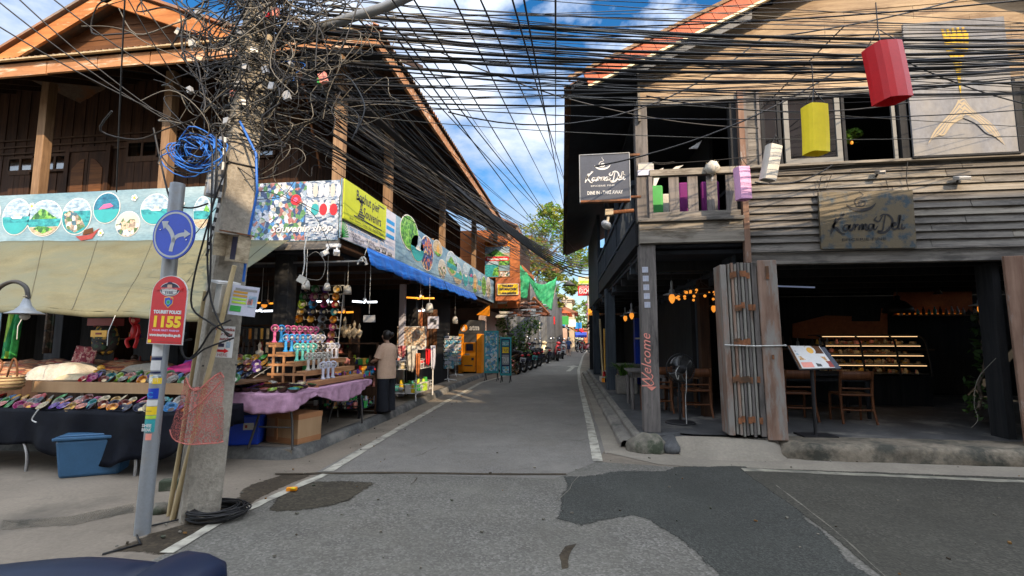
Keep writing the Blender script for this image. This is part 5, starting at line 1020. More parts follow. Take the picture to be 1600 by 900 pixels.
for r_, (y, z, nm) in enumerate(((5.14, ZT + .012, 'front'), (5.28, ZT + .035, 'second'), (5.42, ZT + .06, 'third'))):
    for i in range(26):
        c = rnd.choice(MIX); x = -7.62 + i * .128 + rnd.uniform(-.02, .02)
        put_bowl(c, (x, y + rnd.uniform(-.02, .02), z), (rnd.uniform(.35, .95), rnd.uniform(-.3, .3), rnd.uniform(-.6, .6)), f'{CN[c]} lined coconut bowl, {ORD[i]} from left, {nm} row of the black draped table', 'coconut bowls on the black draped table', rnd.choice((.8, .9, 1., 1.15)))
# second tier
T2 = thing('display_bench', 'low pale board bench behind the front bowls carrying more bowls', 'bench', (-6.4, 6.1, 0))
pA = at(46, 616, Y=5.72); pB = at(300, 606, Y=5.72); zt = .985
mb = MB().bb(-7.3, -4.4, 5.70, 5.73, .845, zt, 'cardboard'); mb.build('front_board', T2); MB().bb(-7.3, -4.4, 5.735, 6.5, zt - .025, zt - .003, 'tablewood').build('table_top', T2)
for x in (-7.2, -4.5): MB().bb(x - .03, x + .03, 6.3, 6.36, .1, zt - .03, 'tablewood').build('leg', T2)
for r_, (y, z, nm) in enumerate(((5.80, zt + .01, 'front'), (5.93, zt + .03, 'middle'), (6.06, zt + .055, 'back'))):
    for i in range(15):
        c = rnd.choice(MIX); x = -6.62 + i * .15 + rnd.uniform(-.02, .02)
        put_bowl(c, (x, y, z), (rnd.uniform(.45, 1.05), rnd.uniform(-.3, .3), rnd.uniform(-.6, .6)), f'{CN[c]} lined coconut bowl, {ORD[i]} from left, {nm} row of the pale board bench', 'coconut bowls on the pale board bench', rnd.choice((.9, 1., 1.15)))
# textiles and bags behind
def pile(x0, x1, y0, y1, z0, h, m, name, label, cat, am=.04, seed=0):
    mb = MB()
    def f(s, t):
        x = x0 + (x1 - x0) * s; y = y0 + (y1 - y0) * t; e = min(1, 6 * min(s, 1 - s) + .0, 5 * min(t, 1 - t)) ** .5
        return Vector((x, y, z0 + h * e + noise.noise(Vector((x * 3 + seed, y * 3, 0))) * am * e + .3 * am * e * noise.noise(Vector((x * 11 + seed, y * 11, 0)))))
    mb.sheet(f, 26, 14, m); return solo(mb, name, label, 'fabric', ((x0 + x1) / 2, (y0 + y1) / 2, z0))
MB_ = MB().bb(-9.8, -4.5, 6.6, 7.4, .13, .98, 'wood_dark'); solo(MB_, 'counter', 'dark wooden counter under the piled textiles inside the front stall', 'counter', (-7, 7, .13))
pile(-9.6, -6.2, 6.55, 7.2, .96, .24, 'textile', 'folded_textiles', 'heap of folded brown and rust woven textiles on the stall', 'fabric', .10, 2)
pile(-7.35, -6.0, 6.0, 6.5, .98, .08, 'creamcloth', 'fabric', 'crumpled cream cloth lying in front of the brown textiles', 'fabric', .06, 5)
pile(-8.05, -7.1, 6.15, 6.6, .96, .22, 'whitecloth', 'fabric', 'folded grey white cloth at the left end of the stall', 'fabric', .05, 7); pile(-6.9, -6.05, 6.55, 6.75, 1.0, .17, 'whitecloth', 'fabric', 'pale oval cloth tucked behind the cream cloth', 'fabric', .03, 9)
a = at(104, 586, Y=6.5); b = at(142, 540, Y=6.5); mb = MB(); mb.sheet(lambda s, t: Vector((a.x + (b.x - a.x) * s + .03 * t, 6.5 + .09 * t + .02 * sin(s * 9), a.z + (b.z - a.z) * t - .02 * sin(s * 3))), 10, 10, 'textile_red'); solo(mb, 'patterned_cloth', 'dark red patterned cloth hanging beside the backpack', 'fabric', (a.x, 6.5, a.z), solid=.02)
pile(-6.02, -5.45, 6.3, 6.6, 1.0, .18, 'magenta', 'bag', 'bright magenta cloth bag below the backpack', 'bag', .08, 3); pile(-5.86, -5.42, 6.55, 6.8, 1.1, .2, 'purple', 'bag', 'purple cloth bag resting on the magenta bag', 'bag', .06, 6)
mb = MB().sphere(at(158, 575, Y=6.25), (.06, .04, .045), 'gold', 10); mb.sphere(at(150, 581, Y=6.25), (.04, .03, .03), 'gold', 8); solo(mb, 'purse', 'small gold embroidered purse on the magenta bag', 'purse', at(158, 575, Y=6.25))
BK = thing('backpack', 'black and gold elephant print backpack hanging in the front stall', 'backpack', at(165, 552, Y=6.7)); c = at(165, 530, Y=6.7)
mb = MB().sphere(c + Z3 * .0, (.22, .12, .26), 'backpackprint', 18); mb.v = [(v[0], v[1], min(v[2], c.z + .20)) for v in mb.v]; mb.build('bag_body', BK)
MB().sphere(c + Vector((0, -.08, -.1)), (.14, .07, .10), 'backpackprint', 14).build('pocket', BK); MB().box(c + Vector((0, -.10, .085)), (.28, .04, .10), 'gold').box(c + Vector((0, -.122, .085)), (.1, .01, .03), 'brownred').build('flap', BK)
mb = MB().tube([c + Vector((-.2, -.02, .2)), c + Vector((-.1, 0, .3)), c + Vector((.1, 0, .3)), c + Vector((.2, -.02, .2))], .016, 'brownred', 6); mb.build('strap', BK)
MB().bb(c.x - .22, c.x + .22, 6.58, 6.78, c.z + .21, c.z + .32, 'brownred').build('lid', BK)
RT_ = thing('plush_toy', 'red long armed plush monkey hanging beside the backpack', 'toy', at(211, 530, Y=6.6)); c = at(212, 512, Y=6.6); mb = MB()
mb.loft([(c + Vector((0, 0, -.16)), (.05, 0, 0), (0, .045, 0)), (c + Vector((0, 0, -.08)), (.075, 0, 0), (0, .06, 0)), (c + Vector((0, 0, .0)), (.06, 0, 0), (0, .05, 0)), (c + Vector((0, 0, .06)), (.03, 0, 0), (0, .03, 0))], 'red', 10); mb.sphere(c + Vector((0, -.01, .12)), (.06, .055, .065), 'red', 12)
mb.tube(smooth([c + Vector((-.04, 0, .04)), c + Vector((-.08, -.02, .14)), c + Vector((-.03, 0, .28)), c + Vector((-.01, 0, .36))]), .022, 'red', 7); mb.tube(smooth([c + Vector((.04, 0, .04)), c + Vector((.09, -.03, -.04)), c + Vector((.06, -.03, -.14))]), .02, 'red', 7)
for s in (-1, 1): mb.tube(smooth([c + Vector((s * .04, 0, -.14)), c + Vector((s * .09, -.05, -.2)), c + Vector((s * .05, -.04, -.3))]), .026, 'red', 7)
mb.build('toy_body', RT_); MB().sphere(c + Vector((0, -.05, .11)), (.035, .025, .035), 'salmon', 10).build('muzzle', RT_); MB().sphere(c + Vector((-.02, -.06, .14)), .008, 'black', 6).sphere(c + Vector((.02, -.06, .14)), .008, 'black', 6).build('eyes', RT_)
mb = MB(); a = at(6, 560, Y=6.4); b = at(34, 486, Y=6.4); mb.sheet(lambda s, t: Vector((a.x + (b.x - a.x) * s - .05 * (1 - t), 6.4 + .035 * sin(s * 14), a.z + (b.z - a.z) * t)), 14, 6, 'sarong'); solo(mb, 'sarong', 'bright green sarong hanging at the left end of the stall', 'sarong', (a.x, 6.4, a.z), solid=.01)
mb = MB(); a = at(-30, 540, Y=6.5); b = at(7, 486, Y=6.5); mb.sheet(lambda s, t: Vector((a.x + (b.x - a.x) * s, 6.5 + .03 * sin(s * 11), a.z + (b.z - a.z) * t)), 10, 6, 'banner_sky'); solo(mb, 'towel', 'pale blue printed towel hanging left of the green sarong', 'towel', (a.x, 6.5, a.z), solid=.01)
mb = MB(); a = at(66, 552, Y=7.1); b = at(84, 476, Y=7.1); mb.sheet(lambda s, t: Vector((a.x + (b.x - a.x) * s, 7.1 + .04 * sin(s * 9), a.z + (b.z - a.z) * t)), 10, 6, 'goods_dark'); solo(mb, 'hanging_garment', 'dim olive printed garment hanging deep in the stall', 'garment', (a.x, 7.1, a.z), solid=.03)
BS = thing('bamboo_basket', 'tan bamboo basket with looped handles at the left edge of the stall', 'basket', at(8, 615, Y=5.4)); c = at(6, 598, Y=5.45); mb = MB()
mb.lathe([(.0, -.09), (.17, -.09), (.2, .0), (.19, .08), (.175, .08), (.18, 0), (.15, -.07), (0, -.07)], 'bamboo', c, 20)
for k in range(4): mb.lathe([(.196, -.06 + k * .04), (.206, -.05 + k * .04), (.196, -.04 + k * .04)], 'wood_post', c, 20)
mb.build('basket_body', BS)
for s in (-1, 1): MB().tube(smooth([c + Vector((-.06, s * .12 - .05, .06)), c + Vector((-.03, s * .1, .3)), c + Vector((.06, s * .08, .24)), c + Vector((.1, s * .12 - .05, .06))]), .012, 'wood_wall_x', 6).build('handle', BS)
# storage bin
a = at(160, 748, Z=0); BNT = thing('storage_bin', 'blue grey plastic storage bin with lid under the black draped table', 'storage bin', (-5.62, 5.15, 0)); c = Vector((-5.62, 5.15, 0)); rz = .52
def frust(mb, c, w0, d0, w1, d1, z0, z1, m, rz):
    T = Matrix.Translation(c) @ Matrix.Rotation(rz, 4, 'Z'); vs = [T @ Vector((sx * w / 2, sy * d / 2, z)) for w, d, z in ((w0, d0, z0), (w1, d1, z1)) for sx, sy in ((-1, -1), (1, -1), (1, 1), (-1, 1))]
    mb.add(vs, [(3, 2, 1, 0), (4, 5, 6, 7), (0, 1, 5, 4), (1, 2, 6, 5), (2, 3, 7, 6), (3, 0, 4, 7)], m)
mb = MB(); frust(mb, c, .56, .34, .64, .42, 0, .42, 'plasticblue', rz); mb.build('tub', BNT, bevel=.03)
mb = MB(); frust(mb, c, .68, .46, .68, .46, .42, .455, 'plasticblue', rz); frust(mb, c, .6, .38, .58, .36, .456, .475, 'plasticblue', rz); mb.build('lid', BNT, bevel=.012)
# gooseneck lamp at left edge
GLp = thing('gooseneck_lamp', 'grey trumpet shaped gooseneck lamp before the green awning', 'lamp', at(-60, 760, Z=0)); b0 = at(-60, 760, Z=0); Yl = b0.y
MB().tube(smooth([b0, at(-40, 600, Y=Yl), at(-25, 500, Y=Yl), at(-6, 455, Y=Yl), at(20, 440, Y=Yl), at(40, 448, Y=Yl), at(44, 466, Y=Yl)]), .022, 'iron', 8).build('arm', GLp)
c = at(40, 482, Y=Yl); MB().lathe([(.025, .11), (.035, .08), (.05, .03), (.09, -.02), (.165, -.055), (.165, -.06), (.085, -.028), (.03, .02)], 'signdark' if False else 'steelpole', c + Z3 * .0, 24).build('lamp_shade', GLp); MB().lathe([(0, .12), (.03, .12), (.033, .105), (.0, .1)], 'sand', c + Z3 * .02, 12).build('collar', GLp); MB().sphere(c + Vector((0, 0, -.085)), (.045, .045, .04), 'offwhite', 12).build('bulb', GLp)
# ------------------------------------------------------------------ pink cloth table with bowls and hand fans
ZP = .84; x0, x1, y0, y1 = -4.75, -3.68, 5.95, 8.35
PTb = thing('stall_table', 'folding table with pink cloth and curved metal legs at the kerb corner', 'table', (-4.2, 7.1, .125)); MB().bb(x0, x1, y0, y1, ZP - .04, ZP, 'tablewood').build('table_top', PTb)
for y in (6.0, 8.05):
    for sx, xx in ((1, -4.3), (-1, -3.68)):
        MB().tube(smooth([Vector((xx + sx * .1, y + .1, ZP - .04)), Vector((xx + sx * .09, y + .08, .62)), Vector((xx + sx * .05, y + .06, .42)), Vector((xx, y, .128))], 4), .016, 'iron', 7).build('leg', PTb)
    MB().cyl((-4.2, y + .06, .4), (-3.74, y + .06, .4), .012, 'iron', n=6).build('stretcher', PTb)
MB().bb(-4.72, -4.66, 5.98, 6.04, .125, ZP - .05, 'orangewall').build('leg', PTb)
mb = MB()
def pk(s, t):
    L1 = (x1 - x0); L2 = y1 - y0; d = s * (L1 + L2); k = (d / (L1 + L2))
    if d < L1: p = Vector((x0 + d, y0, 0)); n = Vector((0, -1, 0))
    else: p = Vector((x1, y0 + d - L1, 0)); n = Vector((1, 0, 0))
    scal = abs(sin(d * 1.7 + .4)); drop = .07 + .19 * scal + .03 * noise.noise(Vector((d * 5, 1, 0)))
    q = p + n * (.012 + .012 * t * sin(d * 31 + 3 * t) + .014 * t * sin(d * 13) + .012 * noise.noise(Vector((d * 9, t * 4, 0)))); q.z = ZP + .006 - drop * t; return q
mb.sheet(pk, 220, 9, 'pinkcloth'); mb.sheet(lambda s, t: Vector((x0 - .01 + (x1 - x0 + .025) * s, y0 - .015 + (y1 - y0 + .02) * t, ZP + .007)), 4, 8, 'pinkcloth'); solo(mb, 'tablecloth', 'dusty pink cloth gathered along the edge of the corner table', 'tablecloth', (-4.2, 6, ZP), solid=.003)
for r_ in range(5):
    for i in range(8):
        c = rnd.choice(MIX); x = -4.68 + i * .135 + rnd.uniform(-.015, .015); y = 6.04 + r_ * .145 + rnd.uniform(-.01, .01)
        if x > -4.35 and y > 6.55: continue
        put_bowl(c, (x, y, ZP + .014 + .01 * r_), (rnd.uniform(0, .35), rnd.uniform(-.15, .15), rnd.uniform(0, 6)), f'{CN[c]} lined coconut bowl, {ORD[i]} from left, {ORD[r_]} row back on the pink table', 'coconut bowls on the pink table', rnd.choice((.95, 1.05, 1.15)))
# tilted rack of stacked bowls behind
RK = thing('sloping_rack', 'white wire sloping rack of leaning bowls left of the hand fans', 'rack', (-5.3, 6.9, .13)); mb = MB()
for i in range(7): x = -6.0 + i * .2; mb.tube([(x, 6.5, .9), (x, 7.3, 1.18)], .006, 'cable_white', 5)
for k in range(5): y = 6.5 + k * .2; mb.tube([(-6.05, y, .9 + k * .07), (-4.75, y, .9 + k * .07)], .006, 'cable_white', 5)
mb.build('wire_grid', RK)
for x in (-6.0, -4.8): MB().tube([(x, 7.3, 1.18), (x, 7.35, .13)], .012, 'cable_white', 6).build('leg', RK)
for r_ in range(5):
    for i in range(9):
        c = rnd.choice(MIX + ['black', 'navy', 'black']); put_bowl(c, (-5.98 + i * .145, 6.52 + r_ * .17, .93 + r_ * .075), (rnd.uniform(.6, 1.0), rnd.uniform(-.2, .2), rnd.uniform(-.5, .5)), f'{CN[c]} coconut bowl leaning {ORD[i]} from left, {ORD[r_]} row up the sloping rack', 'coconut bowls leaning on the sloping rack', 1.05)
# wire rack of hanging bowls
YR_ = 8.5; tl, tr, bl, br = at(472, 447, Y=YR_), at(538, 446, Y=YR_), at(455, 538, Y=YR_), at(528, 541, Y=YR_)
RW = thing('bowl_rack', 'tall white wire rack hung with four columns of coloured coconut bowls', 'rack', (bl.x, YR_, .13)); mb = MB()
for a, b in ((tl, tr), (bl, br), (tl, bl), (tr, br)): mb.tube([a, b], .009, 'cable_white', 6)
for k in range(1, 7): mb.tube([tl.lerp(bl, k / 7), tr.lerp(br, k / 7)], .005, 'cable_white', 5)
for i in range(4):
    for k in range(8):
        p = tl.lerp(tr, (i + .5) / 4).lerp(bl.lerp(br, (i + .5) / 4), (k + .55) / 8); mb.tube([p + Vector((-.06, 0, -.02)), p + Vector((-.06, -.03, .05)), p + Vector((.06, -.03, .05)), p + Vector((.06, 0, -.02))], .005, 'cable_white', 4)
mb.build('wire_grid', RW)
for p in (bl, br): MB().tube([p, Vector((p.x, YR_ + .1, .13))], .01, 'cable_white', 5).build('leg', RW)
hc = ['navy', 'green', 'purple', 'cream', 'green', 'pink', 'brownred', 'orange', 'lime', 'cyan', 'magenta', 'red', 'cream', 'navy', 'navy', 'teal', 'orange', 'gold', 'silver', 'orange', 'green', 'coco', 'silver', 'pink', 'navy', 'gold', 'teal', 'salmon', 'cyan', 'gold', 'teal', 'pink']
for k in range(8):
    for i in range(4):
        c = hc[k * 4 + i]; p = tl.lerp(tr, (i + .5) / 4).lerp(bl.lerp(br, (i + .5) / 4), (k + .55) / 8)
        put_bowl(c, p + Vector((0, -.02, 0)), (pi / 2 - .1, rnd.uniform(-.1, .1), 0), f'{CN[c]} coconut bowl hanging {ORD[i]} from left in {ORD[k]} row of the wire rack', 'bowls hanging on the wire rack', rnd.choice((1.1, 1.25, 1.3)))
# stepped stand and hand fans
SS = thing('step_stand', 'four step slatted wooden display stand on the pink table', 'stand', (-4.1, 7.3, ZP))
steps = [(-3.80 - .17 * k, ZP + .10 + .14 * k) for k in range(5)]; ya, yb2 = 6.75, 8.3
for k, (x, z) in enumerate(steps): mb = MB().bb(x - .16, x, ya, yb2, z - .025, z, 'stepwood').bb(x - .02, x - .001, ya, yb2, z - .07, z - .026, 'stepwood'); mb.build('shelf', SS)
for y in (ya, yb2 - .03):
    mb = MB().bb(-4.62, -3.78, y + .002, y + .026, ZP, ZP + .03, 'stepwood')
    for k, (x, z) in enumerate(steps): mb.bb(x - .05, x - .025, y + .001, y + .028, ZP + .008, z - .03, 'stepwood'); mb.bb(-4.6, x, y + .004, y + .024, z - .066, z - .03, 'stepwood')
    mb.build('side_frame', SS)
def fan_proto(c):
    t = thing('hand_fan', None, None, (0, 0, 0)); mb = MB().lathe([(.0, 0), (.026, 0), (.027, .012), (.016, .02), (.013, .06), (.016, .1), (.012, .115), (0, .115)], c, n=10); mb.build('handle', t)
    mb = MB(); Rm = Matrix.Rotation(pi / 2, 4, 'X'); mb.lathe([(.036, -.014), (.042, -.010), (.042, .010), (.036, .014), (.030, .014), (.030, -.014), (.036, -.014)], c, (0, 0, .150), 18, Rm); mb.lathe([(0, -.016), (.014, -.014), (.014, .012), (0, .014)], 'offwhite', (0, 0, .150), 10, Rm)
    for q in range(9): a = q * 2 * pi / 9; mb.tube([(.013 * cos(a), -.012, .150 + .013 * sin(a)), (.034 * cos(a + .3), -.013, .150 + .034 * sin(a + .3))], .0022, c, 4)
    mb.build('fan_head', t); mb = MB()
    for q in range(4): a = q * pi / 2; mb.add([(.01 * cos(a), 0, .150 + .01 * sin(a)), (.03 * cos(a - .3), .005, .150 + .03 * sin(a - .3)), (.03 * cos(a + .4), -.005, .150 + .03 * sin(a + .4))], [(0, 1, 2)], 'offwhite')
    mb.build('blades', t); return t
FP = {}
def hand_fan(c, cn, loc, label):
    if c not in FP: FP[c] = o = fan_proto(c); o.location = loc
    else: o = dup(FP[c], loc)
    o.rotation_euler = (0, 0, .55 + rnd.uniform(-.12, .12)); o.scale = (1.42,) * 3; tag(o, label, 'hand fan', 'hand fans on the wooden steps')
rows = [(4, [('pink', 'pink')] + [('cyan', 'blue')] + [('pink', 'pink')] * 6, .165, 0), (3, [('cyan', 'blue')] * 5 + [('palelilac', 'white')] * 3, .15, .1), (2, [('mint', 'mint')] * 4 + [('black', 'black')] * 2 + [('palelilac', 'white')] * 3, .15, .2), (1, [('offwhite', 'cream and pink')] * 5, .15, .3), (0, [('palelilac', 'white')] * 3, .15, .75)]
for k, lst, sp, off in rows:
    x, z = steps[k]
    for i, (c, cn) in enumerate(lst): hand_fan(c, cn, Vector((x - .08, ya + .08 + off * .3 + i * sp, z)), f'{cn} hand fan, {ORD[i]} along the {["lowest", "second", "third", "fourth", "topmost"][k]} step of the stand')
# boxes under the pink table
CB = at(442, 694, Z=.13); mb = MB(); frust(mb, Vector((-4.0, 6.55, .127)), .56, .42, .58, .44, 0, .40, 'cardboard', -.25); 
t = thing('cardboard_box', 'large taped cardboard box under the pink table', 'box', (-4.0, 6.55, .127)); mb.build('carton', t, bevel=.004); mb = MB(); T = Matrix.Translation((-4.0, 6.55, .127)) @ Matrix.Rotation(-.25, 4, 'Z')
for zz, d_ in ((.37, .442), (.05, .426)): mb.box(T @ Vector((0, 0, zz)), (.585 if zz > .2 else .57, d_, .07), 'cardtape', rz=-.25)
mb.box(T @ Vector((-.1, -.2, .2)), (.05, .06, .3), 'cardtape', rz=-.25); mb.build('tape', t)
mb = MB(); frust(mb, Vector((-4.45, 6.75, .127)), .4, .4, .4, .42, 0, .32, 'cardboard', .1); solo(mb, 'cardboard_box', 'smaller brown cardboard box behind the taped one', 'box', (-4.45, 6.75, .127))
CL = thing('cool_box', 'dark blue cool box with a white label beside the orange table leg', 'cool box', (-4.62, 6.3, .127)); mb = MB(); frust(mb, Vector((-4.62, 6.32, .127)), .5, .34, .54, .38, 0, .40, 'blue', .35); mb.build('tub', CL, bevel=.02); mb = MB(); frust(mb, Vector((-4.62, 6.32, .127)), .57, .41, .56, .40, .40, .45, 'navy', .35); mb.build('lid', CL, bevel=.01)
T = Matrix.Translation((-4.62, 6.32, .127)) @ Matrix.Rotation(.35, 4, 'Z'); mb = MB(); mb.box(T @ Vector((.12, -.185, .25)), (.13, .006, .09), 'offwhite', rz=.35, rx=-.05).box(T @ Vector((.09, -.19, .25)), (.03, .004, .04), 'brownred', rz=.35); mb.build('label_card', CL)
# ------------------------------------------------------------------ inside the shop
def shelf_unit(x, y, w, h, label, rz=0, d=.4, n=4, dens=60, mats=ALLC, z0=.13, sz=(.04, .13)):
    t = thing('shelf_unit', label, 'shelf', (x, y, z0)); T = Matrix.Translation((x, y, z0)) @ Matrix.Rotation(rz, 4, 'Z')
    mb = MB()
    for k in range(n + 1): mb.box((0, 0, .08 + k * (h - .1) / n), (w, d, .025), 'wood_dark')
    mb.v = [tuple(T @ Vector(v)) for v in mb.v]; mb.build('shelf', t); mb = MB()
    for sx in (-1, 1): mb = MB().box((sx * (w / 2 - .02), 0, h / 2), (.04, d + .01, h), 'wood_dark'); mb.v = [tuple(T @ Vector(v)) for v in mb.v]; mb.build('side_panel', t)
    mb = MB()
    for k in range(n): clutter(mb, -w / 2 + .06, w / 2 - .06, -d / 2 + .03, d / 2 - .05, .095 + k * (h - .1) / n, dens // n, sz, mats)
    mb.v = [tuple(T @ Vector(v)) for v in mb.v]; o = mb.build('souvenirs', t); o['kind'] = 'stuff'; return t
DK = ['wood_dark', 'wood_wall', 'goods_dark', 'coco', 'offwhite', 'sand', 'brownred', 'gold', 'darkgrey', 'green', 'salmon', 'wood_post']
shelf_unit(-8.2, 8.6, 1.6, 1.9, 'dark shelf of wooden souvenirs left of the thick black post'); shelf_unit(-6.3, 8.7, 1.6, 1.7, 'shelf crowded with carved souvenirs behind the concrete pole', mats=DK, dens=80); shelf_unit(-5.1, 9.4, 1.2, 1.5, 'low shelf of pale figurines behind the bowl rack', mats=DK, dens=60); shelf_unit(-5.7, 10.9, 1.0, 2.2, 'tall shelf of trinkets at the back of the shop', mats=DK, dens=70)
mb = MB()
for q in range(42): x = -7.2 + (q % 14) * .12; z = 1.75 - (q // 14) * .25; mb.tube([(x, 8.42, z), (x, 8.42, z - .2)], .028, rnd.choice(['gold', 'brownred', 'orange', 'coco', 'sand']), 5)
tag(solo(mb, 'hanging_trinkets', 'rows of amber and brown trinkets hanging before the dark shelves', 'trinkets', (-6.4, 8.42, 1.4)), kind='stuff')
p = at(560, 548, Y=9.1); shelf_unit(p.x - .05, 9.25, .95, p.z + .03, 'low crowded shelf under the four carved figurines', n=3, dens=110, mats=DK + ['salmon', 'navy', 'lime', 'pink'])
def bust(x, y, z, h, label, m='sand'):
    mb = MB(); c = Vector((x, y, z)); mb.loft([(c, (.05 * h, 0, 0), (0, .04 * h, 0)), (c + Z3 * .1 * h, (.09 * h, 0, 0), (0, .05 * h, 0)), (c + Z3 * .28 * h, (.2 * h, 0, 0), (0, .1 * h, 0)), (c + Z3 * .5 * h, (.22 * h, 0, 0), (0, .1 * h, 0)), (c + Z3 * .58 * h, (.07 * h, 0, 0), (0, .06 * h, 0)), (c + Z3 * .66 * h, (.06 * h, 0, 0), (0, .06 * h, 0)), (c + Z3 * .74 * h, (.09 * h, 0, 0), (0, .09 * h, 0)), (c + Z3 * .86 * h, (.08 * h, 0, 0), (0, .085 * h, 0)), (c + Z3 * .94 * h, (.04 * h, 0, 0), (0, .04 * h, 0)), (c + Z3 * h, (.012 * h, 0, 0), (0, .012 * h, 0))], m, 12); solo(mb, 'figurine', label, 'figurine', c, 'pale carved figurines in the shop')
for i, (px, py, hh) in enumerate(((538, 528, .42), (546, 530, .3), (553, 529, .36), (561, 529, .3))):
    p = at(px, py, Y=9.2); bust(p.x, p.y, p.z, hh, ['tallest pale carved figurine, leftmost of four behind the hand fans', 'small pale carved figurine, second of four behind the hand fans', 'medium pale carved figurine, third of four behind the hand fans', 'small pale carved figurine, rightmost of four behind the hand fans'][i])
p = at(433, 537, Y=8.0); bust(p.x, p.y, p.z - .1, .5, 'pale seated figurine left of the bowl rack'); p = at(405, 560, Y=7.9); bust(p.x, p.y, p.z - .05, .34, 'cream figurine beside the concrete pole', 'offwhite')
def led(px, py, Y, name, label, r=.2, m='led', n=4, drop=0):
    c = at(px, py, Y=Y); t = thing(name, label, 'ceiling lamp', c); mb = MB()
    for k in range(n): a = k * 2 * pi / n + .5; mb.tube([c + Vector((cos(a) * .05, sin(a) * .05, 0)), c + Vector((cos(a) * r, sin(a) * r, .01))], .022, m, 6)
    mb.build('light_tubes', t); MB().cyl(c + Z3 * .0, c + Z3 * .08, .035, 'white', n=8).cyl(c + Z3 * .08, Vector((c.x, c.y, 2.99)), .006, 'cable_white', n=5).build('stem', t)
led(512, 517 - 45, 9.5, 'glow_tube', 'cold white four armed lamp above the shop shelves', .22); led(570, 472, 9.3, 'glow_tube', 'cold white four armed lamp on a wire near the pillar', .24); led(657, 466, 11.5, 'glow_tube', 'amber four armed lamp over the trinket racks', .34, 'ledwarm'); led(660, 486, 12.6, 'glow_tube', 'small cold white lamp behind the white bell lamp', .26); led(418, 474, 10.5, 'glow_tube', 'amber lamp glowing deep behind the concrete pole', .25, 'ledwarm'); led(408, 486, 9.0, 'glow_tube', 'cold white lamp beside the notice board', .22); led(537, 488, 9.9, 'glow_tube', 'warm lamp under the cold lamp by the bowl rack', .2, 'ledwarm')
def pend(px, py, Y, s, label, m='offwhite'):
    c = at(px, py, Y=Y); t = thing('pendant_lamp', label, 'pendant lamp', c); MB().lathe([(.02 * s, .1 * s), (.05 * s, .08 * s), (.07 * s, .0), (.07 * s, -.07 * s), (0, -.07 * s)], m, c, 14).build('lamp_shade', t); MB().cyl(c + Z3 * .1 * s, Vector((c.x, c.y, 2.99)), .005, 'cable_white', n=5).build('cord', t)
pend(543, 454, 8.4, 1., 'white bell shaped lamp right of the hanging bowls'); pend(511, 449, 7.7, .8, 'white bulb lamp above the purple bowl'); pend(478, 446, 7.2, .9, 'white bell lamp under the hanging white box'); pend(671, 482, 11.0, 1.3, 'white bell lamp before the pale pillar'); pend(711, 501, 15.5, 1.4, 'round white lamp beside the cash machine', 'offwhite')
c = at(413, 476, Y=8.2); t = thing('pendant_lamp', 'lit amber cone lamp behind the notice board', 'pendant lamp', c); MB().lathe([(.015, .1), (.03, .09), (.085, 0), (.08, 0)], 'darkgrey', c, 14).build('lamp_shade', t); MB().sphere(c - Z3 * .01, .05, 'bulb', 10).build('bulb', t); MB().cyl(c + Z3 * .1, Vector((c.x, c.y, 2.99)), .005, 'cable', n=5).build('cord', t)
c = at(472, 437, Y=6.9); mb = MB().box(c, (.13, .05, .11), 'offwhite', ry=.5, rz=.3); mb.tube(smooth([c + Z3 * .05, c + Vector((.03, 0, .25)), c + Vector((.02, 0, .5)), c + Vector((.03, .1, .85))]), .01, 'cable_white', 5); mb.tube(smooth([c + Vector((.05, 0, .02)), c + Vector((.3, 0, .0)), c + Vector((.34, .05, .25)), c + Vector((.15, .1, .45)), c + Vector((-.02, .05, .3))]), .006, 'cable_grey', 5); solo(mb, 'power_socket', 'white socket box dangling on its cable above the bowl rack', 'socket box', c)
FLt = thing('security_light', 'white twin spot security light under the banner corner', 'security light', at(521, 385, Y=7.3)); c = at(521, 384, Y=7.28); MB().box(c, (.24, .06, .06), 'white').build('body', FLt, bevel=.01)
for s in (-1, 1): MB().cyl(c + Vector((s * .07, -.01, -.03)), c + Vector((s * .09, -.06, -.10)), .016, 'white').box(c + Vector((s * .1, -.08, -.13)), (.09, .09, .07), 'white', rz=s * .6, rx=.6).build('spot_head', FLt)
c = at(567, 408, Y=7.7); mb = MB()
for k in range(7): a = c + Vector((rnd.uniform(-.05, .05), 0, rnd.uniform(-.06, .08))); mb.tube([a, a + Vector((rnd.uniform(-.06, .06), rnd.uniform(-.03, .03), rnd.uniform(-.1, .1)))], .016, 'cable_white', 5)
mb.tube([c + Vector((.03, 0, .1)), c + Vector((.1, 0, .35))], .008, 'cable_white', 5); mb.tube([c, Vector((c.x - 2.2, c.y + .1, c.z + .02))], .018, 'steelpole', 6); solo(mb, 'rail_knot', 'knotted white rag on the horizontal pipe under the banner', 'rag', c)
p = at(577, 490, Y=8.6) ; mb = MB().box(at(577, 498, Y=8.6), (.22, .03, .13), 'silver'); mb.cyl(at(577, 490, Y=8.6), Vector((p.x, 8.6, 2.99)), .005, 'cable_white', n=5); solo(mb, 'monitor', 'small silver screen hanging from the shop ceiling', 'screen', p)
mb = MB().bb(-5.85, -4.62, 10.8, 11.6, .13, .8, 'wood_dark'); clutter(mb, -5.8, -4.65, 10.85, 11.5, .8, 30, (.06, .16), ALLC); solo(mb, 'goods_table', 'heaped goods table at the back of the lit shop', 'table', (-5.2, 11.2, .13))
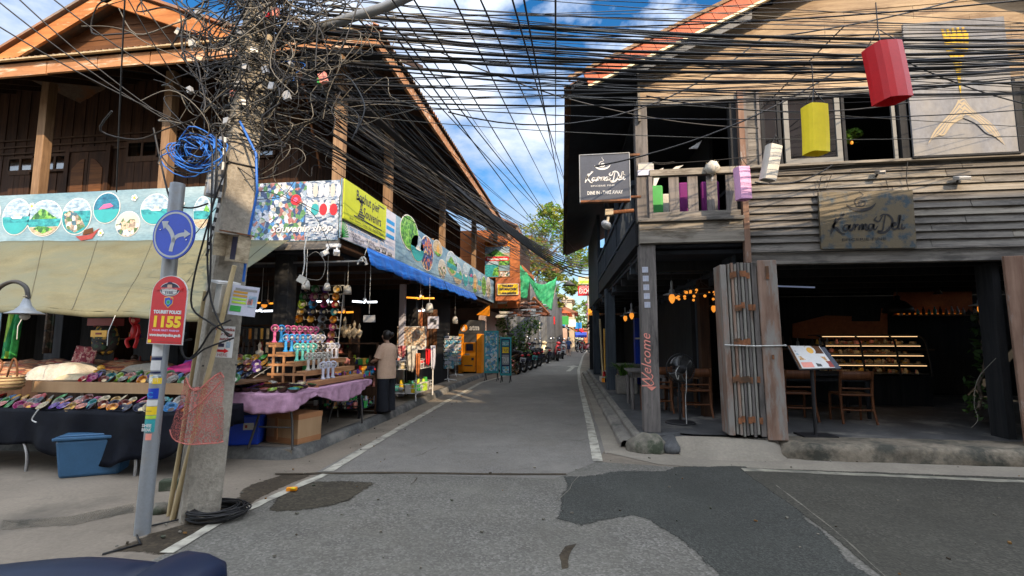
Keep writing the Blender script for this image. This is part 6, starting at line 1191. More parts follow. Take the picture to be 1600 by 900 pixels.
# middle goods table by the woman
GT = thing('stall_table', 'black framed table heaped with beads and bright trinkets by the woman', 'table', (-4.35, 8.95, .13)); mb = MB().bb(-4.75, -3.9, 8.45, 9.5, .82, .86, 'tablewood'); mb.build('table_top', GT)
for x in (-4.7, -3.95):
    for y in (8.5, 9.45): MB().bb(x - .02, x + .02, y - .02, y + .02, .13, .82, 'black').build('leg', GT)
MB().bb(-4.74, -3.91, 8.46, 9.49, .28, .3, 'black').build('shelf', GT)
mb = MB(); clutter(mb, -4.72, -3.92, 8.48, 9.47, .862, 110, (.03, .09), ALLC); tag(solo(mb, 'trinkets', 'heap of bright beads and trinkets in front of the woman', 'trinkets', (-4.35, 8.95, .86)), kind='stuff'); mb = MB(); clutter(mb, -4.7, -3.94, 8.5, 9.45, .302, 90, (.05, .13), ['goods', 'goods_fine', 'palelilac', 'salmon', 'offwhite', 'navy', 'green']); tag(solo(mb, 'packed_goods', 'mixed packed goods on the shelf below the trinket table', 'goods', (-4.35, 8.95, .3)), kind='stuff')
# racks to the right of the woman
WRK = thing('display_rack', 'white wire shelf rack with toys scarves and plush goods at the kerb', 'rack', (-4.1, 11.5, .13)); X0, X1, Y0, Y1 = -4.45, -3.75, 11.0, 12.3
for x in (X0, X1):
    for y in (Y0, Y1): MB().cyl((x, y, .13), (x, y, 1.35), .018, 'white', n=6).build('leg', WRK)
for z in (.3, .85):
    mb = MB()
    for k in range(12): y = Y0 + (Y1 - Y0) * k / 11; mb.tube([(X0, y, z), (X1, y, z)], .006, 'white', 4)
    for zz in (z, z + .12, z + .2): mb.tube([(X0, Y0, zz), (X1, Y0, zz), (X1, Y1, zz), (X0, Y1, zz)], .009, 'white', 4)
    for k in range(9): y = Y0 + (Y1 - Y0) * k / 8; mb.tube([(X1, y, z), (X1, y, z + .2)], .005, 'white', 4)
    mb.build('shelf', WRK)
mb = MB(); clutter(mb, X0 + .05, X1 - .05, Y0 + .05, Y1 - .05, .31, 46, (.1, .2), ['orange', 'green', 'offwhite', 'yellow', 'mint', 'darkgrey', 'white', 'lime']); clutter(mb, X0 + .05, X1 - .05, Y0 + .05, Y1 - .05, .86, 60, (.08, .18), ['offwhite', 'yellow', 'red', 'salmon', 'navy', 'green', 'silver', 'cream']); tag(solo(mb, 'plush_goods', 'small plush toys and trinkets filling the white wire rack', 'toys', (-4.1, 11.6, .3)), kind='stuff')
def scarf(px0, px1, py0, py1, Y, m, label, taper=.6):
    a = at(px0, py1, Y=Y); b = at(px1, py0, Y=Y); mb = MB(); mb.sheet(lambda s, t: Vector((a.x + (b.x - a.x) * (s if t > .3 else .5 + (s - .5) * (taper + (1 - taper) * t / .3)), Y + .04 * sin(s * 13 + t * 2), a.z + (b.z - a.z) * t - .05 * s * (1 - t))), 14, 8, m); solo(mb, 'scarf', label, 'scarf', (a.x, Y, a.z), solid=.01)
scarf(634, 649, 540, 578, 10.9, 'whitecloth', 'pale printed scarf hung on the white rack'); scarf(649, 656, 552, 585, 10.9, 'orangewall', 'orange scarf hanging beside the pale scarf'); scarf(672, 680, 540, 575, 11.8, 'palelilac', 'lilac white scarf at the far end of the rack'); scarf(664, 672, 545, 568, 11.6, 'red', 'red beaded scarf on the wire rack'); scarf(620, 633, 540, 556, 10.6, 'textile_red', 'coiled red necklace bunch left of the pale scarf')
NB = thing('necklace_board', 'upright board of shell and bead necklaces behind the scarves', 'necklace board', at(640, 545, Y=11.9)); a = at(620, 546, Y=11.9); b = at(666, 510, Y=11.9); MB().bb(a.x, b.x, 11.9, 11.93, a.z, b.z, 'white').build('board', NB); mb = MB()
for k in range(22): x = a.x + .03 + (b.x - a.x - .06) * k / 21; mb.tube([(x, 11.88, b.z - .02), (x, 11.87, a.z + .04 + rnd.uniform(0, .1))], .018, 'beads', 5)
mb.build('necklaces', NB); MB().cyl((a.x, 11.95, .13), (a.x, 11.95, b.z), .015, 'white', n=6).build('leg', NB)
mb = MB()
for k, m in enumerate(('wood_post', 'terracotta', 'wood_wall', 'chairwood', 'wood_dark', 'wood_wall_x')): p = at(648 + k * 5, 500, Y=12.6); mb.sheet(lambda s, t: Vector((p.x + .17 * s, 12.6 + .03 * sin(s * 9), 1.3 + (p.z + .28 - 1.3) * t)), 6, 3, m)
solo(mb, 'hanging_garments', 'row of brown and red clothes hanging behind the necklace board', 'garments', (-4.9, 12.6, 1.3), solid=.02)
mb = MB().box(at(677, 504, Y=11.7), (.26, .08, .3), 'palelilac').box(at(675, 500, Y=11.64), (.09, .02, .08), 'darkgrey').box(at(680, 503, Y=11.64), (.06, .02, .1), 'darkgrey'); solo(mb, 'electric_box', 'white electric box fixed to the pale pillar', 'electric box', at(677, 504, Y=11.7))
def rack_cards(px, Y, label, z1=1.75, w=.42):
    c = at(px, 560, Y=Y); t = thing('postcard_rack', label, 'postcard rack', (c.x, Y, .13)); MB().cyl((c.x, Y, .16), (c.x, Y, z1), .018, 'white', n=6).build('pole', t)
    for k in range(4): a = k * pi / 2 + .4; MB().tube([(c.x, Y, .2), (c.x + .3 * cos(a), Y + .3 * sin(a), .15)], .02, 'white', 5).build('foot', t)
    for k in range(4):
        a = k * pi / 2 + .5; n = Vector((cos(a), sin(a), 0)); tt = Vector((-sin(a), cos(a), 0)); mb = MB()
        for r_ in range(8):
            for q in (-1, 1): p = Vector((c.x, Y, .62 + r_ * .14)) + n * .17 + tt * q * .085; mb.box(p, (.012, .14, .115), 'postcards' if (r_ + q) % 3 else 'palelilac', rz=a, ry=.25)
        mb.build('card_column', t)
rack_cards(700, 16.3, 'white revolving rack of scenic postcards at the kerb'); rack_cards(712, 18.6, 'darker postcard rack standing behind the white one', 1.6)
# cash machine and sign above
AT = thing('cash_machine', 'orange and grey cash machine with atm sign on the shop corner', 'cash machine', (-4.75, 20.3, .13)); a = at(716, 583, Y=20.3); b = at(753, 500, Y=20.3); w = b.x - a.x; cx = (a.x + b.x) / 2
MB().bb(a.x, b.x, 20.3, 21.1, b.z - .58, b.z, 'darkgrey').build('header', AT); mb = MB(); mb.text('atm', .34, (cx + .18, 20.3, b.z - .43), X3, Z3, 'white', e=.006, bold=.006, width=.42); mb.poly(ellpts(Vector((cx - .28, 20.3, b.z - .33)), X3, Z3, .16, .16, n=16, e=.005), 'orange'); mb.poly([(cx - .36, 20.29, b.z - .45), (cx - .2, 20.29, b.z - .45), (cx - .28, 20.29, b.z - .2)], 'white'); mb.build('lettering', AT)
for x in (a.x, b.x - .22): MB().bb(x, x + .22, 20.28, 21.1, .13, b.z - .585, 'orange').build('side_panel', AT, bevel=.02)
MB().bb(a.x + .23, b.x - .23, 20.32, 21.1, .13, b.z - .59, 'darkgrey').build('recess', AT); mb = MB(); x0_, x1_ = a.x + .25, b.x - .25; zt_ = b.z - .95
mb.prism([(x0_, 20.31, .2), (x0_, 20.0, .2), (x0_, 20.0, zt_ - .55), (x0_, 20.25, zt_ - .45), (x0_, 20.22, zt_), (x0_, 20.31, zt_)], (x1_ - x0_, 0, 0), 'orange'); mb.build('console', AT, bevel=.02)
mb = MB().box((cx, 20.215, zt_ - .2), (w - .7, .02, .28), 'ink', rx=.12); mb.build('screen_panel', AT); MB().box((cx - .08, 20.1, zt_ - .5), (.2, .1, .04), 'silver', rx=.4).build('shelf', AT); mb = MB().box((cx + .18, 19.995, zt_ - .68), (.1, .02, .1), 'ink'); mb.build('keypad', AT); MB().box((cx, 19.995, zt_ - .95), (.35, .02, .04), 'ink').build('card_slot', AT)
q = [at(746, 476, Y=20.0), at(765, 476, Y=20.0), at(765, 493, Y=20.0), at(744, 493, Y=20.0)]; mb = MB().prism([at(765, 477, Y=20.0), at(765, 494, Y=20.0), at(744, 492, Y=20.0)], (0, .06, 0), 'orange'); solo(mb, 'corner_sign', 'orange triangular sign above the cash machine', 'sign', q[0])
def poster_stand(px0, px1, py0, py1, Y, m, label, extra=()):
    a = at(px0, py1, Y=Y); b = at(px1, py0, Y=Y); t = thing('poster_stand', label, 'poster stand', ((a.x + b.x) / 2, Y, 0)); MB().bb(a.x, b.x, Y, Y + .04, a.z + .12, b.z, 'teal').build('frame', t, bevel=.01)
    mb = MB().bb(a.x + .05, b.x - .05, Y - .006, Y - .002, a.z + .2, b.z - .06, m)
    for f0, f1, mm, tx_ in extra: z0 = a.z + (b.z - a.z) * f0; z1 = a.z + (b.z - a.z) * f1; mb.bb(a.x + .09, b.x - .09, Y - .012, Y - .007, z0, z1, mm); tx_ and mb.text(tx_, (z1 - z0) * .8, ((a.x + b.x) / 2, Y - .013, z0 + (z1 - z0) * .2), X3, Z3, 'white' if mm != 'yellow' else 'ink', width=(b.x - a.x) * .6, e=.003)
    mb.build('poster', t)
    for x in (a.x + .05, b.x - .05): MB().tube([(x, Y + .3, a.z * 0), (x, Y + .02, .5), (x, Y + .02, .1), (x, Y - .2, 0)], .015, 'black', 5).build('leg', t)
poster_stand(756, 779, 517, 588, 18.1, 'postcards', 'taller blue poster stand covered in island tour photos'); poster_stand(781, 799, 527, 592, 17.6, 'navy', 'narrow dark poster stand advertising one day trips', ((.78, .93, 'sea', 'ONE DAY'), (.62, .76, 'yellow', 'TRIPS'), (.34, .58, 'grey', 'TOUR'), (.14, .3, 'postcards', '')))
# ------------------------------------------------------------------ people
def person(label, loc, rz, H=1.6, top='sand', legs='blackcloth', skin='skin', hairm='hair', pose='reach', hat=None, long=True, bun=True, shorts=False, group=None):
    t = thing('person', label, 'person', loc, group); k = H / 1.62
    V = []; E = []; R = []
    def jt(p, r, par=None):
        V.append(Vector(p) * k); R.append(r * k); i = len(V) - 1
        if par is not None: E.append((par, i))
        return i
    pel = jt((0, 0, .86), .11); ab = jt((0, .0, 1.02), .105, pel); ch = jt((0, .01, 1.2), .115, ab); nb = jt((0, .01, 1.33), .06, ch); nk = jt((0, -.02, 1.39), .045, nb); hb = jt((0, -.045, 1.45), .07, nk); hd = jt((0, -.055, 1.52), .083, hb); jt((0, -.045, 1.58), .06, hd)
    nz = jt((0, -.135, 1.488), .013, hd)
    F = {}
    for s in (-1, 1):
        sh = jt((s * .15, .01, 1.3), .055, ch)
        if pose == 'reach': el = jt((s * .21, -.06 if s < 0 else -.08, 1.04), .04, sh); wr = jt((s * .16, -.30, .98), .027, el); hn = jt((s * .15, -.37, .96), .028, wr); dv = Vector((-.05 * s, -.06, -.012))
        else: el = jt((s * .22, .03 * s, 1.04), .04, sh); wr = jt((s * .23, -.05 + .04 * s, .82), .027, el); hn = jt((s * .23, -.06 + .04 * s, .75), .028, wr); dv = Vector((0, -.01, -.07))
        pp = V[hn] / k; sd = Vector((.0, 1, 0)) if pose != 'reach' else Vector((1, 0, 0))
        for q in range(4): f1 = jt(pp + sd * (q - 1.5) * .015 + dv * .6, .0085, hn); jt(pp + sd * (q - 1.5) * .018 + dv * (1.05 + .12 * (1.5 - abs(q - 1.5))) - Z3 * .012, .0075, f1)
        th = jt(pp + Vector((-s * .02, -.025, .01)), .009, hn); jt(pp + Vector((-s * .03, -.05, -.005)), .008, th)
        st = .0 if pose == 'reach' else .12 * s
        hp = jt((s * .085, 0, .82), .085, pel); kn = jt((s * .09, -.01 - st * .9, .46), .052, hp); an = jt((s * .09, .02 - st, .09), .036, kn); jt((s * .095, -.1 - st, .03), .03, an)
    me = bpy.data.meshes.new('body'); me.from_pydata([tuple(v) for v in V], E, []); o = bpy.data.objects.new('body', me); COL.objects.link(o); o.parent = t
    m1 = o.modifiers.new('skin', 'SKIN'); m1.use_smooth_shade = True; m1.branch_smoothing = .4
    for i, sv in enumerate(me.skin_vertices[0].data): sv.radius = (R[i], R[i])
    me.skin_vertices[0].data[0].use_root = True
    m2 = o.modifiers.new('sub', 'SUBSURF'); m2.levels = 1; m2.render_levels = 1; me.materials.append(MT[skin])
    def P(x, y, z): return Vector((x, y, z)) * k
    mb = MB(); hem = .68 if long else .9
    rg = [(hem, .2, .16, .0), (hem + .12, .205, .165, 0), (1.0, .19, .15, 0), (1.14, .185, .148, .0), (1.25, .195, .14, .01), (1.325, .165, .11, .012), (1.365, .085, .075, .0)] if long else [(hem, .15, .12, 0), (1.02, .14, .115, 0), (1.18, .165, .13, 0), (1.28, .17, .115, .01), (1.345, .12, .08, .01), (1.365, .08, .07, 0)]
    mb.loft([(P(0, y, z), P(a, 0, 0), P(0, b, 0)) for z, a, b, y in rg], top, 18, cap=False)
    for s in (-1, 1):
        A = P(s * .14, .01, 1.305); B = P(s * .20, -.035 if pose == 'reach' else .02 * s, 1.10); d = (B - A).normalized(); u = d.cross(Y3).normalized(); v = d.cross(u)
        mb.loft([(A, u * .07 * k, v * .075 * k), (A.lerp(B, .5), u * .078 * k, v * .085 * k), (A.lerp(B, 1.15), u * .075 * k, v * .088 * k)], top, 12, cap=False)
    mb.build('shirt', t, loc=(0, 0, 0))
    mb = MB(); st0 = 0 if pose == 'reach' else .12
    if shorts:
        mb.loft([(P(0, 0, .95), P(.15, 0, 0), P(0, .12, 0)), (P(0, 0, .80), P(.17, 0, 0), P(0, .13, 0)), (P(0, 0, .60), P(.18, 0, 0), P(0, .16, 0))], legs, 14, cap=False)
    else:
        for s in (-1, 1): mb.loft([(P(s * .05, 0, .95), P(.1, 0, 0), P(0, .125, 0)), (P(s * .08, 0, .78), P(.105, 0, 0), P(0, .13, 0)), (P(s * .09, 0, .45), P(.10, 0, 0), P(0, .115, 0)), (P(s * .095, 0, .06), P(.108, 0, 0), P(0, .13, 0))], legs, 14, cap=False)
    mb.build('trousers' if not shorts else 'shorts', t, loc=(0, 0, 0))
    mb = MB()
    for s in (-1, 1): mb.sphere(P(s * .095, -.06 - (st0 * s if pose != 'reach' else 0), .035), (.045 * k, .12 * k, .035 * k), 'black', 10)
    mb.build('shoes', t, loc=(0, 0, 0))
    mb = MB().sphere(P(0, -.022, 1.52), (.094 * k, .106 * k, .104 * k), hairm, 16); mb.v = [(x, max(y, (-.13 if z > 1.56 * k else -.05) * k), z) for x, y, z in mb.v]
    if bun: mb.sphere(P(0, .105, 1.53), (.055 * k, .05 * k, .055 * k), hairm, 10)
    mb.build('hair', t, loc=(0, 0, 0))
    mb = MB()
    for s in (-1, 1): mb.sphere(P(s * .032, -.128, 1.512), .008 * k, 'black', 6); mb.sphere(P(s * .083, -.045, 1.50), (.012 * k, .018 * k, .028 * k), skin, 8)
    mb.box(P(0, -.126, 1.452), (.04 * k, .008, .009), 'brownred'); mb.build('face', t, loc=(0, 0, 0))
    if hat: MB().lathe([(.2 * k, 0), (.1 * k, .015), (.095 * k, .09 * k), (0, .1 * k)], hat, P(0, -.035, 1.58), 16).build('hat', t, loc=(0, 0, 0))
    t.rotation_euler = (0, 0, rz); return t
pw = at(604, 646, Z=.127)
person('woman in loose beige t-shirt and black trousers browsing the trinket table', (pw.x - .02, pw.y, .127), radians(-112), 1.6, 'tee', 'trouser')
q = at(889, 556.5, Z=0); person('person in blue top and white hat walking up the street', (q.x, q.y, .006), .1, 1.68, 'denim', 'navy', 'skinpale', 'sand', 'walk', 'offwhite', False, False, True)
q = at(880, 554.5, Z=0); person('person in red patterned top walking behind the one in blue', (q.x - .1, q.y + 1.2, .006), -.1, 1.72, 'salmon', 'brownred', 'skinpale', 'hair', 'walk', None, True, False, True)
# ------------------------------------------------------------------ motor scooters
def wheel(mb_name, y, parent, r=.255):
    T = Matrix.Rotation(pi / 2, 4, 'Y'); mb = MB(); mb.lathe([(r - .075, -.03), (r - .04, -.048), (r - .008, -.038), (r, 0), (r - .008, .038), (r - .04, .048), (r - .075, .03)], 'rubber', (0, y, r), 22, T); w = mb.build('wheel', parent)
    mb = MB(); mb.lathe([(r - .078, -.028), (r - .072, 0), (r - .078, .028)], 'silver', (0, y, r), 18, T); mb.lathe([(0, -.05), (.05, -.045), (.05, .045), (0, .05)], 'iron', (0, y, r), 10, T)
    for k in range(5): a = k * 2 * pi / 5; mb.tube([(0, y, r), (0, y + cos(a) * (r - .08), r + sin(a) * (r - .08))], .012, 'silver', 5)
    mb.build('rim', w)
def scooter(loc, rz, m, label, group, scale=1.08, lean=.12, plate='white', seatm='rubber'):
    t = thing('motor_scooter', label, 'motor scooter', (0, 0, 0), group); wheel('w', .28, t); wheel('w', 1.56, t)
    def E(y, z, a, b, m_=None): return (Vector((0, y, z)), Vector((a, 0, 0)), Vector((0, .0, b)))
    mb = MB(); mb.loft([E(.02, .66, .03, .03), E(.12, .66, .09, .09), E(.35, .60, .125, .15), E(.6, .52, .14, .19), E(.82, .42, .13, .13), E(.9, .34, .12, .06)], m, 16); mb.build('rear_body', t)
    mb = MB(); mb.loft([(Vector((0, 1.17, .28)), Vector((.15, 0, 0)), Vector((0, .05, 0))), (Vector((0, 1.24, .5)), Vector((.19, 0, 0)), Vector((0, .07, 0))), (Vector((0, 1.30, .78)), Vector((.15, 0, 0)), Vector((0, .09, 0))), (Vector((0, 1.33, .92)), Vector((.10, 0, 0)), Vector((0, .06, 0)))], m, 16); mb.build('leg_shield', t)
    MB().box((0, 1.02, .29), (.26, .5, .07), 'black').build('footboard', t, bevel=.02)
    mb = MB(); mb.loft([E(.05, .745, .05, .03), E(.2, .77, .11, .05), E(.5, .775, .12, .06), E(.72, .74, .10, .055), E(.86, .72, .06, .03)], seatm, 14); mb.build('seat', t)
    mb = MB().cyl((0, 1.34, .85), (0, 1.28, 1.02), .03, 'black'); mb.loft([(Vector((-.12, 1.29, 1.02)), Vector((0, .05, 0)), Vector((0, 0, .05))), (Vector((0, 1.31, 1.03)), Vector((0, .1, 0)), Vector((0, 0, .09))), (Vector((.12, 1.29, 1.02)), Vector((0, .05, 0)), Vector((0, 0, .05)))], m, 12); mb.tube([(-.33, 1.2, 1.05), (-.14, 1.27, 1.03), (.14, 1.27, 1.03), (.33, 1.2, 1.05)], .014, 'black', 6); hb = mb.build('handlebar', t)
    for s in (-1, 1): MB().cyl((s * .36, 1.19, 1.05), (s * .22, 1.24, 1.04), .02, 'rubber').build('grip', hb); MB().tube([(s * .19, 1.26, 1.04), (s * .24, 1.27, 1.17), (s * .29, 1.25, 1.24)], .007, 'black', 5).sphere((s * .31, 1.25, 1.27), (.06, .018, .042), 'black', 10).sphere((s * .31, 1.238, 1.27), (.052, .01, .036), 'chrome', 10).build('mirror', hb)
    MB().sphere((0, 1.40, 1.02), (.085, .04, .065), 'silver', 12).build('headlight', t); MB().sphere((0, .01, .66), (.07, .03, .04), 'red', 10).build('tail_light', t)
    mb = MB(); mb.box((0, -.045, .50), (.21, .012, .17), plate, rx=.2); mb.box((0, -.054, .525), (.13, .006, .035), 'ink', rx=.2).box((0, -.06, .475), (.16, .006, .05), 'ink', rx=.2); mb.build('licence_plate', t)
    mb = MB(); mb.tube([(0, .06, .62), (0, -.02, .52), (0, -.06, .38)], .025, 'black', 6); a0 = [(0, .28 + .30 * cos(a), .255 + .30 * sin(a)) for a in [1.1 + .2 * i for i in range(9)]]; mb.loft([(Vector(p), Vector((.07, 0, 0)), (Vector(p) - Vector((0, .28, .255))).normalized() * .012) for p in a0], 'black', 8); mb.build('rear_mudguard', t)
    a0 = [(0, 1.56 + .29 * cos(a), .255 + .29 * sin(a)) for a in [.5 + .2 * i for i in range(10)]]; MB().loft([(Vector(p), Vector((.07, 0, 0)), (Vector(p) - Vector((0, 1.56, .255))).normalized() * .012) for p in a0], m, 8).build('front_mudguard', t)
    mb = MB();
    for s in (-1, 1): mb.tube([(s * .06, 1.56, .255), (s * .06, 1.42, .62), (s * .03, 1.36, .8)], .018, 'metal', 6)
    mb.build('fork', t); MB().cyl((.14, .1, .3), (.13, .62, .27), .045, 'iron', .03).box((-.1, .42, .27), (.1, .4, .16), 'iron').build('exhaust', t); MB().tube([(-.1, .75, .25), (-.16, .72, .02)], .012, 'metal', 5).build('side_stand', t)
    mb = MB(); mb.tube([(-.1, .15, .72), (-.11, -.02, .74), (.11, -.02, .74), (.1, .15, .72)], .013, 'black', 6); mb.build('grab_rail', t)
    t.rotation_euler = (0, lean, rz); t.scale = (scale,) * 3; t.location = loc; return t
GBk = 'scooters parked nose in along the left of the street'
for px, py, m, rz, sc_, lab, pl in ((814, 586, 'bikeblack', .62, 1.28, 'black motor scooter with white plate nearest the poster stands', 'white'), (833, 579, 'bikeblack', .55, 1.28, 'black motor scooter with pale green plate, second from the poster stands', 'mint'), (846, 573, 'bikeblack', .45, 1.28, 'black motor scooter without visible plate between the green plate one and cream one', 'black'), (857, 568.5, 'bikecream', .3, 1.3, 'cream motor scooter beside the grey draped wall', 'black'), (824, 583, 'bikeblack', .6, 1.25, 'black motor scooter wedged between the white plate and green plate ones', 'black'), (840, 576.5, 'bikered', .5, 1.25, 'dark red scooter between two black ones left of the cream one', 'black'), (872, 565, 'bikered', .1, 1.25, 'dark red motor scooter beyond the cream one, nearest the walking people', 'white'), (879, 561, 'bikewhite', .05, 1.25, 'white motor scooter beyond the dark red one', 'white')):
    p = at(px, py, Z=0); scooter((p.x, p.y, .0), rz, m, lab, GBk, sc_, .1, pl)
for i, (px, py, m, lab) in enumerate(((908, 547, 'bikewhite', 'white motor scooter farthest along the right of the street'), (916, 550, 'bikeblack', 'black motor scooter parked middle of three on the right'), (923, 551, 'bikered', 'red motor scooter nearest the cafe post on the right'))):
    p = at(px, py, Z=0); scooter((p.x, p.y, 0), pi - .5, m, lab, 'scooters parked on the right of the street', 1.35, .1)
# ------------------------------------------------------------------ car corner at the lower left
CR = thing('car', 'dark blue glossy car corner with rounded lamp at the lower left', 'car', (-1.3, 1.2, 0)); yb_ = 1.30
tp = [at(x, y, Y=yb_) for x, y in ((-160, 906), (-60, 889), (0, 882), (60, 876), (110, 873), (150, 874), (200, 879), (245, 884))]
mb = MB(); vs = []
for p in tp:
    for dy, dz in ((.10, -.55), (.10, -.06), (.05, -.015), (0, 0), (-.06, -.008), (-.14, -.06), (-.2, -.16), (-.22, -.55)): vs.append(p + Vector((0, dy, dz)))
n = len(tp); mb.add(vs, [(i * 8 + j, (i + 1) * 8 + j, (i + 1) * 8 + j + 1, i * 8 + j + 1) for i in range(n - 1) for j in range(7)] + [tuple(range(8)), tuple(range((n - 1) * 8, n * 8))[::-1]], 'carblue', True); mb.build('body', CR)
c = at(292, 899, Y=yb_ - .04); mb = MB(); mb.loft([(c + Vector((-.105, 0, -.012)), Vector((0, .12, 0)), Vector((0, 0, .026))), (c + Vector((-.09, 0, -.004)), Vector((0, .13, 0)), Vector((0, 0, .034))), (c + Vector((-.03, 0, -.006)), Vector((0, .125, 0)), Vector((0, 0, .035))), (c + Vector((.03, 0, -.02)), Vector((0, .115, 0)), Vector((0, 0, .034))), (c + Vector((.06, 0, -.036)), Vector((0, .08, 0)), Vector((0, 0, .03)))], 'carblue', 20); mb.build('lamp_housing', CR)
mb = MB().loft([(c + Vector((.03, -.03, -.03)), Vector((0, .07, 0)), Vector((0, 0, .03))), (c + Vector((.075, -.04, -.05)), Vector((0, .06, 0)), Vector((0, 0, .03)))], 'black', 16); mb.build('lamp_glass', CR)
# ------------------------------------------------------------------ cafe front: doors, furniture, lamps, lanterns
def fold_door(name, label, leaves, front, y0=7.16, y1=7.42, z0=.23, z1=2.63, lean=0):
    t = thing('folding_door', label, 'door', ((front[0] + front[1]) / 2, 7.3, .2))
    T = Matrix.Translation((leaves[0][0], 7.3, z0)) @ Matrix.Rotation(lean, 4, 'Y') @ Matrix.Translation((-leaves[0][0], -7.3, -z0))
    def bld(mb, n, **k): mb.v = [tuple(T @ Vector(v)) for v in mb.v]; return mb.build(n, t, **k)
    for i, (a, b, m) in enumerate(leaves): bld(MB().bb(a, b, y0 + rnd.uniform(-.02, .02), y1 + .1, z0 + rnd.uniform(-.015, .03), z1 - rnd.uniform(.0, .03), m), 'door_leaf', bevel=.006)
    mb = MB().bb(front[0], front[1], y0 - .035, y0 + .005, z0 - .04, z1 + .01, front[2]); fl = bld(mb, 'door_leaf', bevel=.008)
    mb = MB()
    for z in (.45, 1.0, 1.5, 2.0, 2.45):
        for i in range(1, len(leaves)): a = leaves[i][0]; rnd.random() < .8 and mb.box((a, y0 - .012, z + rnd.uniform(-.02, .02)), (.045, .012, .085), 'rust')
    bld(mb, 'hinges'); return t, T
lv = []; x = 2.02; cols = ['door_pink'] + ['door_grey', 'door_pink', 'door_grey', 'weather_z', 'door_grey', 'weather_z', 'door_grey']
for i, m in enumerate(cols): w = .085 if i == 0 else .04; lv.append((x, x + w - .006, m)); x += w + (.012 if i == 0 else .004)
lv.append((x + .008, x + .075, 'weather_z'))
FD, Tm = fold_door('d', 'folded stack of weathered pink and grey plank doors tied with string', lv, (x + .08, 2.76, 'door_pink'), lean=-.012)
mb = MB(); mb.tube([(2.0, 7.14, 1.47), (2.4, 7.12, 1.455), (2.78, 7.11, 1.465)], .009, 'cable_white', 5); mb.sphere((2.78, 7.11, 1.465), .016, 'cable_white', 6); mb.build('string', FD); mb = MB().bb(2.58, 2.62, 7.108, 7.12, 2.38, 2.56, 'rust').bb(2.60, 2.63, 7.108, 7.12, 1.28, 1.34, 'rust'); mb.build('bolt', FD)
lv = []; x = 5.93
for i in range(7): lv.append((x, x + .05, 'door_grey' if i % 2 else 'door_brown')); x += .062
fold_door('d', 'rusty brown folded plank doors at the right edge of the cafe opening', lv, (5.56, 5.92, 'door_brown'), lean=-.012)
# chairs, tables, fan, menu stand, planter
def chair():
    t = thing('chair', None, None, (0, 0, 0)); W_ = .23
    for s in (-1, 1):
        MB().tube([(s * (W_ + .015), -.27, 0), (s * W_, -.20, .25), (s * W_, -.19, .48), (s * W_, -.22, .68), (s * W_, -.25, .84)], [.02, .022, .024, .022, .02], 'chairwood', 6).build('leg', t); MB().tube([(s * W_, .22, 0), (s * W_, .2, .44)], [.018, .024], 'chairwood', 6).build('leg', t)
    mb = MB(); mb.sheet(lambda a, b: Vector((-W_ + 2 * W_ * a, -.235 - .035 * sin(pi * a), .70 + .14 * b)), 10, 2, 'chairwood'); mb.build('backrest', t, solid=.022); mb = MB(); mb.tube([(-W_, -.2, .56), (0, -.235, .56), (W_, -.2, .56)], .016, 'chairwood', 6); mb.build('back_rail', t)
    MB().box((0, 0, .455), (.48, .44, .035), 'chairwood').build('seat', t, bevel=.012); mb = MB()
    mb.tube([(-W_, -.21, .22), (0, -.215, .215), (W_, -.21, .22)], .016, 'chairwood', 6).build('stretcher', t); MB().tube([(-W_, .21, .2), (W_, .21, .2)], .014, 'chairwood', 6).build('stretcher', t); return t
ch = chair(); ch.location = (3.62, 9.0, .2)
tag(ch, 'curved wooden chair directly behind the menu stand', 'chair', 'wooden cafe chairs')
for x, y, rz, lab in ((4.42, 8.85, -.05, 'curved wooden chair right of the menu stand'), (2.02, 9.2, .0, 'wooden chair behind the pedestal fan'), (1.42, 9.6, .1, 'wooden chair half hidden by the corner post'), (2.95, 9.3, .35, 'wooden chair tucked beside the folded pink doors'), (2.2, 12.3, .6, 'wooden chair farther back along the cafe veranda')): dup(ch, (x, y, .2), rz, lab)
def table(x, y, w, d, h, m, label, lw=.07):
    t = thing('cafe_table', label, 'table', (x, y, .2)); MB().box((x, y, .2 + h - .02), (w, d, .04), m).build('table_top', t, bevel=.006)
    MB().box((x, y, .2 + h - .09), (w - .14, d - .14, .09), m).build('apron', t)
    for sx in (-1, 1):
        for sy in (-1, 1): MB().cyl((x + sx * (w / 2 - .07), y + sy * (d / 2 - .07), .2), (x + sx * (w / 2 - .07), y + sy * (d / 2 - .07), .2 + h - .14), lw * .45, m, lw * .6, n=8).build('leg', t)
table(1.32, 10.3, .75, 1.0, .74, 'weather_z', 'grey painted wooden table beside the corner post'); table(4.0, 9.55, 1.9, .8, .76, 'blackwood', 'long dark table behind the two curved chairs'); table(2.0, 10.0, .7, .7, .74, 'tablewood', 'brown table behind the pedestal fan'); table(1.6, 15.2, .9, 1.4, .6, 'weather_z', 'low grey table by the second veranda post')
FN = thing('pedestal_fan', 'black pedestal fan on round base beside the corner post', 'fan', (1.60, 8.35, .2)); b = Vector((1.60, 8.35, .2)); hd = at(1062, 576, Y=8.3)
MB().lathe([(0, 0), (.235, 0), (.24, .012), (.2, .03), (.04, .05), (0, .05)], 'black', b, 28).build('base', FN); MB().cyl(b + Z3 * .04, Vector((b.x, 8.35, hd.z - .06)), .022, 'black', .018).build('pole', FN); MB().cyl(b + Z3 * .42, b + Z3 * .5, .032, 'black').build('collar', FN)
Tt = Matrix.Rotation(radians(90), 4, 'X'); Tt = Matrix.Rotation(.25, 4, 'Z') @ Tt; mb = MB(); mb.lathe([(.0, -.13), (.05, -.13), (.075, -.10), (.075, .0), (.05, .04), (0, .04)], 'black', hd, 16, Tt @ Matrix.Rotation(pi, 4, 'X')); mb.build('motor', FN)
mb = MB(); Rf = .24
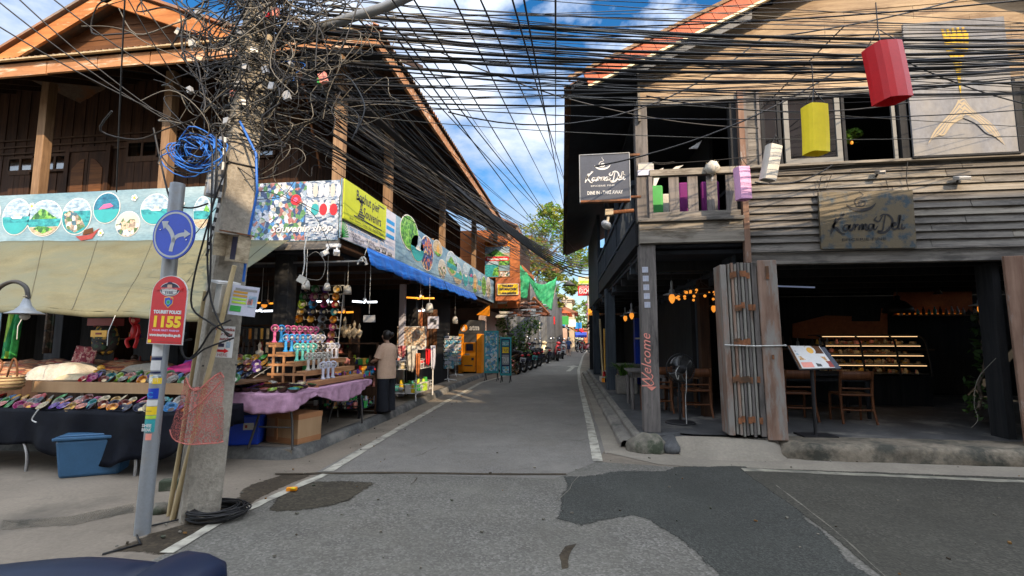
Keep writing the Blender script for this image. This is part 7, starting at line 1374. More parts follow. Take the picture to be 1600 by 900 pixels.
for k in range(44):
    a = 2 * pi * k / 44
    mb.tube([hd + (Tt @ Vector((r * cos(a), r * sin(a), z))) for r, z in ((.05, -.03), (.15, -.05), (Rf, .03), (.15, .11), (.04, .12))], .0022, 'darkgrey', 3)
mb.tube([hd + (Tt @ Vector((Rf * cos(a), Rf * sin(a), .03))) for a in [2 * pi * k / 36 for k in range(37)]], .009, 'black', 6); mb.build('cage', FN)
mb = MB()
for k in range(3):
    a = k * 2.094; mb.sheet(lambda s, t: hd + (Tt @ Vector(((.05 + .165 * s) * cos(a + (t - .5) * 1.5 * (.7 + .4 * s)), (.05 + .165 * s) * sin(a + (t - .5) * 1.5 * (.7 + .4 * s)), .05 + .05 * (t - .5)))), 5, 6, 'fanblade')
mb.build('blades', FN, solid=.003); mb = MB().tube(smooth([hd + Vector((-.03, -.12, .05)), hd + Vector((-.09, -.14, -.05)), hd + Vector((-.06, -.12, -.17)), hd + Vector((-.04, -.12, -.1))]), .008, 'cable_white', 5); mb.tube(smooth([hd + Vector((.08, -.1, .02)), hd + Vector((.07, -.12, -.3)), Vector((1.67, 8.22, .6)), Vector((1.66, 8.15, .22))]), .007, 'cable_white', 5); mb.build('cord', FN)
MS = thing('menu_stand', 'open picture menu on a black steel stand before the cafe', 'menu stand', (3.27, 7.55, .2)); b = at(1275, 655 + 22, Z=.2); b = Vector((3.27, 7.52, .2)); MB().box(b + Z3 * .012, (.46, .3, .02), 'black', rz=.05).build('base', MS)
MB().cyl(b + Z3 * .02, Vector((b.x - .0, b.y, 1.14)), .024, 'black', n=10).build('pole', MS); q0, q1, q2, q3 = at(1250, 576, Y=7.42), at(1314, 574, Y=7.42), at(1288, 541, Y=7.72), at(1231, 540, Y=7.72)
nn = (q1 - q0).cross(q3 - q0).normalized(); mb = MB().prism([q0 - nn * .02, q1 + (q1 - q0) * .02 - nn * .02, q2 + (q1 - q0) * .02 - nn * .02, q3 - nn * .02], -nn * .02, 'signdark'); mb.build('tray', MS); mb = MB(); mb.prism([q0, q0.lerp(q1, .86), q3.lerp(q2, .86), q3], -nn * .015, 'white')
def mq(u0, u1, v0, v1, m, e): mb.prism([q0.lerp(q1, u).lerp(q3.lerp(q2, u), v) + nn * e for u, v in ((u0, v0), (u1, v0), (u1, v1), (u0, v1))], nn * .001, m)
for u0, u1, v0, v1, m in ((0, .06, 0, 1, 'wood_wall_x'), (.1, .3, .58, .66, 'skyblue'), (.1, .28, .72, .78, 'grey'), (.12, .26, .36, .52, 'pastry'), (.1, .38, .04, .26, 'salmon'), (.42, .62, .62, .98, 'sand'), (.62, .84, .64, 1., 'wood_wall_x'), (.45, .6, .3, .5, 'palelilac'), (.66, .8, .26, .5, 'pastry'), (.46, .58, .06, .22, 'darkgrey'), (.74, .86, .02, .3, 'brownred'), (.3, .4, .3, .52, 'palelilac')): mq(u0, u1, v0, v1, m, .001)
c_ = q0.lerp(q1, .52).lerp(q3.lerp(q2, .52), .78) + nn * .004; uu = (q1 - q0).normalized(); vv = (q3 - q0).normalized(); mb.poly(ellpts(c_, uu, vv, .07, .09, n=16), 'white'); mb.poly(ellpts(c_ + nn * .001, uu, vv, .045, .06, n=14), 'gold'); mb.build('menu_pages', MS)
PLT = thing('planter', 'square concrete planter of long grassy leaves on the veranda', 'planter', (1.16, 13.0, .2)); MB().box((1.16, 12.75, .42), (.5, .5, .44), 'concrete_dark').build('pot', PLT, bevel=.02); mb = MB()
for k in range(170):
    a = rnd.uniform(0, 6.28); L_ = rnd.uniform(.35, .75); o_ = Vector((1.16 + rnd.uniform(-.15, .15), 12.75 + rnd.uniform(-.15, .15), .64)); dx = Vector((cos(a), sin(a), 0)); w = Vector((-sin(a), cos(a), 0)) * .012
    p = [o_ + dx * L_ * (t * .3 + t * t * .55) + Z3 * L_ * (t * 1.1 - t * t * .7) for t in (0, .35, .7, 1)]; vs = []
    for i, q in enumerate(p): ww = w * (1.2 - .33 * i); vs += [q - ww, q + ww]
    mb.add(vs, [(0, 1, 3, 2), (2, 3, 5, 4), (4, 5, 7, 6)], rnd.choice(('leaf', 'leaf_fresh', 'leaf_dark')))
mb.build('leaves', PLT)
# pendant lamps with lit amber bulbs
def amber(px, py, Y, s, label, zt=2.83):
    c = at(px, py, Y=Y); t = thing('pendant_lamp', label, 'pendant lamp', c); MB().lathe([(.012 * s, .30 * s), (.022 * s, .26 * s), (.022 * s, .16 * s), (.045 * s, .14 * s), (.05 * s, .09 * s), (.15 * s, .062 * s), (.15 * s, .055 * s), (.05 * s, .07 * s), (0, .07 * s)], 'silver', c, 18).build('lamp_shade', t)
    MB().lathe([(.0, -.095 * s), (.03 * s, -.07 * s), (.052 * s, -.02 * s), (.05 * s, .03 * s), (.03 * s, .065 * s)], 'bulb', c, 14).build('bulb', t); MB().cyl(c + Z3 * .3 * s, Vector((c.x, c.y, zt)), .006, 'cable', n=5).build('cord', t)
amber(1050, 466, 8.6, 1., 'nearest lit amber pendant lamp, right of the corner post'); amber(1115, 482, 11.5, 1., 'dim lit amber pendant lamp below the chandelier'); amber(987, 493, 12.5, 1.05, 'lit amber lamp left of the corner post, nearer of two'); amber(977, 497, 15.0, 1.1, 'lit amber lamp left of the corner post, farther of two'); amber(1534, 483, 8.4, 1., 'lit amber lamp beside the right folding doors')
CH = thing('chandelier', 'round brass chandelier of many small glowing bulbs in the cafe', 'chandelier', at(1096, 458, Y=9.0)); c = at(1096, 462, Y=9.0); mb = MB(); mb.tube([c + Vector((.40 * cos(a), .40 * sin(a), 0)) for a in [2 * pi * k / 24 for k in range(25)]], .015, 'iron', 5); mb.tube([c + Vector((.25 * cos(a), .25 * sin(a), .1)) for a in [2 * pi * k / 24 for k in range(25)]], .012, 'iron', 5)
for k in range(6): a = k * pi / 3; mb.tube([c + Vector((.4 * cos(a), .4 * sin(a), 0)), c + Z3 * .25], .007, 'iron', 4)
mb.cyl(c + Z3 * .25, Vector((c.x, c.y, 2.83)), .01, 'iron'); mb.build('frame', CH)
for k in range(26):
    a = k * 2 * pi / 15; r = .42 if k < 15 else .27; MB().sphere(c + Vector((r * cos(a), r * sin(a), (.0 if k < 15 else .1) - .03 + rnd.uniform(-.02, .02))), .026, 'bulb', 8).build('bulb', CH)
# counter, pastry case, back bar
mb = MB().bb(4.2, 8.2, 12.9, 13.39, .2, 1.28, 'blackwood').bb(4.1, 8.3, 12.8, 13.395, 1.283, 1.32, 'tablewood'); solo(mb, 'bar_counter', 'dark back bar counter along the cafe rear wall', 'counter', (6, 13, .2))
PC = thing('pastry_case', 'lit curved glass display case filled with pastries', 'display case', (6.3, 11.6, .2)); a = at(1290, 586, Y=11.2); b = at(1444, 524, Y=11.2)
MB().bb(a.x, b.x, 11.1, 11.9, .2, a.z, 'blackwood').build('base', PC); zs = [a.z + (b.z - a.z) * f for f in (.04, .28, .52, .76)]
for k, z in enumerate(zs):
    yf = 11.12 + .07 * k; MB().bb(a.x + .02, b.x - .02, yf, 11.88, z, z + .015, 'metal').build('shelf', PC); MB().bb(a.x + .05, b.x - .05, yf - .004, yf + .014, z + .17, z + .182, 'caselight').build('light_strip', PC)
    mb = MB(); clutter(mb, a.x + .08, b.x - .08, yf + .04, 11.8, z + .016, 46, (.05, .12), ['pastry', 'pastry', 'sand', 'gold', 'cream', 'salmon'], hz=.6); o = mb.build('pastries', PC); o['kind'] = 'stuff'
for f in (0, .36, .7, 1): x = a.x + (b.x - a.x) * f; MB().tube(smooth([Vector((x, 11.06, a.z)), Vector((x, 11.1, a.z + .35)), Vector((x, 11.2, b.z - .1)), Vector((x, 11.45, b.z))]), .02, 'black', 5).build('post', PC)
MB().bb(a.x, b.x, 11.4, 11.9, b.z, b.z + .02, 'blackwood').build('lid', PC)
mb = MB(); q = [at(1396, 455, Y=13.36), at(1396, 493, Y=13.36), at(1519, 487, Y=13.36), at(1517, 440, Y=13.36)]; mb.prism(q, (0, -.02, 0), 'terracotta'); q = [at(1238, 506, Y=13.36), at(1238, 528, Y=13.36), at(1386, 534, Y=13.36), at(1386, 482, Y=13.36), at(1377, 482, Y=13.36), at(1375, 502, Y=13.36), at(1330, 502, Y=13.36), at(1330, 494, Y=13.36), at(1290, 493, Y=13.36)]
mb.prism(q, (0, -.02, 0), 'terracotta'); solo(mb, 'wall_plaster', 'terracotta plaster patches on the dark back wall above the bar', 'wall patch', (6.5, 13.36, 2))
mb = MB(); p0, p1 = at(1400, 492, Y=13.2), at(1516, 489, Y=13.2); mb.bb(p0.x, p1.x, 13.12, 13.36, p0.z - .03, p0.z, 'tablewood'); solo(mb, 'wall_shelf', 'narrow shelf of jars under the terracotta wall', 'shelf', (7, 13.2, p0.z))
mb = MB().bb(p0.x + .1, p1.x - .1, 13.29, 13.32, p0.z + .02, p0.z + .035, 'amberdim'); solo(mb, 'added_glow_strip', 'thin amber glowing strip added along the jar shelf to light the wall', 'lamp', (7, 13.3, p0.z))  # glowing strip added to brighten the terracotta wall behind the jars
def bottle(x, y, z, h, m, label, g): mb = MB().lathe([(0, 0), (.035, 0), (.036, h * .6), (.014, h * .75), (.013, h), (0, h)], m, (x, y, z), 10); solo(mb, 'bottle', label, 'bottle', (x, y, z), g)
for k in range(16): bottle(p0.x + .12 + k * .125, 13.2, p0.z + .001, rnd.choice((.16, .2, .14)), rnd.choice(('darkgrey', 'coco', 'silver', 'teal')), f'jar {ORD[k]} from left on the shelf under the terracotta wall', 'jars on the wall shelf')
for k in range(14): bottle(4.5 + k * .17, 12.95, 1.321, rnd.choice((.26, .3, .2)), rnd.choice(('darkgrey', 'coco', 'iron', 'silver')), f'dark bottle {ORD[k]} from left on the back bar', 'bottles on the back bar')
BL = thing('bell_lamp', 'large black bell shaped lamp hanging before the terracotta wall', 'pendant lamp', at(1402, 478, Y=11.8)); c = at(1403, 480, Y=11.8); MB().lathe([(.03, .26), (.05, .24), (.05, .16), (.14, .12), (.26, .0), (.3, -.12), (.29, -.12), (.13, .1), (0, .12)], 'black', c, 20).build('lamp_shade', BL); MB().cyl(c + Z3 * .26, Vector((c.x, c.y, 2.83)), .01, 'cable', n=5).build('cord', BL); MB().sphere(c - Z3 * .02, .05, 'bulb', 10).build('bulb', BL)
mb = MB(); p = at(1462, 445, Y=12.6); mb.tube([p + Z3 * .3, p + Vector((.05, 0, .05)), p + Vector((.03, 0, -.1))], .03, 'black', 6); mb.tube([p + Vector((.12, 0, .3)), p + Vector((.03, 0, -.1))], .02, 'black', 6); mb.lathe([(.02, .06), (.09, -.1), (0, -.1)], 'coco', p + Vector((.03, 0, -.12)), 10); solo(mb, 'hanging_basket', 'small dark bundle hanging on straps before the terracotta wall', 'bundle', p)
a = at(1214, 447, Y=11); b = at(1273, 449, Y=11); mb = MB().tube([a, b], .018, 'reflection_dim', 6); solo(mb, 'glow_tube', 'dim glowing line for a white reflection high in the dark cafe', 'lamp', a)  # dim glowing tube stands in for a white reflected line
mb = MB().tube(smooth([at(1556, 560, Y=7.5), at(1528, 592, Y=7.55), at(1522, 630, Y=7.55), at(1528, 655, Y=7.5), at(1518, 668, Y=7.5)]), .0035, 'cable_grey', 5); solo(mb, 'loose_cable', 'pale tangled power cord by the right folding doors', 'cable', at(1530, 600, Y=7.5))
VN = thing('creeper', 'dark creeper climbing beside the right amber lamp', 'plant', at(1532, 620, Y=8.6)); mb = MB(); q = [at(1532, y, Y=8.6) + Vector((rnd.uniform(-.1, .1), 0, 0)) for y in range(640, 490, -20)]; mb.tube(q, .03, 'bark', 5); mb.build('stem', VN); mb = MB()
def leaves(mb, c, r, n, sz, mats, rr=rnd, flatk=1.):
    for _ in range(n):
        while True:
            d = Vector((rr.uniform(-1, 1), rr.uniform(-1, 1), rr.uniform(-1, 1)))
            if d.length < 1: break
        p = Vector(c) + Vector((d.x * r[0], d.y * r[1], d.z * r[2])); a = Vector((rr.gauss(0, 1), rr.gauss(0, 1), rr.gauss(0, .6) * flatk)).normalized(); b = a.cross(Vector((rr.gauss(0, 1), rr.gauss(0, 1), rr.gauss(0, 1)))).normalized(); s = sz * rr.uniform(.6, 1.3)
        mb.add([p - a * s * .5, p + b * s * .22 - Z3 * s * .04, p + a * s * .5 - Z3 * s * .1, p - b * s * .22 - Z3 * s * .04], [(0, 1, 2, 3)], rr.choice(mats))
for p in q: leaves(mb, p, (.22, .15, .15), 22, .13, ['leaf_dark'])
mb.build('leaves', VN)
# lanterns
def lantern(px0, py0, px1, py1, w, Y, m, label, rib=.0):
    a = at(px0, py0, Y=Y); b = at(px1, py1, Y=Y); t = thing('paper_lantern', label, 'lantern', a); d = (b - a).normalized(); u = d.cross(Y3).normalized(); v = d.cross(u); n = 4; mb = MB(); vs = []; K = 4
    for k in range(K):
        f = k / (K - 1); c = a.lerp(b, f) + u * .004 * sin(f * 3)
        for j in range(16):
            q_ = 2 * pi * j / 16 + .5; r = w / 2 * (1.1 if j % 4 == 0 else .86 if j % 4 == 2 else .93); vs.append(c + u * cos(q_) * r + v * sin(q_) * r * .8)
    mb.add(vs, [(k * 16 + j, k * 16 + (j + 1) % 16, (k + 1) * 16 + (j + 1) % 16, (k + 1) * 16 + j) for k in range(K - 1) for j in range(16)], m, False); mb.build('shade', t, solid=.004); mb = MB()
    tp_ = a - d * .16
    for k in range(4): mb.tube([tp_, a + u * cos(k * 1.57 + .5) * w * .45 + v * sin(k * 1.57 + .5) * w * .36], .004, 'cable', 4)
    mb.tube([tp_, tp_ + Z3 * .25], .005, 'cable', 4); mb.build('hanger', t); return t
lantern(1377, 72, 1394, 158, .27, 4.4, 'red', 'large red fabric lantern tilted among the overhead cables'); lantern(1272, 166, 1275, 240, .20, 4.6, 'lanternyellow', 'yellow fabric lantern hanging before the cafe window'); lantern(1158, 262, 1162, 312, .2, 6.95, 'lilacpink', 'small pink fabric lantern at the balcony corner'); lantern(1209, 228, 1199, 282, .2, 6.8, 'offwhite', 'small white fabric lantern left of the yellow one')
c = at(1113, 262, Y=7.38); mb = MB().sphere(c, (.105, .1, .1), 'whitecloth', 18); mb.v = [tuple(c + (Vector(v) - c) * (1 + .22 * noise.noise((Vector(v) - c) * 22))) for v in mb.v]
for k in range(24): d = Vector((rnd.gauss(0, 1), rnd.gauss(0, 1), rnd.gauss(0, 1))).normalized(); mb.tube([c + d * .09, c + d * .125], [.006, .002], 'sand', 4)
mb.tube([c - Z3 * .09, c - Z3 * .2], .02, 'plasticwrap', 6); solo(mb, 'dried_pufferfish', 'dried grey pufferfish lantern on the balcony rail', 'ornament', c)
mb = MB()
for k in range(9): p = Vector((1.16 + k * .035, 7.39, 4.22 - .02 * sin(k * .35))); mb.tube([p + Vector((.022 * cos(a), .008 * (k % 2), .014 * sin(a))) for a in [j * pi / 4 for j in range(9)]], .004, 'iron', 4)
mb.tube([(1.46, 7.39, 4.20), (2.0, 7.39, 4.21), (2.7, 7.38, 4.25)], .006, 'cable', 4); solo(mb, 'chain', 'rusty chain and wire stretched above the balcony rail', 'chain', (1.16, 7.39, 4.2))
mb = MB().bb(.93, 1.17, 7.44, 7.68, 4.14, 4.23, 'offwhite').bb(.925, 1.175, 7.435, 7.685, 4.045, 4.137, 'palelilac').bb(.94, 1.16, 7.45, 7.67, 4.235, 4.25, 'silver'); solo(mb, 'plastic_wrap', 'white plastic bands wrapped round the balcony post', 'wrapping', (1.04, 7.56, 4.1), bevel=.01)
CM = thing('security_camera', 'white flood lamp on a rusty pipe left of the balcony beam', 'camera', at(948, 345, Y=7.4)); p = at(990, 329, Y=7.45); q = at(957, 332, Y=7.4); MB().cyl(p, q, .03, 'rust').build('arm', CM); MB().box(q + Vector((-.05, 0, 0)), (.12, .09, .09), 'sand').cyl(q + Vector((-.06, 0, -.04)), q + Vector((-.08, -.02, -.15)), .022, 'sand').build('mount', CM)
e_ = q + Vector((-.10, -.04, -.2)); MB().sphere(e_, (.085, .1, .06), 'silver', 14, Matrix.Rotation(.7, 4, 'Y')).build('head', CM)
for k, (px, py, m, lab) in enumerate(((1375, 265, 'metal', 'small metal lamp on the sill below the dark window'), (1503, 274, 'silver', 'pale flood lamp on the sill under the painted panel'))):
    c = at(px, py + 4, Y=7.36); t = thing('flood_lamp', lab, 'lamp', c); MB().box(c, (.16 if k else .09, .12, .05), m, rx=.4).build('head', t, bevel=.01); MB().cyl(c + Vector((0, .06, 0)), c + Vector((0, .12, -.05)), .015, 'iron').build('bracket', t)
# balcony things and window plant
for x, y, w, h, m, lab in ((1.25, 8.1, .3, .42, 'green', 'green balcony chair cushion behind the railing'), (1.78, 8.0, .3, .42, 'purplecush', 'purple balcony chair cushion left of the other'), (2.12, 8.0, .28, .42, 'purplecush', 'purple balcony cushion nearest the corner trim'), (1.52, 8.4, .2, .36, 'whitecloth', 'grey white cushion between the green and purple ones')):
    solo(MB().box((x, y, 3.56 + h / 2), (w, .1, h + .2), m), 'cushion', lab, 'cushion', (x, y, 3.4), 'cushions on the corner balcony', bevel=.03)
for pts, lab in ((((1020, 302), (1037, 262), (1022, 268)), 'white folded pennant above the green cushion'), (((1040, 272), (1048, 272), (1068, 258), (1056, 260)), 'white slanting pennant above the balcony rail'), (((1076, 232), (1090, 232), (1097, 219)), 'small white pennant high in the dark balcony')):
    solo(MB().prism([at(x, y, Y=8.2) for x, y in pts], (0, .03, 0), 'white'), 'pennant', lab, 'pennant', at(*pts[0], Y=8.2))
for px, py in ((1145, 208), (1145, 250), (1186, 210)):
    c = at(px, py, Y=8.0); t = thing('string_bulb', {208: 'upper small amber bulb in the dark balcony', 250: 'lower small amber bulb in the dark balcony', 210: 'amber bulb behind the narrow window sash'}[py], 'bulb', c, 'amber bulbs on the balcony'); MB().sphere(c, (.022, .022, .03), 'bulb', 8).build('bulb', t); MB().cyl(c + Z3 * .02, c + Z3 * .07, .014, 'black', n=6).build('socket', t)
WPl = thing('window_plant', 'bright green leafy plant in the open dark window', 'plant', at(1325, 214, Y=8.1)); mb = MB()
for px, py, n, r in ((1318, 212, 60, (.25, .15, .1)), (1335, 208, 40, (.15, .12, .06)), (1308, 178, 22, (.1, .1, .05)), (1325, 220, 30, (.2, .12, .06))): leaves(mb, at(px, py, Y=8.0), r, n, .10, ['leaf_fresh', 'leaf', 'leaf_fresh'])
mb.build('leaves', WPl); MB().tube([at(1322, 246, Y=8.1), at(1320, 225, Y=8.05), at(1312, 180, Y=8.0)], .012, 'bark', 5).build('stem', WPl)
c = at(1331, 223, Y=7.95); t = thing('string_bulb', 'small amber bulb glowing under the window plant', 'bulb', c); MB().sphere(c, (.022, .022, .03), 'bulb', 8).build('bulb', t); MB().cyl(c + Z3 * .02, c + Z3 * .09, .01, 'black', n=6).build('socket', t)
# veranda goods further back
mb = MB().bb(1.7, 2.05, 15.4, 15.8, .2, 2.2, 'blue'); mb.bb(1.69, 2.06, 15.38, 15.399, 1.55, 1.6, 'offwhite'); solo(mb, 'cabinet', 'tall bright blue cabinet on the far veranda', 'cabinet', (1.9, 15.6, .2))
YPo = thing('bamboo_poles', 'bundle of yellow bamboo poles leaning by the second veranda post', 'poles', (.95, 17, .2))
for k in range(6): x = .78 + k * .07; MB().tube([(x, 17 + .05 * k, .2), (x + rnd.uniform(-.1, .1), 17.2, 2.1 + rnd.uniform(-.3, .2))], .035, 'gold' if k % 2 else 'bamboo', 6).build('pole', YPo)
mb = MB(); clutter(mb, .7, 1.25, 15.8, 16.6, .2, 40, (.1, .25), ['orange', 'green', 'red', 'gold', 'navy', 'offwhite']); tag(solo(mb, 'market_goods', 'heap of colourful scarves and goods by the far veranda posts', 'goods', (1, 16, .2)), kind='stuff')
# ------------------------------------------------------------------ beyond: orange house, nets, trees, far street
OH = thing('orange_house', 'orange boarded house with dark tiled overhang beyond the souvenir shop', 'house', (-5, 23, 0)); yo = 22.6
a = at(728, 480, Y=yo); b = at(812, 350, Y=yo); mb = MB()
for k in range(18): z = 3.0 + k * .21; mb.bb(-8, b.x, yo + .01 * (k % 2), yo + .1, z, z + .2, 'orangewall')
mb.build('wall', OH); mb = MB().bb(-8, -4.5, yo + .1, 30, .1, 3.0, 'plasterpink').bb(-8, b.x - .25, yo + .1, 30, 3.0, 6.5, 'wood_wall'); mb.build('side_wall', OH)
for px in (741, 774): p = at(px, 430, Y=yo - .4); MB().bb(p.x - .09, p.x + .09, yo - .45, yo - .3, 3.0, 6.8, 'wood_post').build('post', OH)
r0, r1, r2_, r3 = at(775, 330, Y=21.9), at(803, 337, Y=21.9), at(845, 403, Y=27.0), at(808, 398, Y=27.0)
mb = MB(); mb.prism([Vector((-5.2, 21.9, 7.9)), Vector((-2.75, 21.9, 6.75)), Vector((-2.75, 28.5, 6.75)), Vector((-5.2, 28.5, 7.9))], (0, 0, .08), 'darktile'); rf = mb.build('roof', OH); mb = MB()
for k in range(8): y = 22.3 + k * .85; mb.beam((-2.8, y, 6.7), (-5.1, y, 7.78), .06, .1, 'wood_post')
mb.bb(-2.82, -2.76, 21.95, 28.5, 6.6, 6.74, 'wood_post'); mb.build('rafters', rf)
p0, p1 = at(784, 406, Y=yo - .2), at(829, 434, Y=29); MB().beam((p0.x + .2, yo - .1, 5.6), (b.x + .05, 29, 5.2), .12, .2, 'orangewall').build('side_beam', OH)
def sign_px(name, label, px0, px1, py0, py1, Y, m, fn, d=.06, cat='sign'):
    a = at(px0, py1, Y=Y); b = at(px1, py0, Y=Y); mb = MB().bb(a.x, b.x, Y, Y + d, a.z, b.z, m); fn(mb, a, b, Y - .004); return solo(mb, name, label, cat, ((a.x + b.x) / 2, Y, a.z))
def R_(mb, a, b, Y, u0, u1, v0, v1, m, e=0): mb.bb(a.x + (b.x - a.x) * u0, a.x + (b.x - a.x) * u1, Y - e - .003, Y - e, a.z + (b.z - a.z) * v0, a.z + (b.z - a.z) * v1, m)
def Tx(mb, a, b, Y, s, u, v, w, sz, m, e=.008): mb.text(s, sz * (b.z - a.z), (a.x + (b.x - a.x) * u, Y - e, a.z + (b.z - a.z) * v), X3, Z3, m, width=w * (b.x - a.x), bold=.01)
def ti(mb, a, b, Y):
    R_(mb, a, b, Y, .02, .98, .86, .99, 'orange'); R_(mb, a, b, Y, .02, .98, .68, .86, 'skyblue'); R_(mb, a, b, Y, .02, .98, .56, .68, 'sand'); R_(mb, a, b, Y, .02, .55, .02, .46, 'sea'); R_(mb, a, b, Y, .57, .98, .34, .5, 'greenery'); R_(mb, a, b, Y, .57, .98, .18, .33, 'banner_sky'); R_(mb, a, b, Y, .57, .98, .02, .16, 'town'); R_(mb, a, b, Y, .02, .55, .36, .46, 'skyblue', .003)
    mb.poly([Vector((a.x + (b.x - a.x) * u, Y - .008, a.z + (b.z - a.z) * v)) for u, v in ((.02, .6), (.3, .72), (.45, .8), (.6, .72), (.8, .62), (.98, .6))], 'greenery'); mb.poly([Vector((a.x + (b.x - a.x) * u, Y - .008, a.z + (b.z - a.z) * v)) for u, v in ((.3, .05), (.38, .25), (.55, .3), (.55, .05))], 'greenery')
    R_(mb, a, b, Y, .05, .95, .46, .58, 'red', .008); Tx(mb, a, b, Y, 'Tourist information', .5, .49, .8, .075, 'white', .014); Tx(mb, a, b, Y, 'TOURIST SERVICE', .5, .9, .8, .07, 'brownred', .006)
sign_px('tourist_sign', 'tall sunlit tourist information sign with sea pictures on the orange house', 757, 797, 377, 434, yo - .75, 'rust', ti)
sign_px('yellow_sign', 'yellow tourist information sign on the orange box', 777, 810, 443, 461, 21.6, 'white', lambda mb, a, b, Y: (R_(mb, a, b, Y, .02, .98, .04, .96, 'yellow'), Tx(mb, a, b, Y, 'TOURIST', .5, .7, .55, .26, 'ink'), Tx(mb, a, b, Y, 'INFORMATION', .5, .42, .8, .26, 'ink'), Tx(mb, a, b, Y, '& CAR SERVICE', .5, .1, .8, .16, 'ink')))
a = at(774, 470, Y=21.7); b = at(811, 434, Y=21.7); solo(MB().bb(a.x, b.x, 21.68, 22.3, a.z, b.z, 'terracotta'), 'sign_box', 'terracotta box carrying the yellow sign', 'box', (a.x, 22, a.z), bevel=.02)
mb = MB(); q = [at(797, 395, Y=23.3), at(829, 434, Y=26), at(823, 466, Y=26), at(797, 466, Y=23.3)]
mb.sheet(lambda s, t: q[0].lerp(q[1], s).lerp(q[3].lerp(q[2], s), t) + Vector((.12 * noise.noise(Vector((s * 4, t * 4, 1))), 0, 0)), 14, 14, 'net_green'); solo(mb, 'green_net', 'upright green shade net beside the tourist sign', 'net', q[3], solid=.02)
mb = MB(); q = [at(822, 430, Y=26), at(870, 432, Y=30), at(862, 486, Y=30), at(826, 436, Y=26)]
mb.sheet(lambda s, t: q[0].lerp(q[1], s).lerp(q[3].lerp(q[2], min(1, s * 1.0)), t) + Vector((0, .25 * sin(s * 5) * t, -.5 * sin(pi * s) * (1 - .2 * t) + .12 * noise.noise(Vector((s * 5, t * 5, 3))))), 18, 12, 'net_green'); solo(mb, 'green_net', 'sagging green shade net slung under the trees', 'net', q[0], solid=.02)
# lean-to, pink pillar house front, draped wall, creeper
LT = thing('lean_to', 'small lean-to of broken brown roof tiles above the creeper', 'lean-to', (-3.6, 23.5, 2.5)); a0, a1, a2, a3 = at(776, 468, Y=22.4), at(845, 472, Y=25.5), at(858, 494, Y=24.6), at(784, 494, Y=21.9); mb = MB()
for k in range(44): s, t = rnd.random(), rnd.random(); p = a0.lerp(a1, s).lerp(a3.lerp(a2, s), t); mb.box(p, (.5, .35, .05), rnd.choice(('darktile', 'darktile', 'terracotta', 'whitecloth')), rz=rnd.uniform(-.5, .5), rx=rnd.uniform(.1, .5))
mb.build('roof_tiles', LT); MB().beam(at(833, 466, Y=25), at(857, 492, Y=24.4), .12, .2, 'orangewall').build('beam', LT); MB().beam(a0, a1, .1, .12, 'wood_dark').build('rail', LT)
GW = thing('draped_wall', 'tall wall draped in grey shade netting behind the scooters', 'wall', (-2.5, 34, 0)); mb = MB(); p0, p1, p2 = Vector((-5.4, 32.4, 0)), Vector((-2.25, 33, 0)), Vector((-1.55, 45, 0)); Hh = 5.5
def dr(s, t):
    b_ = p0.lerp(p1, s * 2) if s < .5 else p1.lerp(p2, s * 2 - 1); h = Hh * (.82 + .18 * min(1, s * 2.2)) * (1 - .15 * max(0, s - .5)); fold = .12 * sin(s * 60) + .08 * sin(s * 23 + t)
    return b_ + Vector((fold * .4 * (1 if s > .5 else .2), -fold * (.6 if s < .5 else .1), h * t)) + Vector((.16 * (1 - t), -.1 * (1 - t), 0))
mb.sheet(dr, 90, 14, 'tarpgrey'); mb.build('netting', GW, solid=.03); mb = MB()
for p in (p0, p1, p2): mb.cyl(p + Vector((-.2, .3, 0)), p + Vector((-.2, .3, Hh)), .08, 'wood_dark', n=6)
mb.build('posts', GW); solo(MB().bb(-6, -4.0, 26.5, 27, 0, 2.6, 'plaster').bb(-6.0, -3.7, 27.2, 27.4, 0, 1.6, 'orangewall'), 'garden_wall', 'low pink and cream wall behind the scooters and creeper', 'wall', (-4.5, 25, 0))
def bush(name, label, c, blobs, n, sz, mats, stem=True):
    t = thing(name, label, 'plant', c); mb = MB()
    for (o, r) in blobs: leaves(mb, Vector(c) + Vector(o), r, n, sz, mats)
    mb.build('leaves', t); mb = MB()
    for (o, r) in blobs[:4]: mb.tube([Vector(c), Vector(c) + Vector(o) * .6 + Vector((.1, 0, 0)), Vector(c) + Vector(o)], .03, 'bark', 5)
    mb.build('stem', t); return t
c = at(806, 560, Y=22.8); bush('creeper', 'leafy green creeper hanging below the broken tile lean-to', (c.x, 22.8, 0), (((-.5, 0, 2.3), (.5, .4, .5)), ((.2, 0, 1.9), (.6, .4, .5)), ((.7, .3, 2.2), (.5, .4, .45)), ((-.1, -.1, 1.5), (.7, .4, .35)), ((-.5, 0, 3.0), (.3, .3, .4)), ((.4, 0, 1.0), (.4, .3, .4))), 170, .17, ['leaf', 'leaf_dark', 'leaf_fresh', 'leaf_dark'])
c = at(800, 590, Y=21.0); bush('potted_plant', 'reddish leafed plant at the foot of the parked scooters', (c.x - .2, 21.3, 0), (((0, 0, .5), (.35, .3, .4)), ((.3, .2, .3), (.3, .3, .3))), 70, .14, ['leaf_brown', 'leaf_dark', 'salmon'])
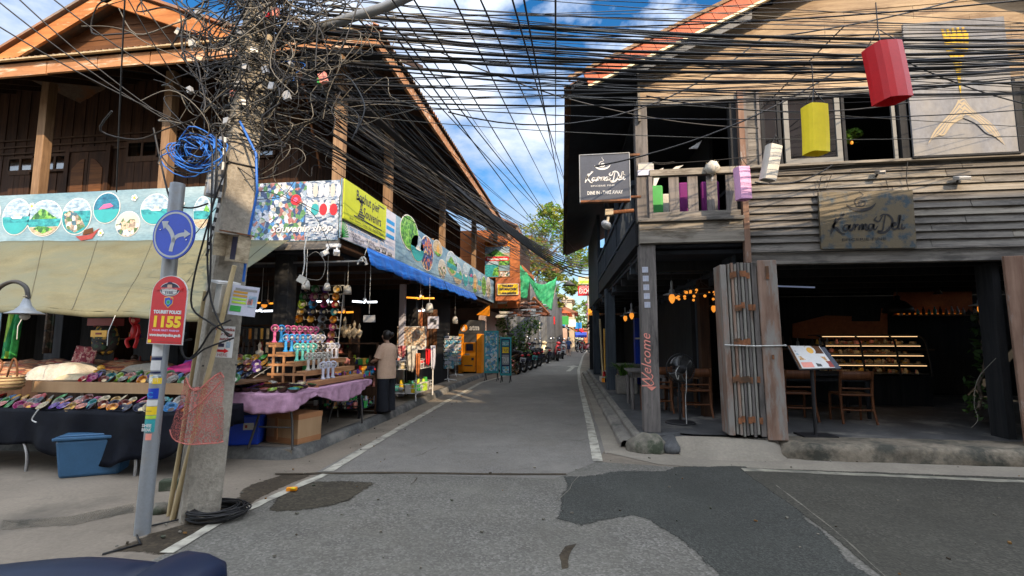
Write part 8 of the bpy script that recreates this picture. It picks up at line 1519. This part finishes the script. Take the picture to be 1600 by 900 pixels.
def tree(label, x, y, h, blobs, n, sz, mats, tr=.22, seed=0):
    sz *= .88; n = int(n * 1.9)
    rr = random.Random(seed); t = thing('tree', label, 'tree', (x, y, 0)); mb = MB(); top = Vector((x, y, h)); mb.tube([(x, y, -.1), (x + .1, y, h * .3), (x - .1, y + .1, h * .6), top], [tr, tr * .8, tr * .6, tr * .25], 'bark', 9)
    for o, r in blobs: e = Vector((x, y, 0)) + Vector(o); s0 = Vector((x, y, max(h * .35, e.z - 2.5))); mb.tube(smooth([s0, s0.lerp(e, .5) + Vector((rr.uniform(-.3, .3), 0, .3)), e]), [tr * .4] * 5 + [tr * .2] * 4, 'bark', 6)
    mb.build('trunk', t); mb = MB()
    for o, r in blobs:
        c = Vector((x, y, 0)) + Vector(o); k = max(4, int(n / 28))
        for _ in range(k):
            d = Vector((rr.gauss(0, 1), rr.gauss(0, 1), rr.gauss(0, 1))).normalized() * rr.uniform(.3, 1.05); q = c + Vector((d.x * r[0], d.y * r[1], d.z * r[2])); g_ = rr.uniform(.25, .55) * min(r); mm = rr.choice(mats); leaves(mb, q, (g_, g_, g_ * .75), 28, sz, [mm, mm, rr.choice(mats)], rr)
    mb.build('crown', t); return t
tree('tall tree with brown and orange leaves above the green net', -4.6, 33, 7, (((.6, 0, 7.6), (1.5, 1.5, 1.1)), ((1.9, 1, 8.0), (1.3, 1.3, 1.0)), ((-.6, .5, 8.6), (1.4, 1.4, 1.1)), ((1.2, 0, 6.4), (1.2, 1.1, .8)), ((2.4, .5, 6.6), (.9, .9, .7))), 420, .30, ['leaf_brown', 'leaf_brown', 'leaf_yellow', 'leaf'], seed=3)
tree('bright yellow green tree arching over the street by the shade net', -3.4, 41, 8, (((.6, 0, 11.2), (2.0, 1.8, 1.5)), ((2.6, 0, 10.0), (1.7, 1.6, 1.3)), ((3.6, -.5, 8.2), (1.4, 1.4, 1.1)), ((-.6, 0, 9.6), (2.0, 1.8, 1.3)), ((1.6, 0, 7.2), (1.4, 1.2, 1.0)), ((3.0, 0, 5.9), (1.1, 1., .8)), ((1.2, 0, 5.0), (1., 1., .9)), ((1.3, 0, 12.4), (1.2, 1.2, .8))), 520, .36, ['leaf_yellow', 'leaf', 'leaf_fresh', 'leaf_yellow'], seed=5)
tree('dark green tree far down the left of the street', -7.5, 62, 9, (((0, 0, 10), (3, 3, 2.4)), ((2.6, 0, 8), (2.2, 2.2, 1.8)), ((3.8, 0, 6), (1.6, 1.6, 1.4))), 420, .5, ['leaf_dark', 'leaf'], .3, 8)
tree('green tree rising over the far end of the street', 6.5, 104, 8, (((0, 0, 9), (4, 3, 2.6)), ((-5, 0, 8.4), (3, 3, 2.0)), ((4, 0, 8), (3, 3, 2.2))), 320, .6, ['leaf', 'leaf_yellow', 'leaf_dark'], .3, 9)
# exchange signs, street lamp, poles
EX = thing('exchange_sign', 'red EXCHANGE sign partly hidden by the cafe eave', 'sign', at(918, 454, Y=27)); a = at(903, 462, Y=27); b = at(938, 446, Y=27); mb = MB().bb(a.x, b.x, 27, 27.15, a.z, b.z, 'red'); mb.text('EXCHANGE', (b.z - a.z) * .72, ((a.x + b.x) / 2, 26.99, a.z + .12), X3, Z3, 'white', width=(b.x - a.x) * .9, bold=.012); mb.bb(a.x + .06, b.x - .06, 26.994, 27, b.z - .09, b.z - .06, 'white'); mb.build('board', EX); MB().bb(a.x + .5, 1.4, 27.05, 27.1, b.z, b.z + .06, 'iron').build('bracket', EX)
sign_px('hanging_board', 'cream and green board hanging above the red exchange sign', 904, 934, 432, 444, 27.0, 'cream', lambda mb, a, b, Y: R_(mb, a, b, Y, .05, .95, .1, .45, 'lime'))
SLp = thing('street_lamp', 'grey conical street lamp on a curved arm under the far trees', 'street lamp', (-2.2, 30.5, 0)); c = at(889, 444, Y=29.5); MB().tube(smooth([Vector((-2.4, 30.5, 0)), Vector((-2.4, 30.5, 4.0)), at(862, 470, Y=30.2), at(868, 450, Y=30), at(880, 440, Y=29.6), c + Z3 * .12]), .05, 'cable_white', 7).build('arm', SLp); MB().lathe([(.05, .22), (.12, .16), (.42, -.08), (.4, -.08), (.1, .1)], 'darkgrey', c, 20).build('lamp_shade', SLp)
for x, y, h, lab in ((1.2, 62, 9, 'grey utility pole far along the right of the street'), (-1.9, 74, 8, 'thin pole before the far cream building')):
    t = thing('utility_pole', lab, 'utility pole', (x, y, 0)); MB().cyl((x, y, 0), (x, y, h), .2 if x > 0 else .12, 'concrete', .12, n=8).build('shaft', t); MB().bb(x - .9, x + .9, y - .06, y + .06, h - 1, h - .85, 'iron').build('crossarm', t)
# far buildings
def far_house(x0, x1, y0, y1, h, wall, roof, label, awn=None, sg=None, face='x'):
    t = thing('shop_building', label, 'building', ((x0 + x1) / 2, y0, 0)); MB().bb(x0, x1, y0, y1, 0, h, wall).build('wall', t); MB().prism([(x0 - .5, y0 - .4, h), (x1 + .5, y0 - .4, h), ((x0 + x1) / 2, y0 - .4, h + .28 * (x1 - x0))], (0, y1 - y0 + .8, 0), roof).build('roof', t)
    left = x1 < 1; xf = x1 if left else x0; s = 1 if left else -1; nf = max(1, int((y1 - y0) / 3))
    for k in range(nf):
        y = y0 + (k + .5) * (y1 - y0) / nf; w = MB().bb(xf, xf + s * .06, y - .6, y + .6, h * .58, h * .85, 'wood_dark').build('window', t); MB().bb(xf + s * .061, xf + s * .07, y - .5, y + .5, h * .61, h * .82, 'glass_mirror').build('pane', w)
        MB().bb(xf, xf + s * .05, y - 1.1, y + 1.1, 0, 2.4, 'blackwood').build('shopfront', t)
    f = MB().bb((x0 + x1) / 2 - .6, (x0 + x1) / 2 + .6, y0 - .06, y0, h * .58, h * .85, 'wood_dark').build('window', t); MB().bb((x0 + x1) / 2 - .5, (x0 + x1) / 2 + .5, y0 - .07, y0 - .061, h * .61, h * .82, 'glass_mirror').build('pane', f)
    if awn: mb = MB().prism([(xf, y0 + .2, 3.0), (xf + s * 1.0, y0 + .2, 2.45), (xf + s * 1.0, y1 - .2, 2.45), (xf, y1 - .2, 3.0)], (0, 0, .05), awn); mb.build('awning', t)
    if sg: mb = MB().bb(xf + s * .1, xf + s * .95, y0 - .3, y0 - .2, 2.9, 3.7, sg); mb.build('signboard', t)
    return t
far_house(-8, -1.9, 46, 53, 5.0, 'farstucco', 'farroof', 'cream shop house left of the street with green sign', 'skyblue', 'green'); far_house(-7, -1.3, 54, 63, 4.4, 'plasterpink', 'redtile', 'pink shop house left of the street with orange awning', 'orange', 'white'); far_house(-6, -.6, 64, 74, 5.0, 'farstucco', 'farroof', 'far left shop house with red awning', 'red', 'cyan'); far_house(-5.2, -1.2, 84, 96, 8.3, 'farstucco', 'farstucco', 'plain cream flat walled building at the far bend', None, 'red')
far_house(1.5, 8, 24.5, 34, 3.6, 'wood_wall', 'redtile', 'low tiled shop just past the cafe veranda', 'farroof', None); far_house(1.6, 8, 35, 44, 4.6, 'wood_wall_x', 'farroof', 'brown shop house right of the street past the tiled shop', 'brownred', 'orange'); far_house(1.9, 8, 45, 56, 4.4, 'farstucco', 'redtile', 'cream shop house right of the street behind the parked scooters', 'redtile', 'yellow'); far_house(2.4, 9, 66, 78, 4.2, 'plasterpink', 'redtile', 'pink shop right of the far street with blue awning', 'skyblue', 'blue'); far_house(1.0, 9, 100, 110, 3.4, 'terracotta', 'farroof', 'terracotta shop closing the far end of the street', None, 'red')
bush('bougainvillea', 'purple flowering bougainvillea over the far right shops', (2.0, 58, 0), (((0, 0, 5.2), (1.3, 1, .9)), ((1.0, 0, 4.4), (1, 1, .8)), ((-.5, 0, 4.4), (.8, .8, .6))), 130, .34, ['flower_purple', 'flower_purple', 'leaf_dark']); bush('shrub', 'green shrub leaning out below the bougainvillea', (1.9, 48, 0), (((-.2, 0, 3.2), (.7, .8, .7)), ((.2, 0, 2.4), (.6, .6, .6))), 120, .25, ['leaf_fresh', 'leaf', 'leaf_dark'])
def stall(x, y, m1, label):
    t = thing('market_stall', label, 'market stall', (x, y, 0)); MB().prism([(x - 1.2, y - .9, 2.1), (x + 1.2, y - .9, 2.1), (x + 1.2, y + .9, 2.6), (x - 1.2, y + .9, 2.6)], (0, 0, .06), m1).prism([(x - 1.2, y - .9, 1.85), (x + 1.2, y - .9, 1.85), (x + 1.2, y - .9, 2.15), (x - 1.2, y - .9, 2.15)], (0, .04, 0), m1).build('canopy', t); MB().bb(x - 1, x + 1, y - .5, y + .5, .0, .9, 'wood_dark').build('counter', t)
    for sx in (-1, 1): MB().cyl((x + sx * 1.1, y - .8, 0), (x + sx * 1.1, y - .8, 2.1), .03, 'metal', n=6).build('leg', t)
    mb = MB(); clutter(mb, x - .9, x + .9, y - .4, y + .4, .9, 24, (.15, .35), ['gold', 'green', 'red', 'leaf', 'offwhite']); o = mb.build('goods', t); o['kind'] = 'stuff'
stall(.0, 78, 'blue', 'market stall with bright blue canopy at the far bend'); stall(-.4, 82, 'red', 'market stall with red canopy behind the blue one'); stall(-2.0, 66, 'yellow', 'market stall with yellow canopy on the far left')
for k in range(9): x = -2.3 + .11 * k + .25 * sin(k * 3); y = 38 + k * 4.4; m = ['red', 'yellow', 'white', 'cyan', 'orange', 'green', 'salmon', 'red', 'white'][k]; mb = MB().bb(x - .45, x + .45, y, y + .1, 2.7 + .2 * (k % 3), 3.3 + .3 * (k % 2), m).bb(x - .35, x + .35, y - .004, y, 2.9 + .2 * (k % 3), 2.98 + .2 * (k % 3), 'ink'); solo(mb, 'shop_sign', f'{ {"cyan": "blue", "salmon": "pink"}.get(m, m)} hanging shop sign, {ORD[k]} from the scooters down the left side', 'sign', (x, y, 2.6), 'hanging shop signs down the street')
mb = MB(); leaves(mb, (-20, 130, 5), (60, 10, 7), 2200, 2.2, ['leaf_dark', 'leaf', 'leaf_yellow']); leaves(mb, (40, 135, 5), (50, 10, 6), 1600, 2.2, ['leaf_dark', 'leaf']); tag(solo(mb, 'treeline', 'distant green woods closing the end of the street', 'woods', (0, 130, 0)), kind='stuff')
# unseen houses placed behind the camera across the junction, sized to shade the road
def bhouse(x0, x1, h, m, label):
    t = thing('unseen_shade_house', label, 'house', ((x0 + x1) / 2, -9, 0)); MB().bb(x0, x1, -14, -5, 0, h, m).build('wall', t); MB().bb(x0 - .3, x1 + .3, -14.3, -4.6, h, h + .25, 'farroof').build('roof', t)
    n = max(1, int((x1 - x0) / 2.5))
    for k in range(n):
        x = x0 + (k + .5) * (x1 - x0) / n
        for z in (1.0, 4.2, 7.2):
            if z + 1.6 < h: f = MB().bb(x - .6, x + .6, -5, -4.94, z, z + 1.5, 'wood_dark').build('window', t); MB().bb(x - .5, x + .5, -4.939, -4.93, z + .1, z + 1.4, 'glass_mirror').build('pane', f)
bhouse(-9, .5, 7.6, 'farstucco', 'unseen three storey cream house sized to shade the road, behind the viewer on the left'); bhouse(.9, 6, 8.6, 'farstucco', 'unseen cream town house sized to shade the road, behind the viewer at the middle'); bhouse(6.4, 12.5, 11.4, 'plasterpink', 'unseen tall pink town house sized to shade the road, behind the viewer'); bhouse(12.9, 26, 11.8, 'plaster', 'unseen tall plastered town house sized to shade the road, behind the viewer on the right')
